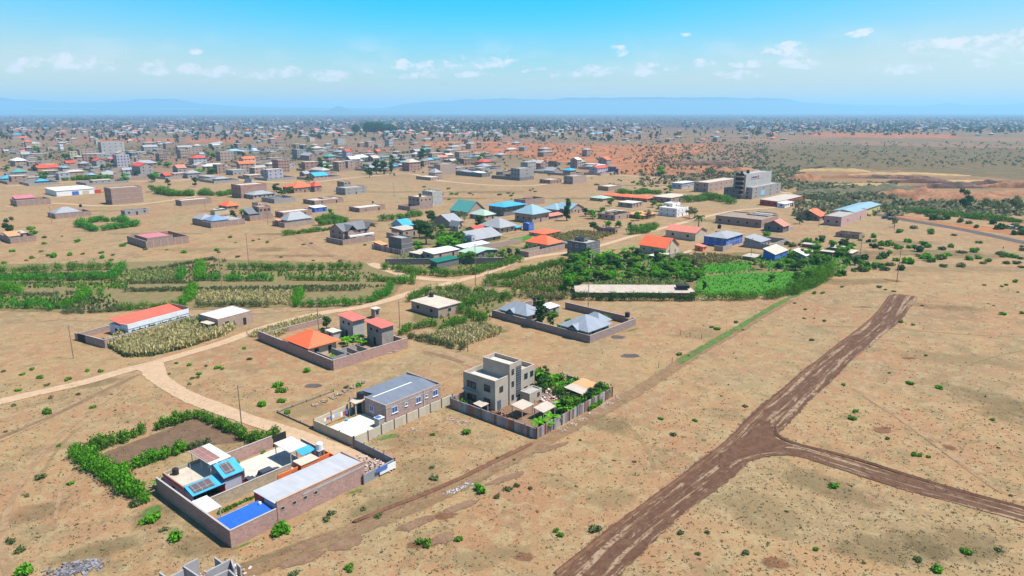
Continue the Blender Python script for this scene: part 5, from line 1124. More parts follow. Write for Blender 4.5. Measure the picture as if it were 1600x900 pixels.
crop([(306, 458), (312, 457), (472, 457), (460, 477), (308, 477)], LY, 'maize_field', 'dry yellow maize plot in the middle of the left farm strip', 1500, 1.2, .35, 0)
crop([(194, 428), (282, 424), (276, 440), (186, 442)], LC, 'maize_field', 'greenish maize rows in the upper left farm plot', 900, 1.3, .35, .2)
crop([(60, 426), (160, 428), (164, 438), (60, 440)], LD, 'weed_field', 'dull weeds between the two long left hedges', 150, .7, .4)
crop([(40, 468), (110, 466), (180, 470), (190, 482), (110, 488), (60, 478)], LD, 'weed_field', 'dull weeds on the lower left farm plots', 220, .7, .4)
crop([(664, 532), (690, 518), (740, 512), (786, 516), (780, 524), (730, 540)], LY, 'maize_field', 'square plot of dry yellow maize behind the tall grey house', 1500, 1.4, .3, .6)
crop([(655, 470), (680, 460), (740, 460), (790, 466), (760, 474), (720, 478), (715, 468)], LC, 'maize_field', 'half green maize behind the cream slab roof', 1100, 1.4, .35, .3)
crop([(802, 440), (880, 436), (888, 448), (800, 452)], LDY, 'maize_field', 'tan maize plot above the grey hipped roofs', 800, 1.2, .4)
crop([(825, 458), (880, 458), (880, 468), (828, 466)], LDY, 'maize_field', 'tan maize strip beside the long rusty shed', 400, 1.2, .4)
crop([(930, 445), (1040, 435), (1075, 440), (1070, 450), (930, 452)], LC, 'maize_field', 'green and yellow maize behind the long rusty shed', 900, 1.3, .4)
crop([(840, 375), (900, 362), (960, 366), (930, 376), (870, 384)], LDY, 'maize_field', 'tan crop field beyond the orange hipped roof by the road', 900, 1.0, .5)
crop([(1060, 400), (1110, 398), (1160, 404), (1130, 412), (1070, 410)], LDY, 'maize_field', 'dry crop beside the blue walled house', 500, 1.0, .45)
crop([(500, 360), (540, 356), (590, 350), (560, 362)], LDY, 'weed_field', 'dry weeds beside the low hedge', 200, .7, .5)
crop([(196, 428), (330, 408), (350, 412), (340, 440), (288, 442), (290, 424)], LD, 'weed_field', 'thin weeds on the fallow strip', 150, .6, .4)
# ------------------------------------------------------------------ bushes on the near plain (pixel column, row of the foot, radius)
GB = 'bushes scattered over the dry plain'
def zone(px, py):
    if px < 300: return 'left of the stone walled compound' if py > 690 else ('beside the dirt track on the left' if py > 560 else 'near the long red roof')
    if px < 620: return 'below the sunny stone wall' if py > 760 else ('between the orange roof wall and the bungalow' if py > 560 else 'near the farm plots')
    if px < 1000: return 'on the open ground before the iron fence' if py > 650 else 'behind the tall grey house'
    if py < 470: return 'beyond the far end of the graded track'
    fx = 1418 - (py - 459) * 1.25
    if px < fx: return 'left of the dark graded track'
    return 'below the side track' if py > 700 + (px - 1180) * .25 else 'right of the dark graded track'
for (px, py, r, kd) in [(40, 895, 1.5, 'bright'), (18, 848, 1.2, 'dull'), (30, 862, 1.1, 'dull'), (42, 776, .6, 'dull'), (64, 748, 1.2, 'dull'), (110, 757, .8, 'green'), (118, 733, .7, 'dull'), (92, 697, .6, 'green'),
    (75, 645, 1.6, 'green'), (80, 622, 1.0, 'dry'), (22, 634, .8, 'dull'), (145, 638, 1.0, 'green'), (122, 617, .8, 'dull'), (28, 611, 1.1, 'green'), (35, 586, .9, 'green'), (50, 578, .8, 'green'), (63, 591, 1.0, 'green'), (73, 603, 1.0, 'dull'),
    (106, 594, 1.0, 'green'), (137, 580, 1.0, 'green'), (156, 581, .9, 'green'), (5, 581, .8, 'dull'), (175, 617, .5, 'dull'), (8, 675, .5, 'dull'), (180, 642, .5, 'dull'),
    (236, 815, 2.0, 'green'), (212, 790, 1.5, 'dull'), (272, 845, 1.9, 'bright'), (258, 828, 1.0, 'dull'), (438, 832, 1.75, 'bright'), (510, 812, 1.0, 'dull'), (592, 808, 1.0, 'dull'), (516, 803, .9, 'dull'), (568, 796, .7, 'dull'),
    (440, 612, 1.5, 'green'), (434, 604, 1.6, 'bright'), (410, 634, 1.2, 'bright'), (440, 628, 1.1, 'green'), (478, 581, 1.6, 'bright'), (322, 572, .8, 'dull'), (296, 571, .9, 'green'), (275, 568, .8, 'dull'), (310, 585, 1.0, 'green'), (300, 592, .8, 'dull'),
    (340, 576, 1.0, 'bright'), (347, 577, .8, 'green'), (390, 562, 1.0, 'dull'), (382, 545, 1.0, 'green'), (264, 585, .6, 'dull'), (296, 601, .8, 'dull'), (310, 590, .9, 'dull'), (560, 603, 1.3, 'green'), (542, 606, .8, 'dull'), (448, 647, 1.2, 'bright'),
    (680, 749, 1.2, 'dull'), (729, 678, 1.3, 'green'), (676, 680, .6, 'green'), (750, 768, 1.4, 'bright'), (680, 750, .6, 'dull'), (663, 851, 1.3, 'green'), (716, 845, .9, 'green'), (795, 766, 1.0, 'dull'), (806, 760, .8, 'dull'), (828, 764, .7, 'dull'),
    (776, 778, .9, 'dull'), (876, 838, .8, 'green'), (868, 830, .7, 'green'), (930, 830, 1.5, 'dull'), (546, 890, .9, 'green'), (460, 900, 1.2, 'dull'), (676, 731, .7, 'dull'), (780, 717, .6, 'dull'), (803, 719, .5, 'dull'), (906, 688, .5, 'dull'),
    (992, 722, .6, 'dull'), (1032, 655, .9, 'green'), (1086, 658, .7, 'green'), (1052, 680, .9, 'dull'), (1165, 636, .8, 'dull'), (1127, 619, .4, 'dull'), (1138, 601, .4, 'dull'), (1062, 555, 1.2, 'green'), (1076, 556, .6, 'dull'),
    (1267, 532, 1.0, 'dull'), (1120, 515, 1.3, 'green'), (1112, 512, 1.0, 'dull'), (1150, 504, 1.0, 'dull'), (1160, 516, .7, 'dull'), (1258, 484, .8, 'green'), (1273, 459, 1.3, 'green'), (1286, 458, .9, 'green'), (1315, 449, .9, 'dull'), (1241, 474, .9, 'dull'),
    (1288, 502, .9, 'dull'), (1257, 498, .7, 'dull'), (1272, 498, .6, 'dull'), (1285, 459, .8, 'green'), (1374, 449, 1.5, 'dull'), (1397, 456, 1.0, 'dull'), (1384, 453, .9, 'dull'), (1408, 504, 1.0, 'green'), (1426, 508, .8, 'green'), (1447, 556, .8, 'dull'),
    (1421, 600, 1.3, 'green'), (1468, 607, 1.2, 'green'), (1318, 602, .6, 'green'), (1330, 655, 1.1, 'green'), (1336, 644, .8, 'green'), (1386, 686, .8, 'dull'), (1432, 712, 1.1, 'green'), (1450, 715, .6, 'green'), (1552, 657, .7, 'green'), (1390, 583, .6, 'dull'),
    (1567, 492, 1.2, 'bright'), (1596, 490, 1.0, 'green'), (1565, 448, 1.0, 'green'), (1572, 446, .9, 'green'), (1587, 441, 1.3, 'green'), (1537, 446, 1.0, 'dull'), (1544, 475, .5, 'dull'), (1553, 478, .6, 'dull'), (1590, 457, .7, 'dull'), (1440, 478, .7, 'dull'),
    (1303, 762, 1.2, 'green'), (1298, 758, .8, 'dull'), (1467, 893, 1.3, 'bright'), (1433, 876, 1.0, 'dull'), (1509, 864, 1.1, 'green'), (1432, 872, .5, 'green'), (1064, 833, .9, 'dull'), (1105, 833, .6, 'dull'), (1166, 865, .9, 'dull'), (1275, 860, .6, 'green'),
    (1090, 866, .6, 'dull'), (1540, 620, .5, 'dull'), (1350, 880, .5, 'dull'), (1560, 860, .8, 'dull'), (1230, 800, .5, 'dull'), (1580, 775, .5, 'dull'), (1420, 640, .4, 'dull'), (1500, 690, .4, 'dry'),
    (1560, 700, .5, 'dull'), (1330, 760, .5, 'dry'), (1200, 850, .6, 'dry'), (900, 760, .5, 'dry'), (840, 800, .5, 'dry'), (960, 720, .5, 'dry'), (1100, 640, .4, 'dry'), (1150, 560, .5, 'dry'), (160, 860, .5, 'dry'), (120, 820, .5, 'dry'), (60, 840, .5, 'dry'), (200, 660, .5, 'dry')]:
    ad = {'bright': 'bright green', 'green': 'mid green', 'dull': 'dull grey green', 'dry': 'small dry brown'}[kd]
    bush(px, py, r, kd, '%s bush %s' % (ad, zone(px, py)), GB)
# bushes further back
random.seed(31)
FB = 'low bushes on the far plain'
for (poly, n, r0, r1, kds, lab) in [
    (((0, 370), (250, 360), (330, 395), (300, 402), (0, 415)), 26, .9, 2.2, ('green', 'bright', 'dull'), 'green bush above the left plots'),
    (((330, 360), (600, 380), (590, 412), (340, 408)), 14, .7, 1.6, ('dull', 'green'), 'dull bush above the middle hedge'),
    (((1190, 380), (1420, 360), (1470, 400), (1420, 428), (1300, 434), (1190, 415)), 80, 1.4, 3.2, ('green', 'bright', 'dull', 'dark'), 'rounded bush in the scrub'),
    (((1400, 350), (1600, 385), (1600, 420), (1440, 420)), 32, 1.2, 3.0, ('dull', 'dull', 'green'), 'grey green bush near the asphalt'),
    (((1440, 335), (1600, 355), (1600, 372), (1450, 345)), 20, 1.8, 4.2, ('dark', 'dull'), 'dark thorn bush beyond the road'),
    (((640, 292), (840, 296), (830, 312), (660, 318)), 26, 1.2, 2.6, ('dull', 'green'), 'dull shrub on the open slope'),
    (((920, 278), (1090, 280), (1060, 300), (930, 292)), 26, 1.4, 3.0, ('dull', 'green'), 'dull shrub beyond the orange roofs')]:
    k = 0
    while k < n:
        px, py = random.uniform(min(p[0] for p in poly), max(p[0] for p in poly)), random.uniform(min(p[1] for p in poly), max(p[1] for p in poly)); r_ = False
        for i in range(len(poly)):
            (ax_, ay), (bx, by_) = poly[i - 1], poly[i]
            if (ay > py) != (by_ > py) and px < (bx - ax_) * (py - ay) / (by_ - ay) + ax_: r_ = not r_
        if r_: k += 1; bush(px, py, random.uniform(r0, r1), random.choice(kds), lab, FB)
# ------------------------------------------------------------------ trees of the town and gardens
GT = 'garden trees'
for (px, py, h, kd, w_, lab) in [(886, 345, 13, 'narrow', 1.4, 'tall slender green tree between two pale blue roofs'), (926, 342, 6, 'bright', 1.3, 'bright rounded tree left of the flat brown rooms'), (915, 338, 5, 'dark', 1.4, 'dark tree behind the bright rounded tree'),
    (1032, 275, 11, 'bright', 1.2, 'big round green tree on the open ground far right of centre'), (1108, 280, 13, 'grey', 1.2, 'large greyish tree before the red quarry bank'), (661, 246, 12, 'dark', 1.5, 'dark round tree in front of the brown slope far back'),
    (15, 366, 9, 'dark', .8, 'dark tall tree behind the orange roof at the left edge'), (51, 370, 6, 'bright', 1.1, 'bright tree at the right end of the left edge compound'), (29, 373, 4, 'round', 1, 'small tree in the left edge compound'),
    (666, 382, 11, 'dark', 1.1, 'tall dark tree beside the white sloping roof'), (672, 372, 10, 'grey', 1.1, 'greyish tree behind the tall dark tree'), (656, 372, 9, 'dark', 1.1, 'dark tree left of the garden of banana leaves'), (675, 352, 8, 'dark', 1.1, 'dark tree in front of the green gabled roof'), (719, 347, 7, 'grey', 1.5, 'brownish round tree before the green gabled roof'),
    (752, 356, 7, 'dark', 1.5, 'dark wide tree left of the pyramid grey roof'), (690, 385, 5, 'bright', 1.5, 'bright tree at the left of the leafy garden'), (705, 384, 5, 'bright', 1.4, 'bright tree in the leafy garden'), (718, 380, 5, 'round', 1.4, 'green tree right in the leafy garden'), (730, 374, 5, 'bright', 1.2, 'bright tree next to the small grey tower roof'), (690, 364, 5, 'round', 1.2, 'tree in front of the white gabled porch'),
    (653, 392, 5, 'bright', 1.3, 'bright bushy tree right of the dark block tower'), (736, 412, 5.5, 'round', 1.2, 'round tree beside the dark green sheet shed'), (724, 412, 5, 'bright', 1.1, 'bright tree beside the dark green sheet shed'), (785, 400, 3.6, 'bright', 1.2, 'small bright tree right of the pale green sheds'), (766, 408, 3.6, 'bright', 1.1, 'small bright tree near the white light post'),
    (808, 404, 4, 'dark', 1.3, 'dark tree left of the bright orange hipped roof'), (796, 402, 4, 'dark', 1.2, 'dark tree behind the thick hedge'), (823, 392, 3.4, 'bright', 1, 'small bright tree inside the pink fence'), (838, 392, 3.4, 'round', 1, 'small round tree before the orange hipped roof'),
    (997, 345, 6, 'bright', 1.1, 'bright tree in front of the cream and orange roof'), (1012, 342, 6, 'grey', 1.0, 'thin tree right of the cream and orange roof'), (950, 356, 4.4, 'bright', 1.3, 'bright tree left of the roadside sheds'), (967, 356, 4.4, 'round', 1.4, 'leafy tree behind the roadside sheds'), (928, 362, 5, 'dark', 1.5, 'dark bushy tree left of the roadside sheds'),
    (985, 358, 4, 'dark', 1.3, 'dark tree right of the roadside sheds'), (1003, 360, 4, 'bright', 1.3, 'bright bushy tree along the road behind the roadside sheds'), (1020, 324, 5, 'round', 1.3, 'green tree left of the white two storey house'), (1030, 330, 5, 'bright', 1.3, 'bright tree touching the white two storey house'), (1077, 340, 7, 'grey', 1, 'greyish tree right of the white two storey house'), (1085, 342, 7, 'grey', 1, 'greyish tree behind the palm'), (955, 322, 6, 'round', 1.2, 'round tree before the pale hipped roof'), (940, 335, 5, 'round', 1.3, 'leafy tree beside the flat brown rooms'),
    (1182, 383, 4, 'round', 1.4, 'leafy tree behind the roofless grey yard'), (1195, 375, 5, 'bright', 1.2, 'bright tree left of the dark roofed gable'), (1263, 344, 5, 'dark', 1.5, 'dark bushes tree left of the orange gable'), (1296, 344, 5, 'bright', 1.3, 'green tree right of the orange gable'), (1249, 350, 4, 'dark', 1.5, 'dark low tree before the orange gable'),
    (1508, 326, 13, 'dark', .9, 'dark leaning tree on the quarry bank'), (1588, 335, 12, 'grey', 1.1, 'pale grey tree at the right edge of the quarry'), (1535, 330, 9, 'grey', 1.4, 'faded grey tree below the quarry'), (1560, 332, 8, 'grey', 1.4, 'faded grey tree near the right edge'), (1397, 355, 6, 'grey', .7, 'thin bare tree beside the asphalt road'),
    (588, 272, 14, 'dark', 1.1, 'dark tall tree among roofs above the centre left'), (600, 272, 13, 'dark', 1.1, 'second dark tall tree above the centre left'), (612, 270, 12, 'narrow', 1.6, 'slender tree above the centre left roofs'), (502, 266, 9, 'dark', 1.4, 'dark round tree between long roofs far back'), (575, 272, 10, 'dark', 1.2, 'dark tree left of the tall tree pair'),
    (305, 292, 8, 'dark', .8, 'dark thin tree beside a low white roof'), (238, 300, 6, 'round', 1.3, 'round tree left of the shed cluster'), (263, 292, 7, 'dark', 1, 'reddish dark tree behind the tree row'), (214, 275, 5, 'dark', 1.6, 'dark round tree before a blue roof'), (432, 300, 7, 'dark', 1.3, 'dark tree right of the brown two storey block'), (440, 305, 6, 'dark', 1.4, 'low dark tree right of the brown two storey block'), (454, 302, 6, 'round', 1.2, 'green tree left of the orange multi roof'),
    (530, 358, 5, 'bright', 1.2, 'bright tree beside the green hedge block'), (517, 338, 5, 'round', 1, 'small tree by the blue and white shed'), (498, 352, 5, 'round', 1.2, 'green tree right of the pale hipped roof'), (378, 336, 4, 'bright', 1.1, 'small bright tree beside the brick house'), (340, 334, 4, 'bright', 1, 'tiny bright tree in the cream yard'), (365, 342, 5, 'dark', 1.1, 'dark tree left of the brick house'),
    (310, 274, 7, 'bright', 2.0, 'wide green tree far left of centre'), (330, 272, 7, 'round', 2.0, 'second wide green tree far left of centre'), (385, 262, 6, 'round', 2, 'wide tree before the small tower block'), (145, 258, 9, 'dark', 1.4, 'dark tree left of the blue striped block'), (180, 260, 9, 'bright', 1.2, 'bright tree beside the blue striped block'), (235, 262, 7, 'round', 1.6, 'round tree right of the blue striped block'), (55, 268, 8, 'dark', 1.2, 'dark tree at the left among low roofs'), (10, 268, 7, 'bright', 1.2, 'bright tree at the far left edge'), (262, 262, 7, 'bright', 1.8, 'bright wide tree behind brown roofs'),
    (870, 270, 10, 'dark', .9, 'dark tree among the roofs below the dusty slope'), (780, 372, 3, 'dull', 1, '')]:
    if lab: tree(px, py, h, kd, lab, GT, w_=w_)
# banana and bush thicket of the central garden
random.seed(77)
for i in range(90):
    t_ = random.random(); px = random.uniform(880, 1095); top = 398 + abs(px - 940) * .03; py = random.uniform(top + 6, 440)
    if 1000 < px < 1060 and py < 408: continue
    kd = random.choice(['bright', 'round', 'bright', 'dark', 'round']); tree(px, py, random.uniform(2.6, 5.2), kd, {'bright': 'bright green', 'round': 'mid green', 'dark': 'dark green'}[kd] + ' bushy tree in the central thicket', 'thicket trees in the central garden', w_=random.uniform(1.1, 1.6))
for i in range(38):
    px, py = random.uniform(1160, 1340), random.uniform(378, 424)
    if py < 415 - (px - 1160) * .25: continue
    kd = random.choice(['bright', 'round', 'dark', 'round']); tree(px, py, random.uniform(2.6, 5.0), kd, {'bright': 'bright green', 'round': 'mid green', 'dark': 'dark green'}[kd] + ' bushy tree among the cream sheds', 'thicket trees right of the pasture', w_=random.uniform(1.1, 1.7))
for i in range(16): banana(g(random.uniform(900, 1000), random.uniform(395, 412)), random.uniform(3, 4.5), 'banana plant in the central thicket', 'banana plants in the central thicket')
for i in range(22): banana(g(random.uniform(684, 732), random.uniform(372, 386)), random.uniform(3, 4.2), 'banana plant in the leafy garden', 'banana plants in the leafy garden')
for (px, py, h, kd, w_, lab) in [(884, 458, 8, 'bright', .8, 'upright bright tree at the left end of the long rusty shed'), (893, 452, 7, 'bright', .8, 'second upright bright tree by the long rusty shed'), (905, 455, 6, 'round', .9, 'bushy tree behind the left end of the long rusty shed'), (1100, 456, 3.6, 'dark', .8, 'small dark tree in the bright pasture'), (1205, 440, 3, 'round', 1.2, 'small round tree in the bright pasture'), (1245, 446, 5, 'dark', 1.3, 'dark tree at the right of the bright pasture'), (1262, 442, 6, 'round', 1.3, 'green tree in the right corner of the pasture'), (1280, 436, 6, 'bright', 1.2, 'bright tree in the right corner of the pasture')]:
    tree(px, py, h, kd, lab, GT, w_=w_)
# palm
T = thing('palm_tree', 'date palm standing beside the dirt road near the salmon gable', 'palm tree', g(1091, 358)); mb = MB(); p_ = Vector((0, 0, -.2))
for i in range(6): q_ = Vector((.05 * i, 0, 1.1 * (i + 1))); mb.tube(p_, q_, .3 - .02 * i, .28 - .02 * i, 8); p_ = q_
mb.part('trunk', BARK, T); mb = MB(); random.seed(3)
for i in range(26):
    a = i * 2.4; e = random.uniform(-.3, 1.2); L = random.uniform(2.8, 3.8); pv = None
    for k in range(7):
        t_ = k / 6; r_ = L * t_ * cos(e * .5); z_ = 6.4 + L * t_ * sin(e) - 2.1 * t_ * t_
        c_ = Vector((.3 + r_ * cos(a), r_ * sin(a), z_)); sd_ = Vector((-sin(a), cos(a), 0)) * .5 * (1 - t_ * .6)
        if pv is not None: dn_ = Vector((0, 0, -.25)); mb.face([pv[0], c_, c_ + sd_ + dn_, pv[0] + pv[1] + dn_]); mb.face([pv[0] - pv[1] + dn_, c_ - sd_ + dn_, c_, pv[0]])
        pv = (c_, sd_)
mb.part('crown', LK, T)
# ------------------------------------------------------------------ poles
for a_ in [(115, 560, 508, 'wooden pole beside the black gate of the long red roof'), (378, 668, 602, 'thin wooden pole behind the leafy road corner'), (349, 472, 402, 'tall pale pole in the farm plots'), (391, 438, 364, 'tall pole above the middle hedge'),
           (87, 470, 432, 'small pole in the left farm plots'), (743, 447, 380, 'double pale post before the pale green shed roofs'), (763, 470, 420, 'pole at the hedge behind the cream slab roof'), (731, 550, 520, 'short post right of the square maize plot'), (498, 516, 470, 'pole at the back of the orange roof compound'),
           (625, 520, 470, 'pole at the right side of the red roofed blocks'), (919, 480, 440, 'pole before the left end of the long rusty shed'), (1045, 418, 375, 'tall pole right of the orange hipped house'), (1084, 430, 392, 'pole at the left edge of the pasture'), (1279, 355, 330, 'pole before the orange gable'), (1342, 415, 372, 'pole in the scrub near the cream roofs'), (1401, 441, 382, 'brown pole at the end of the graded track'),
           (419, 352, 315, 'pole in front of the brick house'), (321, 330, 305, 'pole left of the orange roof far left'), (81, 349, 322, 'pole beside the grey hipped compound on the left'), (1173, 405, 372, 'pole beside the roofless grey yard'), (942, 376, 350, 'pole at the road behind the grey three storey house'), (1397, 360, 330, 'thin pole beside the asphalt road'), (616, 308, 285, 'thin pole left of the flat grey block'), (447, 305, 288, 'thin pole near the orange multi roof')]:
    pole(*a_, r=.11)
for i, (px, py) in enumerate([(1063, 524), (1078, 527), (1096, 530), (1050, 568), (1029, 575)]):
    c_ = g(px, py); o = MB().tube((0, 0, -.2), (0, 0, 1.6), .07, .06, 6).part('fence_post', M_RUSTP, loc=(c_[0], c_[1], 0)); tag(o, 'thin brown fence post on the dry ground left of the ditch', 'post', 'fence posts by the ditch')
LP = mat('leaf', (.12, .40, .04), (.16, .48, .06))
crop([(1082, 462), (1090, 434), (1140, 428), (1262, 424), (1285, 434), (1225, 464)], LP, 'tall_grass', 'bright green tall grass tufts in the pasture', 500, .22, .32)
crop([(1085, 430), (1100, 412), (1170, 408), (1180, 424), (1140, 428)], LP, 'tall_grass', 'green leafy crop behind the pasture', 300, .35, .35)
crop([(1180, 404), (1240, 390), (1320, 392), (1345, 410), (1300, 428), (1200, 424)], LP, 'green_weeds', 'lush green weeds among the cream roofed sheds', 450, .6, .5)
crop([(880, 450), (890, 410), (1000, 398), (1085, 404), (1085, 440), (1000, 448)], LP, 'green_weeds', 'leafy undergrowth of the central thicket', 650, .6, .5)
crop([(690, 392), (680, 368), (735, 364), (745, 380), (720, 392)], LB, 'green_weeds', 'leafy undergrowth of the garden left of the grey roofs', 500, 1.2, .6)
crop([(200, 452), (560, 446), (600, 448), (560, 452), (210, 456)], LD, 'green_weeds', 'low weeds along the path through the farm plots', 500, .6, .35)
crop([(0, 432), (180, 428), (176, 436), (0, 440)], LG, 'green_weeds', 'green growth between the two left hedges', 500, 1.2, .4)
for (x, y, rx, ry) in [(140, 330, 30, 6), (350, 330, 20, 6), (470, 400, 30, 5), (560, 345, 30, 8), (240, 365, 30, 5), (430, 366, 18, 5), (700, 310, 50, 10), (890, 310, 30, 9), (1000, 290, 60, 8), (1120, 345, 30, 8), (1410, 380, 30, 10), (1530, 400, 40, 8)]: patch('weed_cover', ell(x, y, rx, ry), OLIVE, .6, world=True)

for q_, lab in (([(0, 444), (60, 444), (180, 441), (200, 444), (200, 452), (0, 450)], 'green weeds below the second left hedge'), ([(0, 462), (40, 466), (110, 462), (180, 462), (150, 474), (110, 484), (0, 482)], 'green weeds on the lowest left plots'),
    ([(355, 424), (560, 423), (600, 434), (430, 438), (355, 438)], 'green weeds between the middle hedges'), ([(760, 432), (880, 412), (890, 440), (800, 446)], 'green weeds by the road bend'), ([(640, 470), (700, 455), (800, 460), (760, 500), (700, 510)], 'green weeds behind the cream slab roof'), ([(604, 412), (640, 392), (800, 395), (810, 404), (740, 426), (640, 426)], 'green weeds before the farm sheds')):
    crop(q_, LG, 'green_weeds', lab, 240, .7, .38)
# ------------------------------------------------------------------ town buildings in the middle distance
def B(*a, **k): return PXB(*a, **k)
B(176, 320, 163, 224.5, 294.5, 'flat', 'brown', 'gslab', 'windowless brown three storey block with broken parapet', floors=3, wf=0, wl=2, b=12, doors=False)
MR['brownslab'] = mat('slab', (.24, .18, .14))
sub, hh = PXC(27, 323, 17, 80, 314, 'brown', 'brown yard wall round the pink house'); inner(sub, (.05, .62, .3, .9), 4.6, 'mono', 'pink', 'pink', 'pink house with pink sloping roof behind a brown wall', rh=1.4, wf=1)
T = B(89, 307, 70, 150, 298.5, 'mono', 'white', 'white', 'row of small shops with blue, red and orange fronts', rt=294, wf=0, wl=0, doors=False, name='shop_row', cat='shops')
for i, (k_, x0) in enumerate((('blue', 10), ('cream', 17), ('red', 25), ('pink', 34), ('orange', 39))): MB().box(x0, x0 + 4.5, -.08, -.003, 0, 2.8).part('shop_front', MW[k_], T)
sub, hh = PXC(87, 342, 75, 143.5, 335, 'brown', 'low brown wall round the grey hipped house on the left'); inner(sub, (.05, .72, .1, .8), 2.8, 'hip', 'rend', 'lgrey', 'grey hipped house inside the low brown wall on the left', rh=2.8); tank('black tank behind the grey hipped house on the left', g(127, 330), 2.6, .8, 1.8)
B(196, 337.5, 189.5, 232.5, 329.5, 'open', 'grey', 'slab', 'small roofless grey shell beside the windowless brown block', wf=3)
sub, hh = PXC(229, 388.5, 195, 296, 377, 'brown', 'brown wall round the pink flat roof on bare ground', bmax=22); inner(sub, (.12, .72, .2, .85), 4.0, 'flat', 'brown', 'pink', 'flat house with a faded pink roof inside the brown wall', wf=3, parapet=.3)
sub, hh = PXC(17, 381, -14, 57, 372.5, 'brown', 'brown wall of the compound at the left edge', bmax=22); inner(sub, (.02, .45, .1, .5), 3.2, 'mono', 'lilac', 'orangesheet', 'orange roofed house at the left edge behind the brown wall', rh=1.2); inner(sub, (.5, .9, .5, .9), 3.0, 'slab', 'stone', 'slab', 'cream slab roof between two trees at the left edge')
B(42, 284, 34, 92, 280, 'flat', 'cream', 'slab', 'long low cream wall block at the far left', wf=6, b=8)
B(284, 322, 274, 331, 313.5, 'flat', 'brown', 'wslab', 'long low brown building with whitish roof left of the orange hip', wf=0, b=9)
B(377.5, 310, 365, 418, 289.5, 'flat', 'brick', 'slab', 'brick red two storey block beside a grey hipped roof', floors=2, wf=0, wl=3, b=14)
B(394, 297, 362, 392, 288, 'hip', 'stone', 'lgrey', 'pale grey hipped roof behind the brick red block', rt=279, b=12)
B(396, 311.5, 391, 430, 305, 'hip', 'rend', 'lgrey', 'long pale hipped roof touching the brick red block', rt=298, b=12)
sub, hh = PXC(429, 318, 409, 462, 311, 'grey', 'grey and dark walled yard behind the brick house'); inner(sub, (.1, .8, .3, .9), 2.6, 'flat', 'dgrey', 'dgrey', 'dark flat roof inside the grey walled yard')
B(355, 328, 343, 373, 322.5, 'hip', 'brown', 'orange', 'orange hipped roof left of the brick house', rt=314, b=11)
sub, hh = PXC(336, 336, 329, 358, 330, 'cream', 'small cream yard wall below the orange hip'); inner(sub, (.1, .8, .3, .9), 3, 'slab', 'cream', 'wslab', 'small cream house with pale slab roof below the orange hip')
sub, hh = PXC(330, 356.6, 298, 383, 348, 'brown', 'brown wall round the pair of light grey hips', bmax=22)
inner(sub, (.02, .42, .5, .95), 3.4, 'hip', 'rend', 'lgrey', 'back light grey hip behind the brown wall', rh=2.4); inner(sub, (.08, .55, .08, .5), 3.4, 'hip', 'rend', 'bluegrey', 'front blue grey hip behind the brown wall', rh=2.6); inner(sub, (.62, .95, .1, .8), 2.9, 'slab', 'stone', 'gslab', 'low brown room at the right end of the pair of hips')
sub, hh = PXC(391, 345.5, 378, 427, 338, 'brown', 'fence wall in front of the brick two storey house', bmax=14)
inner(sub, (.48, 1.0, .2, .95), 7.2, 'flat', 'brick', 'gslab', 'pinkish brick two storey house with six dark windows', floors=2, wf=3, style='dark'); inner(sub, (.05, .46, .2, .9), 3.6, 'mono', 'dgrey', 'dgrey', 'dark slope roofed wing left of the brick house', rh=2.8)
B(404, 326, 392, 408, 317, 'flat', 'cream', 'slab', 'narrow cream block behind the brick two storey house', floors=2, b=8, wf=1)
sub, hh = PXC(445, 356, 426, 492, 348.5, 'stone', 'stone wall with red gate round the pale pyramid roof', bmax=20); inner(sub, (.15, .92, .1, .75), 3.4, 'hip', 'cream', 'lgrey', 'pale grey pyramid roofed house beside a green hedge', rh=3.6); house('gate_hut', 'tiny red and yellow gate hut beside the pale pyramid roof', 'hut', g(435, 354), 48, 3, 3, 3.2, 'mono', 'red', 'orangesheet', rh=.5)
B(443, 341, 439, 488, 332, 'flat', 'brown', 'wslab', 'long low brown block with white roof behind the pyramid roof', wf=2, b=9)
B(492, 332, 487, 511, 325, 'mono', 'blue', 'white', 'small blue walled shed with white roof', rt=322, b=7)
B(492, 320.5, 478, 537, 313.5, 'flat', 'brown', 'slab', 'brown walled flat compound left of the unfinished block', wf=2, b=14); B(505, 317, 500, 520, 309, 'flat', 'stone', 'gslab', 'upper room on the brown flat compound', wf=1, b=6)
B(562, 332, 545, 602, 325, 'flat', 'brown', 'wslab', 'long low flat building with whitish roof in the middle left', wf=2, b=11); tank('small black tank on the long whitish roof in the middle left', g(583, 325), 3.3, .6, 1.2)
B(540, 305, 513, 573, 294, 'flat', 'grey', 'gslab', 'unfinished grey block with patched walls above the middle left', floors=2, wf=3, wl=3, b=12); B(538, 300, 526, 549, 284, 'flat', 'stone', 'gslab', 'taller unfinished part of the patched grey block', floors=3, wf=2, b=9)
B(460, 302, 457, 493, 294, 'hip', 'brown', 'orange', 'wide bright orange hipped roof far left of centre', rt=284, b=16); B(492, 300, 470, 503, 291, 'hip', 'brown', 'red', 'red hipped roof joined to the wide orange one', rt=284, b=9)
sub, hh = PXC(536, 383.5, 510, 586, 375.5, 'brown', 'brown wall in front of the brown gabled mansion', bmax=18)
T = B(537, 379, 518, 577, 361, 'gable', 'stone', 'dgrey', 'brown two storey mansion with many gables behind a wall', rt=347, floors=2, b=11, style='dark', wf=4, wl=2, ax='x')
MB().gable(1.5, 6.5, -1.8, 5, 5.6, 2.4, .3, 'y').part('front_gable', MR['dgrey'], T); MB().box(1.8, 6.2, -1.4, -.005, 0, 5.5).part('bay', MW['stone'], T); MB().gable(13, 18, -1.2, 5, 5.6, 2.4, .3, 'y').part('front_gable', MR['dgrey'], T); MB().box(2, 16, -2.6, -1.41, 2.4, 3.1).part('balcony', MW['white'], T)
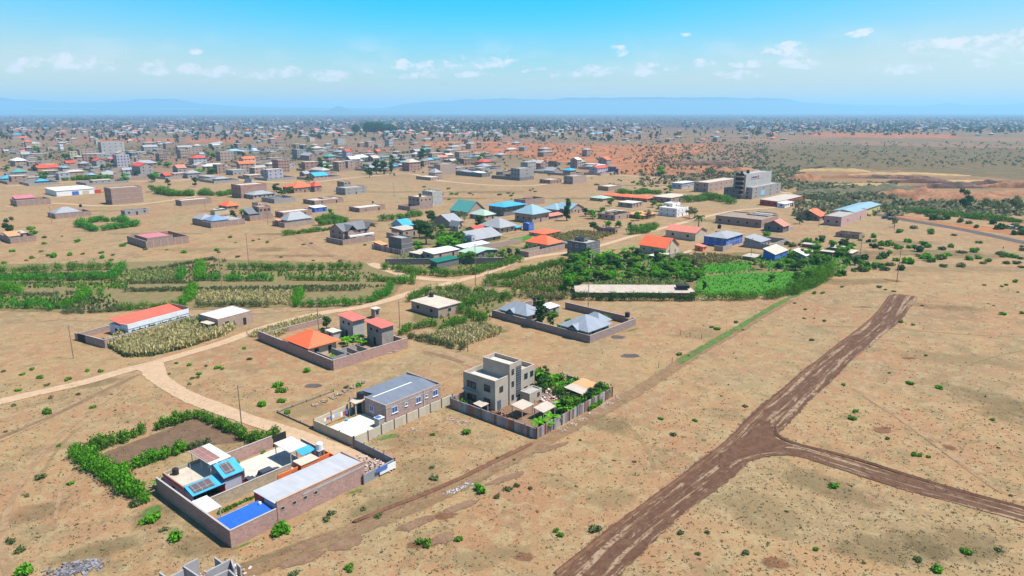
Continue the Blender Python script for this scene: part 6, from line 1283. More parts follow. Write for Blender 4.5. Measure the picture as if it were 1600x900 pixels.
sub, hh = PXC(641, 329.5, 622, 676, 323, 'brown', 'brown wall left of the flat grey block', bmax=14)
B(656, 326.5, 638, 675, 308, 'flat', 'stone', 'wslab', 'lower brown half of the flat grey block under construction', floors=2, b=11, wf=3, wl=3); T = B(676, 322, 668, 691.5, 299.5, 'flat', 'concrete', 'wslab', 'taller plain grey half of the flat block under construction', floors=3, b=10, wf=0, wl=0, doors=False)
cl_ = MB()
for i in range(6):
    for j in range(2): cl_.box(.6 + i * 1.6, .9 + i * 1.6, .6 + j * 7, .9 + j * 7, 8, 10.2)
cl_.part('bare_columns', MW['concrete'], T); tank('black tank on the lower half of the flat grey block', g(656, 309, 0) if False else loc(g(656, 326.5), 48, 4, 4), zat(g(656, 326.5), 308) - .5, .8, 1.7)
B(731, 338, 704.5, 758, 331, 'gable', 'stone', 'green', 'large dark green gabled roof on a stone hall', rt=313, b=15, ax='y', name='hall', cat='building', wf=0)
B(787, 338, 775, 819, 323.5, 'hip', 'dgrey', 'blue', 'two storey dark building with bright blue roof', rt=315, floors=2, b=12, style='white', wf=4, o=1.4); 
B(821, 322, 813, 851, 312.5, 'open', 'brown', 'slab', 'roofless brown block behind the bright blue roof', b=10, wf=0)
B(832, 349, 811, 857.5, 335, 'hip', 'stone', 'lblue', 'pale blue hipped roof house right of the dark two storey building', rt=319, b=13, wf=3, o=1.2); 
B(870, 334, 858, 891, 328, 'hip', 'stone', 'lblue', 'second pale blue hipped roof before the slender tree', rt=318, b=12); B(891, 335, 880, 912, 327, 'gable', 'stone', 'lblue', 'pale blue gabled roof behind the slender tree', rt=317, b=12, ax='y')
B(859, 343, 845, 880, 338, 'gable', 'dgrey', 'salmon', 'small house with grey and salmon gable below the pale blue roofs', rt=333, b=8)
B(688, 274, 675.6, 712, 257, 'flat', 'stone', 'gslab', 'plain brown three storey tower behind the walled white roofs', floors=3, wf=0, wl=0, b=9, doors=False)
sub, hh = PXC(753, 277, 712, 766, 270.5, 'dgrey', 'dark wall round white roofed sheds at the town edge', bmax=40); inner(sub, (.1, .9, .1, .4), 3.6, 'mono', 'white', 'white', 'white roofed shed inside the dark town edge wall', rh=1); inner(sub, (.1, .9, .5, .9), 3.6, 'mono', 'stone', 'lgrey', 'second pale roofed shed inside the dark town edge wall', rh=1)
sub, hh = PXC(812, 282.5, 768, 834, 277.5, 'dgrey', 'dark wall left of the grey three storey block at the town edge', bmax=40); B(812, 281.5, 798, 834, 263.5, 'flat', 'grey', 'gslab', 'grey three storey block with two dark windows at the town edge', floors=3, wf=1, wl=3, b=11); B(786, 276, 772, 798, 269, 'flat', 'brown', 'dgreen', 'low block with dark green roof beside the grey three storey block', b=9)
B(673, 282, 644, 692, 277, 'flat', 'stone', 'wslab', 'low pale roofed row left of a small grey pyramid roof', b=20); B(680, 279, 666, 690, 270, 'hip', 'stone', 'grey', 'small grey pyramid roof above the low pale row', rt=263, b=9)
B(704, 356.5, 684, 722, 347, 'gable', 'stone', 'grey', 'grey roofed villa with white gabled porch in the garden', rt=334, b=14, ax='x', style='white'); B(716, 362, 706, 718, 352, 'gable', 'cream', 'grey', 'white gabled porch in front of the grey villa', rt=345, b=6, ax='y', wf=1)
B(757, 344, 738, 774, 337, 'hip', 'stone', 'lgreen', 'pale green hipped roof behind the pyramid grey roof', rt=327, b=12)
B(781, 365.5, 763, 804, 356, 'hip', 'cream', 'grey', 'dark grey pyramid roofed house in the centre', rt=340, b=13, wf=3, style='dark', o=1.2); B(806, 361, 800, 815, 356, 'hip', 'brown', 'blue', 'small blue roof between pyramid roof and blue white hut', rt=351, b=6)
B(741, 381, 738, 782, 374, 'gable', 'stone', 'grey', 'large grey slope roofed house behind the white framed block', rt=358, b=14, ax='x', wf=2, o=.8)
B(745, 366, 740, 763, 360, 'gable', 'cream', 'red', 'small bright red roof between two grey roofs', rt=352, b=8, ax='x')
T = B(737, 384, 728, 743, 369, 'flat', 'lilac', 'gslab', 'small white framed two storey block before the large grey roof', floors=2, b=5, wf=1, wl=2, style='white')
B(631, 360, 620, 646, 352.5, 'gable', 'lblue', 'blue', 'bright blue gabled roof in the garden left of centre', rt=342, b=10, ax='x'); B(630, 371, 612, 653, 360, 'mono', 'stone', 'sheet', 'cream sloping roof house below the bright blue gable', rt=355, b=9)
B(628, 396.5, 604, 645, 372.5, 'flat', 'dgrey', 'gslab', 'dark grey block tower beside the bright bushy tree', floors=3, wf=0, wl=1, b=9, doors=False); B(616, 373, 607, 624, 365, 'flat', 'stone', 'gslab', 'low room behind the dark grey block tower', b=6)
T = walls('rusty sheet fence round the dark grey block tower', g(626, 398), 48, [(0, 0, 2, 0), (0, .1, 0, 20)], 2.2, MW['iron'], 'iron_fence', 'fence', None, False); B(597, 389, 578, 606, 383, 'mono', 'timber', 'orangesheet', 'orange roofed shed inside the rusty sheet fence', rt=378, b=6)
B(656, 404, 632, 674, 397, 'slab', 'dgrey', 'slab', 'cream slab roofed farm shed right of the dark block tower', b=7, wf=1, name='farm_shed', cat='shed'); B(678, 407, 671, 718, 397, 'mono', 'stone', 'white', 'long white roofed farm shed next to the cream slab', rt=391, b=7, wf=2, name='farm_shed', cat='shed')
B(741, 406, 714, 777, 397, 'gable', 'dgrey', 'lgreen', 'pale green gabled farm shed behind the thick hedge', rt=388, b=9, ax='y', name='farm_shed', cat='shed'); B(725, 393, 715, 765, 389, 'mono', 'stone', 'white', 'long white roof behind the pale green farm shed', rt=383, b=5, name='farm_shed', cat='shed')
B(683, 421, 679, 717, 410, 'mono', 'dgrey', 'dgreen', 'dark green sheet shed standing in the thick hedge', rt=406, b=4, wf=0, name='farm_shed', cat='shed'); walls('dark wall behind the thick hedge of the farm sheds', g(602, 414), 2, [(0, 0, 48, 1)], 2.4, MW['dgrey'])
walls('long brown garden wall below the dark grey pyramid roof', g(742, 393), 45, [(0, 0, 30, 0)], 2.2, MW['stone'])
B(826, 361, 816, 834, 349, 'flat', 'blue', 'white', 'small blue and white hut at the end of the garden wall', b=4, wf=1, style='white')
B(665, 398, 655, 682, 394, 'slab', 'brick', 'rust', 'low rusty brick stack roof behind the cream slab shed', b=5, wf=0, name='farm_shed', cat='shed')
sub, hh = PXC(826, 402.5, 811, 882.5, 394, 'stone', 'pinkish panel wall round the orange hipped house by the road', bmax=16); house('house', 'bright orange hipped house with white gable beside the dirt road', 'house', g(856, 394), 48, 10, 13, 3.2, 'hip', 'cream', 'orange', rh=3.0, style='white', group=None); B(851, 371, 838, 876, 368, 'hip', 'cream', 'orange', 'second bright orange hip just behind the first by the road', rt=361, b=10)
B(893, 389, 872, 895, 383, 'mono', 'stone', 'dgrey', 'low dark grey roof right of the orange hipped house', rt=377, b=8)
T = B(915.6, 404, 884, 937, 380, 'flat', 'dgrey', 'gslab', 'dark grey unfinished three storey house beside the road', floors=2, wf=3, wl=3, b=10, style='white'); B(912, 400, 895, 918, 372, 'flat', 'dgrey', 'gslab', 'stair tower of the dark grey unfinished house', floors=3, b=5, wf=1, wl=1)
T = B(1040, 400.5, 1008, 1059.5, 387, 'gable', 'cream', 'orange', 'orange gabled bungalow beside the central thicket', rt=369.5, b=13, ax='y', style='white', wf=2, wl=3); walls('brown garden wall right of the orange gabled bungalow', g(1047, 405), 48, [(0, 0, 11, 0)], 2.2, MW['stone'])
B(1086, 377, 1050, 1103.5, 364, 'gable', 'cream', 'salmon', 'salmon red gabled house beside the palm', rt=352.5, b=16, ax='y', wf=0, wl=2); MR['salm2'] = mat('tile', (.50, .13, .08))
T = B(1134, 387, 1110, 1159.5, 373, 'hip', 'blue', 'lgrey', 'vivid blue two storey house with pale grey hip', rt=361.5, b=11, style='white', floors=2, wf=3, wl=3); walls('tan wall round the vivid blue house', g(1129, 393), 48, [(0, 0, 9, 0), (0, .1, 0, 4)], 2.2, MW['tan'])
B(1098, 393, 1088, 1104, 386, 'mono', 'orange', 'salmon', 'small orange roofed gate beside the vivid blue house', rt=382, b=4)
tank('black tank on an orange stand behind the vivid blue house', g(1123, 368), 3.5, .9, 2.2); B(1123, 369, 1120, 1127, 362, 'flat', 'orange', 'slab', 'orange tank stand behind the vivid blue house', b=2, wf=0, wl=0)
T = B(1057, 339.5, 1034.6, 1075, 326, 'flat', 'white', 'wslab', 'white two storey villa with stepped roof terraces', floors=2, wf=3, wl=3, b=12, style='white'); B(1050, 335, 1040, 1062, 318, 'flat', 'white', 'wslab', 'upper white room of the stepped villa', floors=3, b=6, wf=1)
for i, (x, y, t_) in enumerate(((963, 312, 301.5), (986, 314, 303), (1011, 316, 305))): B(x, y, x - 12, x + 14, y - 5.5, 'hip', 'brick', 'orange', 'one of three like orange hips in a row, %s' % ('the left', 'the middle', 'the right')[i], rt=t_, b=14)
B(942, 315, 928, 956, 310.5, 'hip', 'stone', 'lgreen', 'pale green hip left of the three orange hips', rt=305, b=11)
B(1048, 318, 1028, 1075, 309, 'slab', 'brown', 'slab', 'brown slab roofed block behind the white villa', b=14, wf=3)
B(988, 325, 967.5, 1003, 317.5, 'slab', 'stone', 'wslab', 'flat white slab house below the three orange hips', b=11); B(961, 345, 923, 986, 336, 'open', 'stone', 'slab', 'flat brown rooms with uneven tops left of the cream and orange roof', b=12, wf=2); B(963, 338, 945, 975, 331, 'slab', 'brown', 'sheet', 'cream sheet roof behind the flat brown rooms', b=8, wf=2)
B(1006, 343, 986, 1024, 337, 'hip', 'timber', 'orangesheet', 'cream and orange low hip behind the leafy hedge', rt=330, b=12)
B(950.5, 298.5, 932, 971, 291.5, 'flat', 'brown', 'wslab', 'white topped brown box on the open slope', b=10, wf=0, wl=0); B(895, 288, 878, 916, 275.5, 'flat', 'stone', 'gslab', 'grey brown two storey box with striped top', floors=2, b=10, wf=0, wl=2); B(860, 287.5, 844, 878, 281, 'flat', 'brown', 'slab', 'low brown box left of the striped top box', b=12)
B(1065, 295.5, 1060, 1084, 286.5, 'hip', 'lilac', 'white', 'small white hip near the tall hotel block', rt=283.5, b=9); B(961, 366, 944, 965, 357, 'flat', 'brick', 'wslab', 'small red brick roadside shed with white top', b=6, wf=1); B(948, 364, 940, 956, 356, 'flat', 'brown', 'slab', 'dark little roadside shed behind the brick one', b=6, wf=1)
T = B(1030, 407, 1012, 1046, 402.5, 'slab', 'timber', 'wslab', 'low white roofed shed sunk in the central thicket', b=5, wf=1, name='shed', cat='shed')
B(1106, 301, 1097, 1153, 285.5, 'flat', 'stone', 'slab', 'long brown two storey block left of the tall hotel', floors=2, wf=6, wl=2, b=12)
T = B(1174.6, 311.5, 1166, 1219, 293, 'flat', 'grey', 'gslab', 'lower grey stone half of the tall hotel', floors=3, wf=4, b=7, name='hotel', cat='building')
MB().box(14, 21, -.12, -.004, 1.5, 5).part('poster', MW['lblue'], T)
T = B(1163, 311, 1153, 1203, 272.5, 'flat', 'concrete', 'gslab', 'tall grey blue hotel tower with red topped open balconies', floors=5, wf=0, wl=0, b=9, name='hotel', cat='building', doors=False)
for k in range(5): MB().box(-2.2, -.01, 1, 8, 2.6 + k * 3.1, 3.5 + k * 3.1, bottom=True).part('balcony', MW['brick'], T); MB().box(-.3, -.003, 1.5, 7.5, 3.6 + k * 3.1, 5.4 + k * 3.1).part('opening', M_DK, T)
sg = MB().box(9, 24, -.2, -.01, 13.2, 15.6).part('sign_board', MW['lilac'], T); lt = MB(); random.seed(2)
for i in range(9): lt.box(10 + i * .95, 10.65 + i * .95, -.26, -.205, 13.9, 14.9, bottom=True)
lt.part('lettering', M_DK, sg); MB().tube((20.4, -.2, 14.4), (20.4, -.3, 14.4), 1.1, 1.1, 16).part('red_disc', MW['red'], sg)
B(1151, 311, 1139, 1156, 294.5, 'flat', 'dgrey', 'gslab', 'dark block stuck to the left of the tall hotel', floors=2, b=10, wf=1, wl=2); tank('left black tank on the tall hotel', loc(g(1163, 311), 48, 6, 6), zat(g(1163, 311), 272.5) - .4, .9, 2); tank('right black tank on the tall hotel', loc(g(1163, 311), 48, 14, 5), zat(g(1163, 311), 272.5) - .4, 1.1, 2.6)
T = B(1215, 323, 1201, 1253, 315, 'mono', 'red', 'sheet', 'red fronted roadside shop row below the hotel', rt=310, b=12, wf=3, name='shop_row', cat='shops'); B(1226, 325, 1215, 1240, 319, 'mono', 'white', 'white', 'white annex before the red roadside shop row', rt=316, b=5)
B(1280, 345.5, 1258, 1291, 338, 'gable', 'brown', 'orange', 'bright orange gable with pale green end beside the big hall', rt=326.5, b=13, ax='x', wf=1); T = B(1334, 345, 1315, 1374, 332, 'gable', 'yellow', 'lblue', 'big yellow banded hall with pale blue gabled roof', rt=321, b=12, ax='x', wf=5, name='hall', cat='building')
T = B(1313.5, 354, 1306, 1353, 339, 'flat', 'pink', 'gslab', 'pinkish flat block with arched front before the big hall', wf=2, b=9, wl=2); T2 = MW['pink']
T = B(1189, 356.5, 1123, 1215, 343.5, 'flat', 'brown', 'brownslab', 'wide dark brown block with dusty brown roof', wf=2, wl=5, b=26, bmax=26); B(1199, 350, 1172, 1214, 337, 'flat', 'brown', 'gslab', 'upper part of the wide dark brown block', b=12, wf=2)
B(1223, 363.5, 1203, 1232, 353.5, 'gable', 'dgrey', 'salmon', 'dark house with salmon sheet gable below the wide brown block', rt=343, b=10, ax='x'); walls('pale low wall right of the salmon sheet gable', g(1226, 362), 48, [(0, 0, 12, 0)], 1.4, MW['rend'])
sub, hh = PXC(1202, 391, 1161, 1229.5, 382.5, 'grey', 'grey walled yard with grey roof inside', bmax=20); inner(sub, (.02, .55, .35, .98), 3.0, 'mono', 'grey', 'grey', 'grey sloping roof inside the grey walled yard', rh=1.6)
B(1342, 374, 1304, 1349, 366.5, 'open', 'brown', 'slab', 'small roofless dark brown rooms in the scrub', b=11, wf=1)
for i, a_ in enumerate([(1178, 408, 1163, 1189, 404, 'slab', 'timber', 'sheet', 'cream topped shed at the left of the scrubby sheds'), (1210, 408, 1189, 1230, 398, 'mono', 'blue', 'slab', 'blue walled shed with cream roof in the scrub'), (1258, 406, 1250, 1266, 401, 'mono', 'rend', 'white', 'tiny white roofed shed in the scrub'),
    (1270, 388, 1262, 1275, 383, 'slab', 'timber', 'sheet', 'small cream roof high in the scrub'), (1300, 402, 1289, 1304, 394, 'slab', 'timber', 'slab', 'dark shed with cream roof left of the long cream roof'), (1330, 403, 1308, 1340, 395.5, 'slab', 'timber', 'slab', 'long cream roof in the green scrub'), (1312, 394, 1303, 1320, 388, 'slab', 'timber', 'sheet', 'little tilted cream roof above the long cream roof'), (1262, 401, 1254, 1272, 396, 'slab', 'timber', 'slab', 'middle cream roof among the bushes')]):
    PXB(*a_, wf=1, wl=0, b=5, name='shed', cat='shed')
T = PXB(900, 464, 893, 1076, 457.5, 'mono', 'timber', 'rust', 'very long low shed with patchy rusty roof beside the pasture', yaw=-1, rt=449, b=7, wf=6, wl=0, name='long_shed', cat='shed', doors=False)
MB().box(34, 38, 2, 5, 2.5, 3.5).part('rooftop_box', M_DK, T)
sb_ = PXB(1060, 463, 1055, 1084, 457.5, 'slab', 'grey', 'slab', 'little room closing the right end of the long rusty shed', yaw=-1, b=5, wf=1, wl=0, name='shed', cat='shed')
car('dark car parked beside the big hall on the asphalt road', g(1384, 342), -15, CARD, 4.6, 1.8, 1.6, 'cars on the asphalt road'); car('second dark car parked beside the big hall', g(1394, 344), -15, CARD, 4.6, 1.8, 1.6, 'cars on the asphalt road'); car('white car on the soil beyond the asphalt road', g(1582, 358), -20, M_WT, 4.4, 1.8, 1.7, 'cars on the asphalt road')
T = thing('truck', 'dark blue truck on the town edge road left of the round green tree', 'truck', g(958, 271), 5); MB().box(-5, 2.5, -1.4, 1.4, 1, 6.5, bottom=True).part('cargo_box', mat('flat', (.04, .05, .12)), T); MB().box(2.7, 5, -1.3, 1.3, .7, 4.5, bottom=True).part('cab', mat('flat', (.03, .04, .10)), T)
for x in (-3.5, 3.6):
    for sy in (-1, 1): MB().tube((x, sy * 1.1, .6), (x, sy * 1.4, .6), .6, .6, 12).part('wheel', M_DK, T)
# person far right
T = thing('person', 'tiny person in blue walking on the soil near the right edge', 'person', g(1567, 391)); pm = bpy.data.meshes.new('body'); J = [((0, 0, 1.0), .15), ((0, 0, 1.25), .16), ((0, 0, 1.45), .1), ((0, 0, 1.55), .06), ((0, 0, 1.7), .11), ((.17, 0, 1.42), .06), ((.24, .05, 1.15), .045), ((.22, .15, .92), .035), ((-.17, 0, 1.42), .06), ((-.24, -.05, 1.15), .045), ((-.22, -.12, .92), .035), ((.1, .08, .9), .09), ((.11, .2, .5), .07), ((.11, .16, .06), .05), ((-.1, -.05, .9), .09), ((-.11, -.12, .5), .07), ((-.11, -.24, .06), .05)]
pm.from_pydata([j[0] for j in J], [(0, 1), (1, 2), (2, 3), (3, 4), (2, 5), (5, 6), (6, 7), (2, 8), (8, 9), (9, 10), (0, 11), (11, 12), (12, 13), (0, 14), (14, 15), (15, 16)], []); po = bpy.data.objects.new('body', pm); COL.objects.link(po); po.parent = T; pm.materials.append(mat('flat', (.06, .10, .22)))
md = po.modifiers.new('skin', 'SKIN')
for i, j in enumerate(J): pm.skin_vertices[0].data[i].radius = (j[1], j[1])
pm.skin_vertices[0].data[0].use_root = True; po.modifiers.new('sub', 'SUBSURF').levels = 1
hm_ = MB().cyl(0, 0, 1.62, 1.84, .12, .08, 10).part('hair', M_DK, T)

# ------------------------------------------------------------------ the town behind: individual houses thinning out over the plain
random.seed(101)
ROOFS = [('lgrey', 'pale grey', 12), ('white', 'white', 6), ('sheet', 'cream', 12), ('orange', 'orange', 7), ('red', 'red', 4), ('blue', 'bright blue', 3), ('green', 'green', 3), ('grey', 'grey', 16), ('salmon', 'salmon', 6), ('slab', 'flat cream', 22), ('gslab', 'flat grey', 24), ('lblue', 'light blue', 4)]
WALLS = ['stone', 'brown', 'grey', 'cream', 'rend', 'dgrey', 'stone', 'brown', 'lilac', 'brick']
TALLS = [(160, 243, 159, 196, 222, 'concrete', 'big pale grey apartment slab with striped face', 4), (184, 261, 176, 204, 242, 'lilac', 'blue grey striped four storey block', 4), (436, 270, 421, 453, 250, 'brick', 'brown four storey block with dark balconies', 4), (465, 249, 448, 478, 233.5, 'grey', 'grey five storey block far in the town', 4),
         (345, 252, 336, 366, 237, 'stone', 'pale five storey block left in the town', 3), (336, 208, 331, 348, 196, 'grey', 'lone grey tower on the left plain', 3), (528, 226, 522, 540, 217, 'concrete', 'small grey tower on the plain', 2), (608, 228, 603, 614, 218, 'lilac', 'small lilac tower on the plain', 2), (250, 252, 240, 262, 240, 'brown', 'brown three storey block left in the town', 3), (283, 248, 276, 296, 234, 'stone', 'tan three storey block left in the town', 3), (95, 236, 85, 100, 226, 'white', 'white two storey house far left', 2), (755, 212, 747, 760, 206, 'grey', 'grey block far out above the dusty slope', 2), (1268, 203, 1262, 1274, 198, 'tan', 'tan block far out on the right plain', 2), (870, 262, 832, 872, 252, 'brick', 'brown broken block beside the dusty slope', 2), (725, 258, 716, 745, 248, 'timber', 'dark red two storey block at the town edge', 2)]
occ = []
for (x, y, l_, r_, t_, wl_, lab, fl) in TALLS:
    PXB(x, y, l_, r_, t_, 'flat', wl_, 'gslab', lab, floors=fl, b=12, wf=4, wl=3, style='dark', name='apartment_block', cat='building', amax=60, doors=False); occ.append((x, y, 22, 4))
far_me = {}; YM = {}; FWIN = {'f': MB().box(-.6, .6, -.05, -.004, 0, 1.1, bottom=True).mesh('window', M_DK), 'l': MB().box(-.05, -.004, -.6, .6, 0, 1.1, bottom=True).mesh('window', M_DK)}
def far_house(c, a, b, h, rt, rm, wl, yaw, lab, group, det):
    key = (round(a / 3), round(b / 3), round(h / 1.5), rt, rm, wl, det)
    if key not in far_me:
        a, b, h = key[0] * 3, key[1] * 3, max(2.6, key[2] * 1.5); w_, r_, d_ = MB(), MB(), MB()
        w_.box(0, a, 0, b, -.2, h)
        if rt == 'hip': r_.hip(0, a, 0, b, h + .1, min(a, b) * .26, .6)
        elif rt == 'gable': r_.gable(0, a, 0, b, h + .05, b * .24, .4, 'x'); w_.pediment(0, a, 0, b, h, b * .24, 'x')
        else: r_.box(-.2, a + .2, -.2, b + .2, h + .002, h + .25, bottom=True)
        W2 = []
        for k in range(max(1, int(h / 3))):
            n = max(1, int(a / 4.5))
            for i in range(n): W2.append(('f', a * (i + .5) / n, k * 3 + 1.1))
            for i in range(max(1, int(b / 5))): W2.append(('l', b * (i + .5) / max(1, int(b / 5)), k * 3 + 1.1))
        far_me[key] = (w_.mesh('wall', MW[wl]), r_.mesh('roof', MR[rm]), W2)
    me = far_me[key]; T = thing('house', lab, 'house', c, yaw, group); add('wall', me[0], T); add('roof', me[1], T)
    if random.random() < .6:
        yk = round(random.choice([3, 5, 8])); yk = (yk, wl)
        if yk not in YM: YM[yk] = MB().ring(-yk[0], 20 + yk[0] * .5, -4 - yk[0] * .5, 16, -.2, 2.1, .25).mesh('yard_wall', MW[random.choice(['brown', 'stone', 'grey'])])
        add('yard_wall', YM[yk], T)
    for f_, u, z in me[2]: add('window', FWIN[f_], T, (u, 0, z) if f_ == 'f' else (0, u, z))
    return T
def pick():
    t = random.uniform(0, sum(r[2] for r in ROOFS))
    for r in ROOFS:
        t -= r[2]
        if t <= 0: return r
    return ROOFS[0]
placed = []; REST = []
BANDS = [  # (x0, x1, y0, y1, how many, place)
    (0, 160, 236, 290, 34, 'at the far left of the town'), (160, 330, 236, 282, 36, 'left in the town'), (330, 520, 232, 284, 46, 'in the middle of the town'), (520, 660, 236, 268, 30, 'in the town right of the tall brown block'),
    (600, 760, 246, 268, 26, 'at the right end of the town'), (820, 960, 255, 273, 14, 'below the dusty slope'), (0, 300, 206, 236, 46, 'on the left plain behind the town'), (300, 620, 204, 234, 44, 'on the middle plain behind the town'),
    (620, 920, 208, 250, 30, 'on the brown plain above the centre'), (880, 1230, 202, 224, 36, 'on the plain above the red slope'), (1200, 1600, 200, 212, 34, 'on the right plain beyond the scrub')]
for (x0, x1, y0, y1, n, place) in BANDS:
    k = tries = 0
    while k < n and tries < 4000:
        tries += 1; px = random.uniform(x0, x1); py = y1 - (y1 - y0) * random.random() ** 1.15; c = g(px, py); D = c[1] / cos(atan(c[0] / c[1]))
        if 540 < px < 660 and 195 < py < 216: continue
        need = 15 if y1 > 236 else 13
        if any((c[0] - q[0]) ** 2 + (c[1] - q[1]) ** 2 < (need + q[2] * .3) ** 2 for q in placed): continue
        if any(abs(px - q[0] - 8) < q[2] and abs(py - q[1]) < 7 for q in occ): continue
        k += 1; r = pick(); a, b, h = random.choice([7, 9, 10, 12, 14, 20]), random.uniform(7, 12), random.choice([3, 3, 3, 3.5, 4.5, 6, 9]); placed.append((c[0], c[1], a))
        rt = 'flat' if r[0] in ('slab', 'gslab') else random.choice(['hip', 'gable', 'hip', 'flat' if r[0] in ('white', 'sheet') else 'gable'])
        if y1 > 251: far_house(c, a, b, h, rt, r[0], random.choice(WALLS), 48 + random.choice([0, 0, 90, 6, -8]), '%s roofed town house' % r[1], 'houses %s' % place, True)
        else: REST.append((c, a, b, h, rt, r[0], random.choice(WALLS)))
# far beyond: too many and too small to count
def scatter(name, label, boxes, n, fn, cat, mats):
    mb = MB(); k = 0
    while k < n:
        x0, x1, y0, y1 = random.choice(boxes); px, py = random.uniform(x0, x1), y0 + (y1 - y0) * random.random() ** 1.2
        if py < 179: continue
        c = g(px, py)
        if abs(c[0]) > c[1] * .85: continue
        k += 1; fn(mb, c)
    o = mb.part(name, mats); return tag(o, label, cat, None, 'stuff')
fm_ = [MR[k_] for k_ in ('sheet', 'lgrey', 'gslab', 'orange', 'salmon', 'blue', 'grey', 'gslab', 'brownslab', 'lblue')] + [MW['stone'], MW['lilac'], MW['cream']]
def fh(mb, c):
    a, b, h = random.uniform(8, 22), random.uniform(8, 13), random.uniform(3, 6); r = random.choice([0, 1, 1, 2, 3, 4, 5, 6, 7, 7, 8, 8, 9, 7, 8]); w_ = random.choice([10, 11, 13, 10, 13]); n0 = len(mb.v)
    mb.box(0, a, 0, b, 0, h, w_); mb.hip(0, a, 0, b, h, 2.4, .4, r); ca, sa = cos(.8), sin(.8)
    for i in range(n0, len(mb.v)): x, y, z = mb.v[i]; mb.v[i] = (c[0] + x * ca - y * sa, c[1] + x * sa + y * ca, z)
dm = MB(); fkeys = ['white', 'lgrey', 'sheet', 'orange', 'salmon', 'blue', 'lgreen', 'gslab', 'grey', 'lblue']
for (c, a, b, h, rt, rm, wl) in REST:
    n0 = len(dm.v); mi = fkeys.index(rm) if rm in fkeys else random.randrange(10)
    dm.box(0, a, 0, b, -.2, h, random.choice([10, 12, 10, 13, 13]))
    if rt == 'flat': dm.box(-.2, a + .2, -.2, b + .2, h + .002, h + .25, mi)
    else: dm.hip(0, a, 0, b, h + .05, 2.2, .5, mi)
    for i in range(max(1, int(a / 4))): u = a * (i + .5) / max(1, int(a / 4)); dm.box(u - .6, u + .6, -.05, -.004, 1.1, 2.2, 14, bottom=True)
    for i in range(n0, len(dm.v)): x, y, z = dm.v[i]; dm.v[i] = (c[0] + x * cos(.83) - y * sin(.83), c[1] + x * sin(.83) + y * cos(.83), z)
fm_ += [MW['brown'], M_DK]
tag(dm.part('distant_houses', fm_), 'scattered small houses on the brown plain behind the town', 'houses', None, 'stuff')
scatter('distant_houses', 'countless tiny houses fading into the hazy plain', [(0, 1600, 179, 206), (0, 640, 186, 212), (600, 1000, 186, 214), (1150, 1600, 186, 204)], 800, fh, 'houses', fm_)
def ft(mb, c):
    h = random.uniform(4, 11); r = h * random.uniform(.3, .6); k = c[1] / 1000
    for _ in range(6): leafquad(mb, Vector((c[0] + random.gauss(0, r * .5), c[1] + random.gauss(0, r * .5), h * random.uniform(.2, 1))), rv(), r * 1.3, 1.2)
scatter('distant_trees', 'countless dark trees scattered over the hazy plain', [(0, 1600, 178, 200), (0, 1600, 180, 212), (0, 1000, 184, 222), (1150, 1600, 184, 208), (560, 900, 190, 206)], 4600, ft, 'trees', [mat('leaf', (.055, .06, .045), (.075, .08, .055))])
def fs(mb, c):
    h = random.uniform(1.2, 3.2)
    for _ in range(5): leafquad(mb, Vector((c[0] + random.gauss(0, h * .4), c[1] + random.gauss(0, h * .4), h * random.uniform(.1, .8))), rv() + Vector((0, 0, .6)), h * .8, 1.1)
scatter('thorn_scrub', 'grey green thorn scrub covering the plain round the quarry', [(1150, 1620, 222, 262), (1120, 1250, 262, 296), (1240, 1620, 316, 338), (1250, 1400, 288, 312)], 2800, fs, 'scrub', [mat('leaf', (.15, .165, .08), (.19, .19, .10))])
scatter('thorn_scrub', 'thin dark scrub over the brown plain behind the town', [(0, 1200, 205, 250), (600, 1200, 214, 275), (1000, 1200, 226, 290), (0, 620, 228, 262)], 3000, fs, 'scrub', [mat('leaf', (.10, .10, .055), (.13, .12, .07))])
random.seed(55); TW = ['dark', 'round', 'dark', 'grey', 'bright']
for i in range(62):
    px = random.uniform(0, 760); py = random.uniform(232, 286) if px < 620 else random.uniform(240, 262); kd = random.choice(TW)
    tree(px, py, random.uniform(5, 10), kd, {'dark': 'dark', 'round': 'mid green', 'grey': 'greyish', 'bright': 'bright green'}[kd] + ' tree among far town roofs', 'trees between the far town roofs', w_=random.uniform(1, 1.5))
for i in range(22):
    px = random.uniform(880, 1250); py = random.uniform(205, 218); tree(px, py, random.uniform(7, 15), random.choice(['dark', 'narrow', 'narrow']), 'tall dark tree far out', 'tall trees above the red slope')
# tufts of dry and green grass on the near plain
def tf(mb, c):
    if inyard(c): return
    s_ = random.uniform(.08, .2); m_ = random.choice([0, 0, 0, 1, 1, 2])
    for _ in range(4): leafquad(mb, Vector((c[0] + random.gauss(0, s_ * .8), c[1] + random.gauss(0, s_ * .8), s_ * random.uniform(.1, .6))), Vector((random.gauss(0, 1), random.gauss(0, 1), .5)), s_, 1.4, .3); mb.mi[-1] = m_
def blocked(px, py): return False
YB = [(c1, yw, 24, 24), (c2, yw, 16, 12), ((c2[0] - 14, c2[1] - 8), yw, 18, 22), (c3, yw, 27, 23), (c4, y4, 23, 35), (c5, y5, 10, 14), (c6, y6, 22, 36), (c7, y7, 27, 14), (c8, y8, 12, 10)]
def inyard(c):
    for (o_, w_, a_, b_) in YB:
        x, y = c[0] - o_[0], c[1] - o_[1]; ca, sa = cos(radians(w_)), sin(radians(w_))
        if -1 < x * ca + y * sa < a_ and -1 < -x * sa + y * ca < b_: return True
scatter('grass_tufts', 'short dry and green grass tufts on the near plain', [(0, 1600, 430, 900), (0, 700, 600, 900), (620, 1600, 640, 900), (1000, 1600, 440, 900)], 11000, tf, 'grass', [mat('leaf', (.26, .20, .11), (.30, .24, .13)), mat('leaf', (.16, .17, .08), (.19, .20, .09)), mat('leaf', (.18, .13, .075), (.22, .17, .09))])
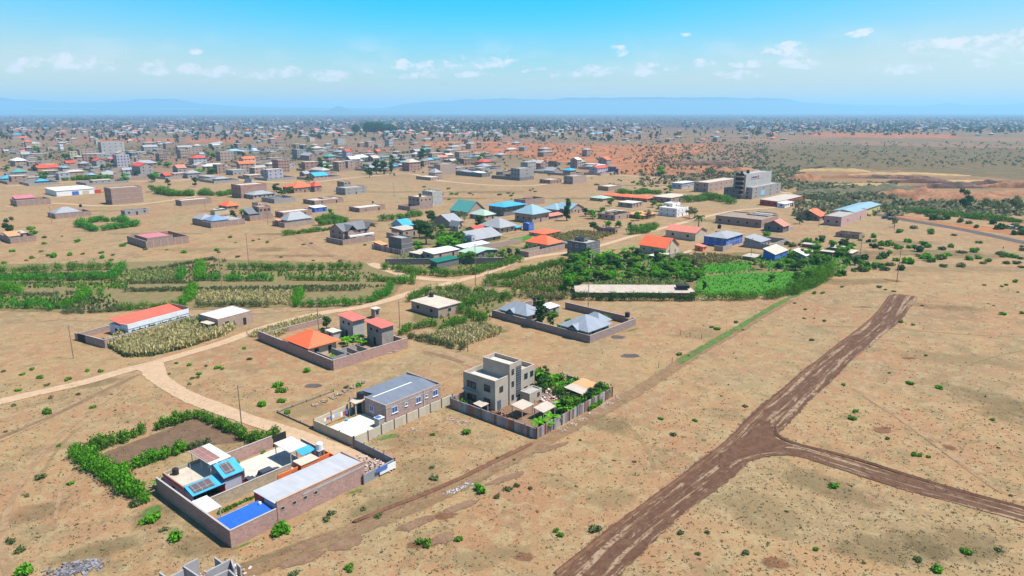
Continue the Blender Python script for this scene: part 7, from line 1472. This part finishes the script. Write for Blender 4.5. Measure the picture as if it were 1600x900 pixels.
# ------------------------------------------------------------------ make every label single one thing out
ORD = 'first second third fourth fifth sixth seventh eighth ninth tenth eleventh twelfth thirteenth fourteenth fifteenth sixteenth seventeenth eighteenth nineteenth twentieth'.split()
bpy.context.view_layer.update()
by = {}
for o in THINGS:
    if o.get('label'): by.setdefault((o['label'], ''), []).append(o)
def cut(l, n): w_ = l.split(); return ' '.join(w_[:n])
LM = [(90, 640, 'at the left edge'), (150, 350, 'by the hedge ring'), (245, 380, 'by the pink roof'), (180, 285, 'by the brown slab block'), (400, 310, 'by the brick block'), (550, 375, 'by the gabled mansion'), (660, 320, 'by the flat grey block'), (730, 330, 'by the green gable'),
      (620, 390, 'by the dark tower'), (850, 390, 'by the road'), (910, 415, 'below the grey house'), (960, 425, 'mid thicket'), (1000, 415, 'mid thicket, upper'), (1040, 420, 'below the orange gable'), (1080, 425, 'by the pasture'), (1135, 390, 'by the blue house'), (1180, 310, 'by the hotel'), (1200, 400, 'by the blue shed'), (1260, 395, 'by the cream roofs'),
      (1320, 385, 'by the roofless rooms'), (1345, 410, 'by the tall pole'), (1390, 375, 'right of the scrub'), (1460, 390, 'by the person'), (1540, 400, 'near the right edge'), (1500, 345, 'beyond the asphalt'), (1590, 360, 'at the right edge'), (1330, 430, 'by the track end'), (970, 290, 'by the white topped box'), (1050, 290, 'by the round tree'), (800, 300, 'on the open slope'),
      (60, 250, 'far left'), (180, 245, 'by the grey slab'), (300, 255, 'left of the tower'), (440, 255, 'by the tall brown block'), (530, 255, 'right of the tower'), (640, 255, 'by the round dark tree'), (720, 255, 'by the dusty slope'), (900, 262, 'below the slope'), (960, 210, 'above the slope'), (1080, 212, 'above the red earth'), (1200, 212, 'at the scrub'),
      (820, 660, 'at the fence front'), (900, 640, 'mid fence'), (950, 610, 'at the fence end'), (700, 645, 'left of the fence'), (860, 600, 'behind the rubble')]
def place(o):
    px, py = proj(o.location.x, o.location.y, 0); return min(LM, key=lambda m_: ((m_[0] - px) / 1.6) ** 2 + (m_[1] - py) ** 2)[2]
def split(v, l, extra):
    l2 = l
    pj = sorted(v, key=lambda o: proj(o.location.x, o.location.y, 0)[0])
    for i, o in enumerate(pj):
        s_ = l2 + (', ' + extra if extra else '')
        if len(pj) > 1: s_ += ', ' + ((ORD[i] + ' from left') if i else 'leftmost')
        o['label'] = s_
for (l, gr), v in by.items():
    if len(v) < 2: continue
    for o in v:
        if not o.get('group'): o['group'] = l
    if len(v) <= 12: split(v, cut(l, 13), ''); continue
    sub_ = {}
    for o in v: sub_.setdefault(place(o), []).append(o)
    for k, q in sub_.items():
        base = cut(l, 9)
        if len(q) <= 20: split(q, base, k)
        else:
            for o in q: o['label'] = base + ', ' + k
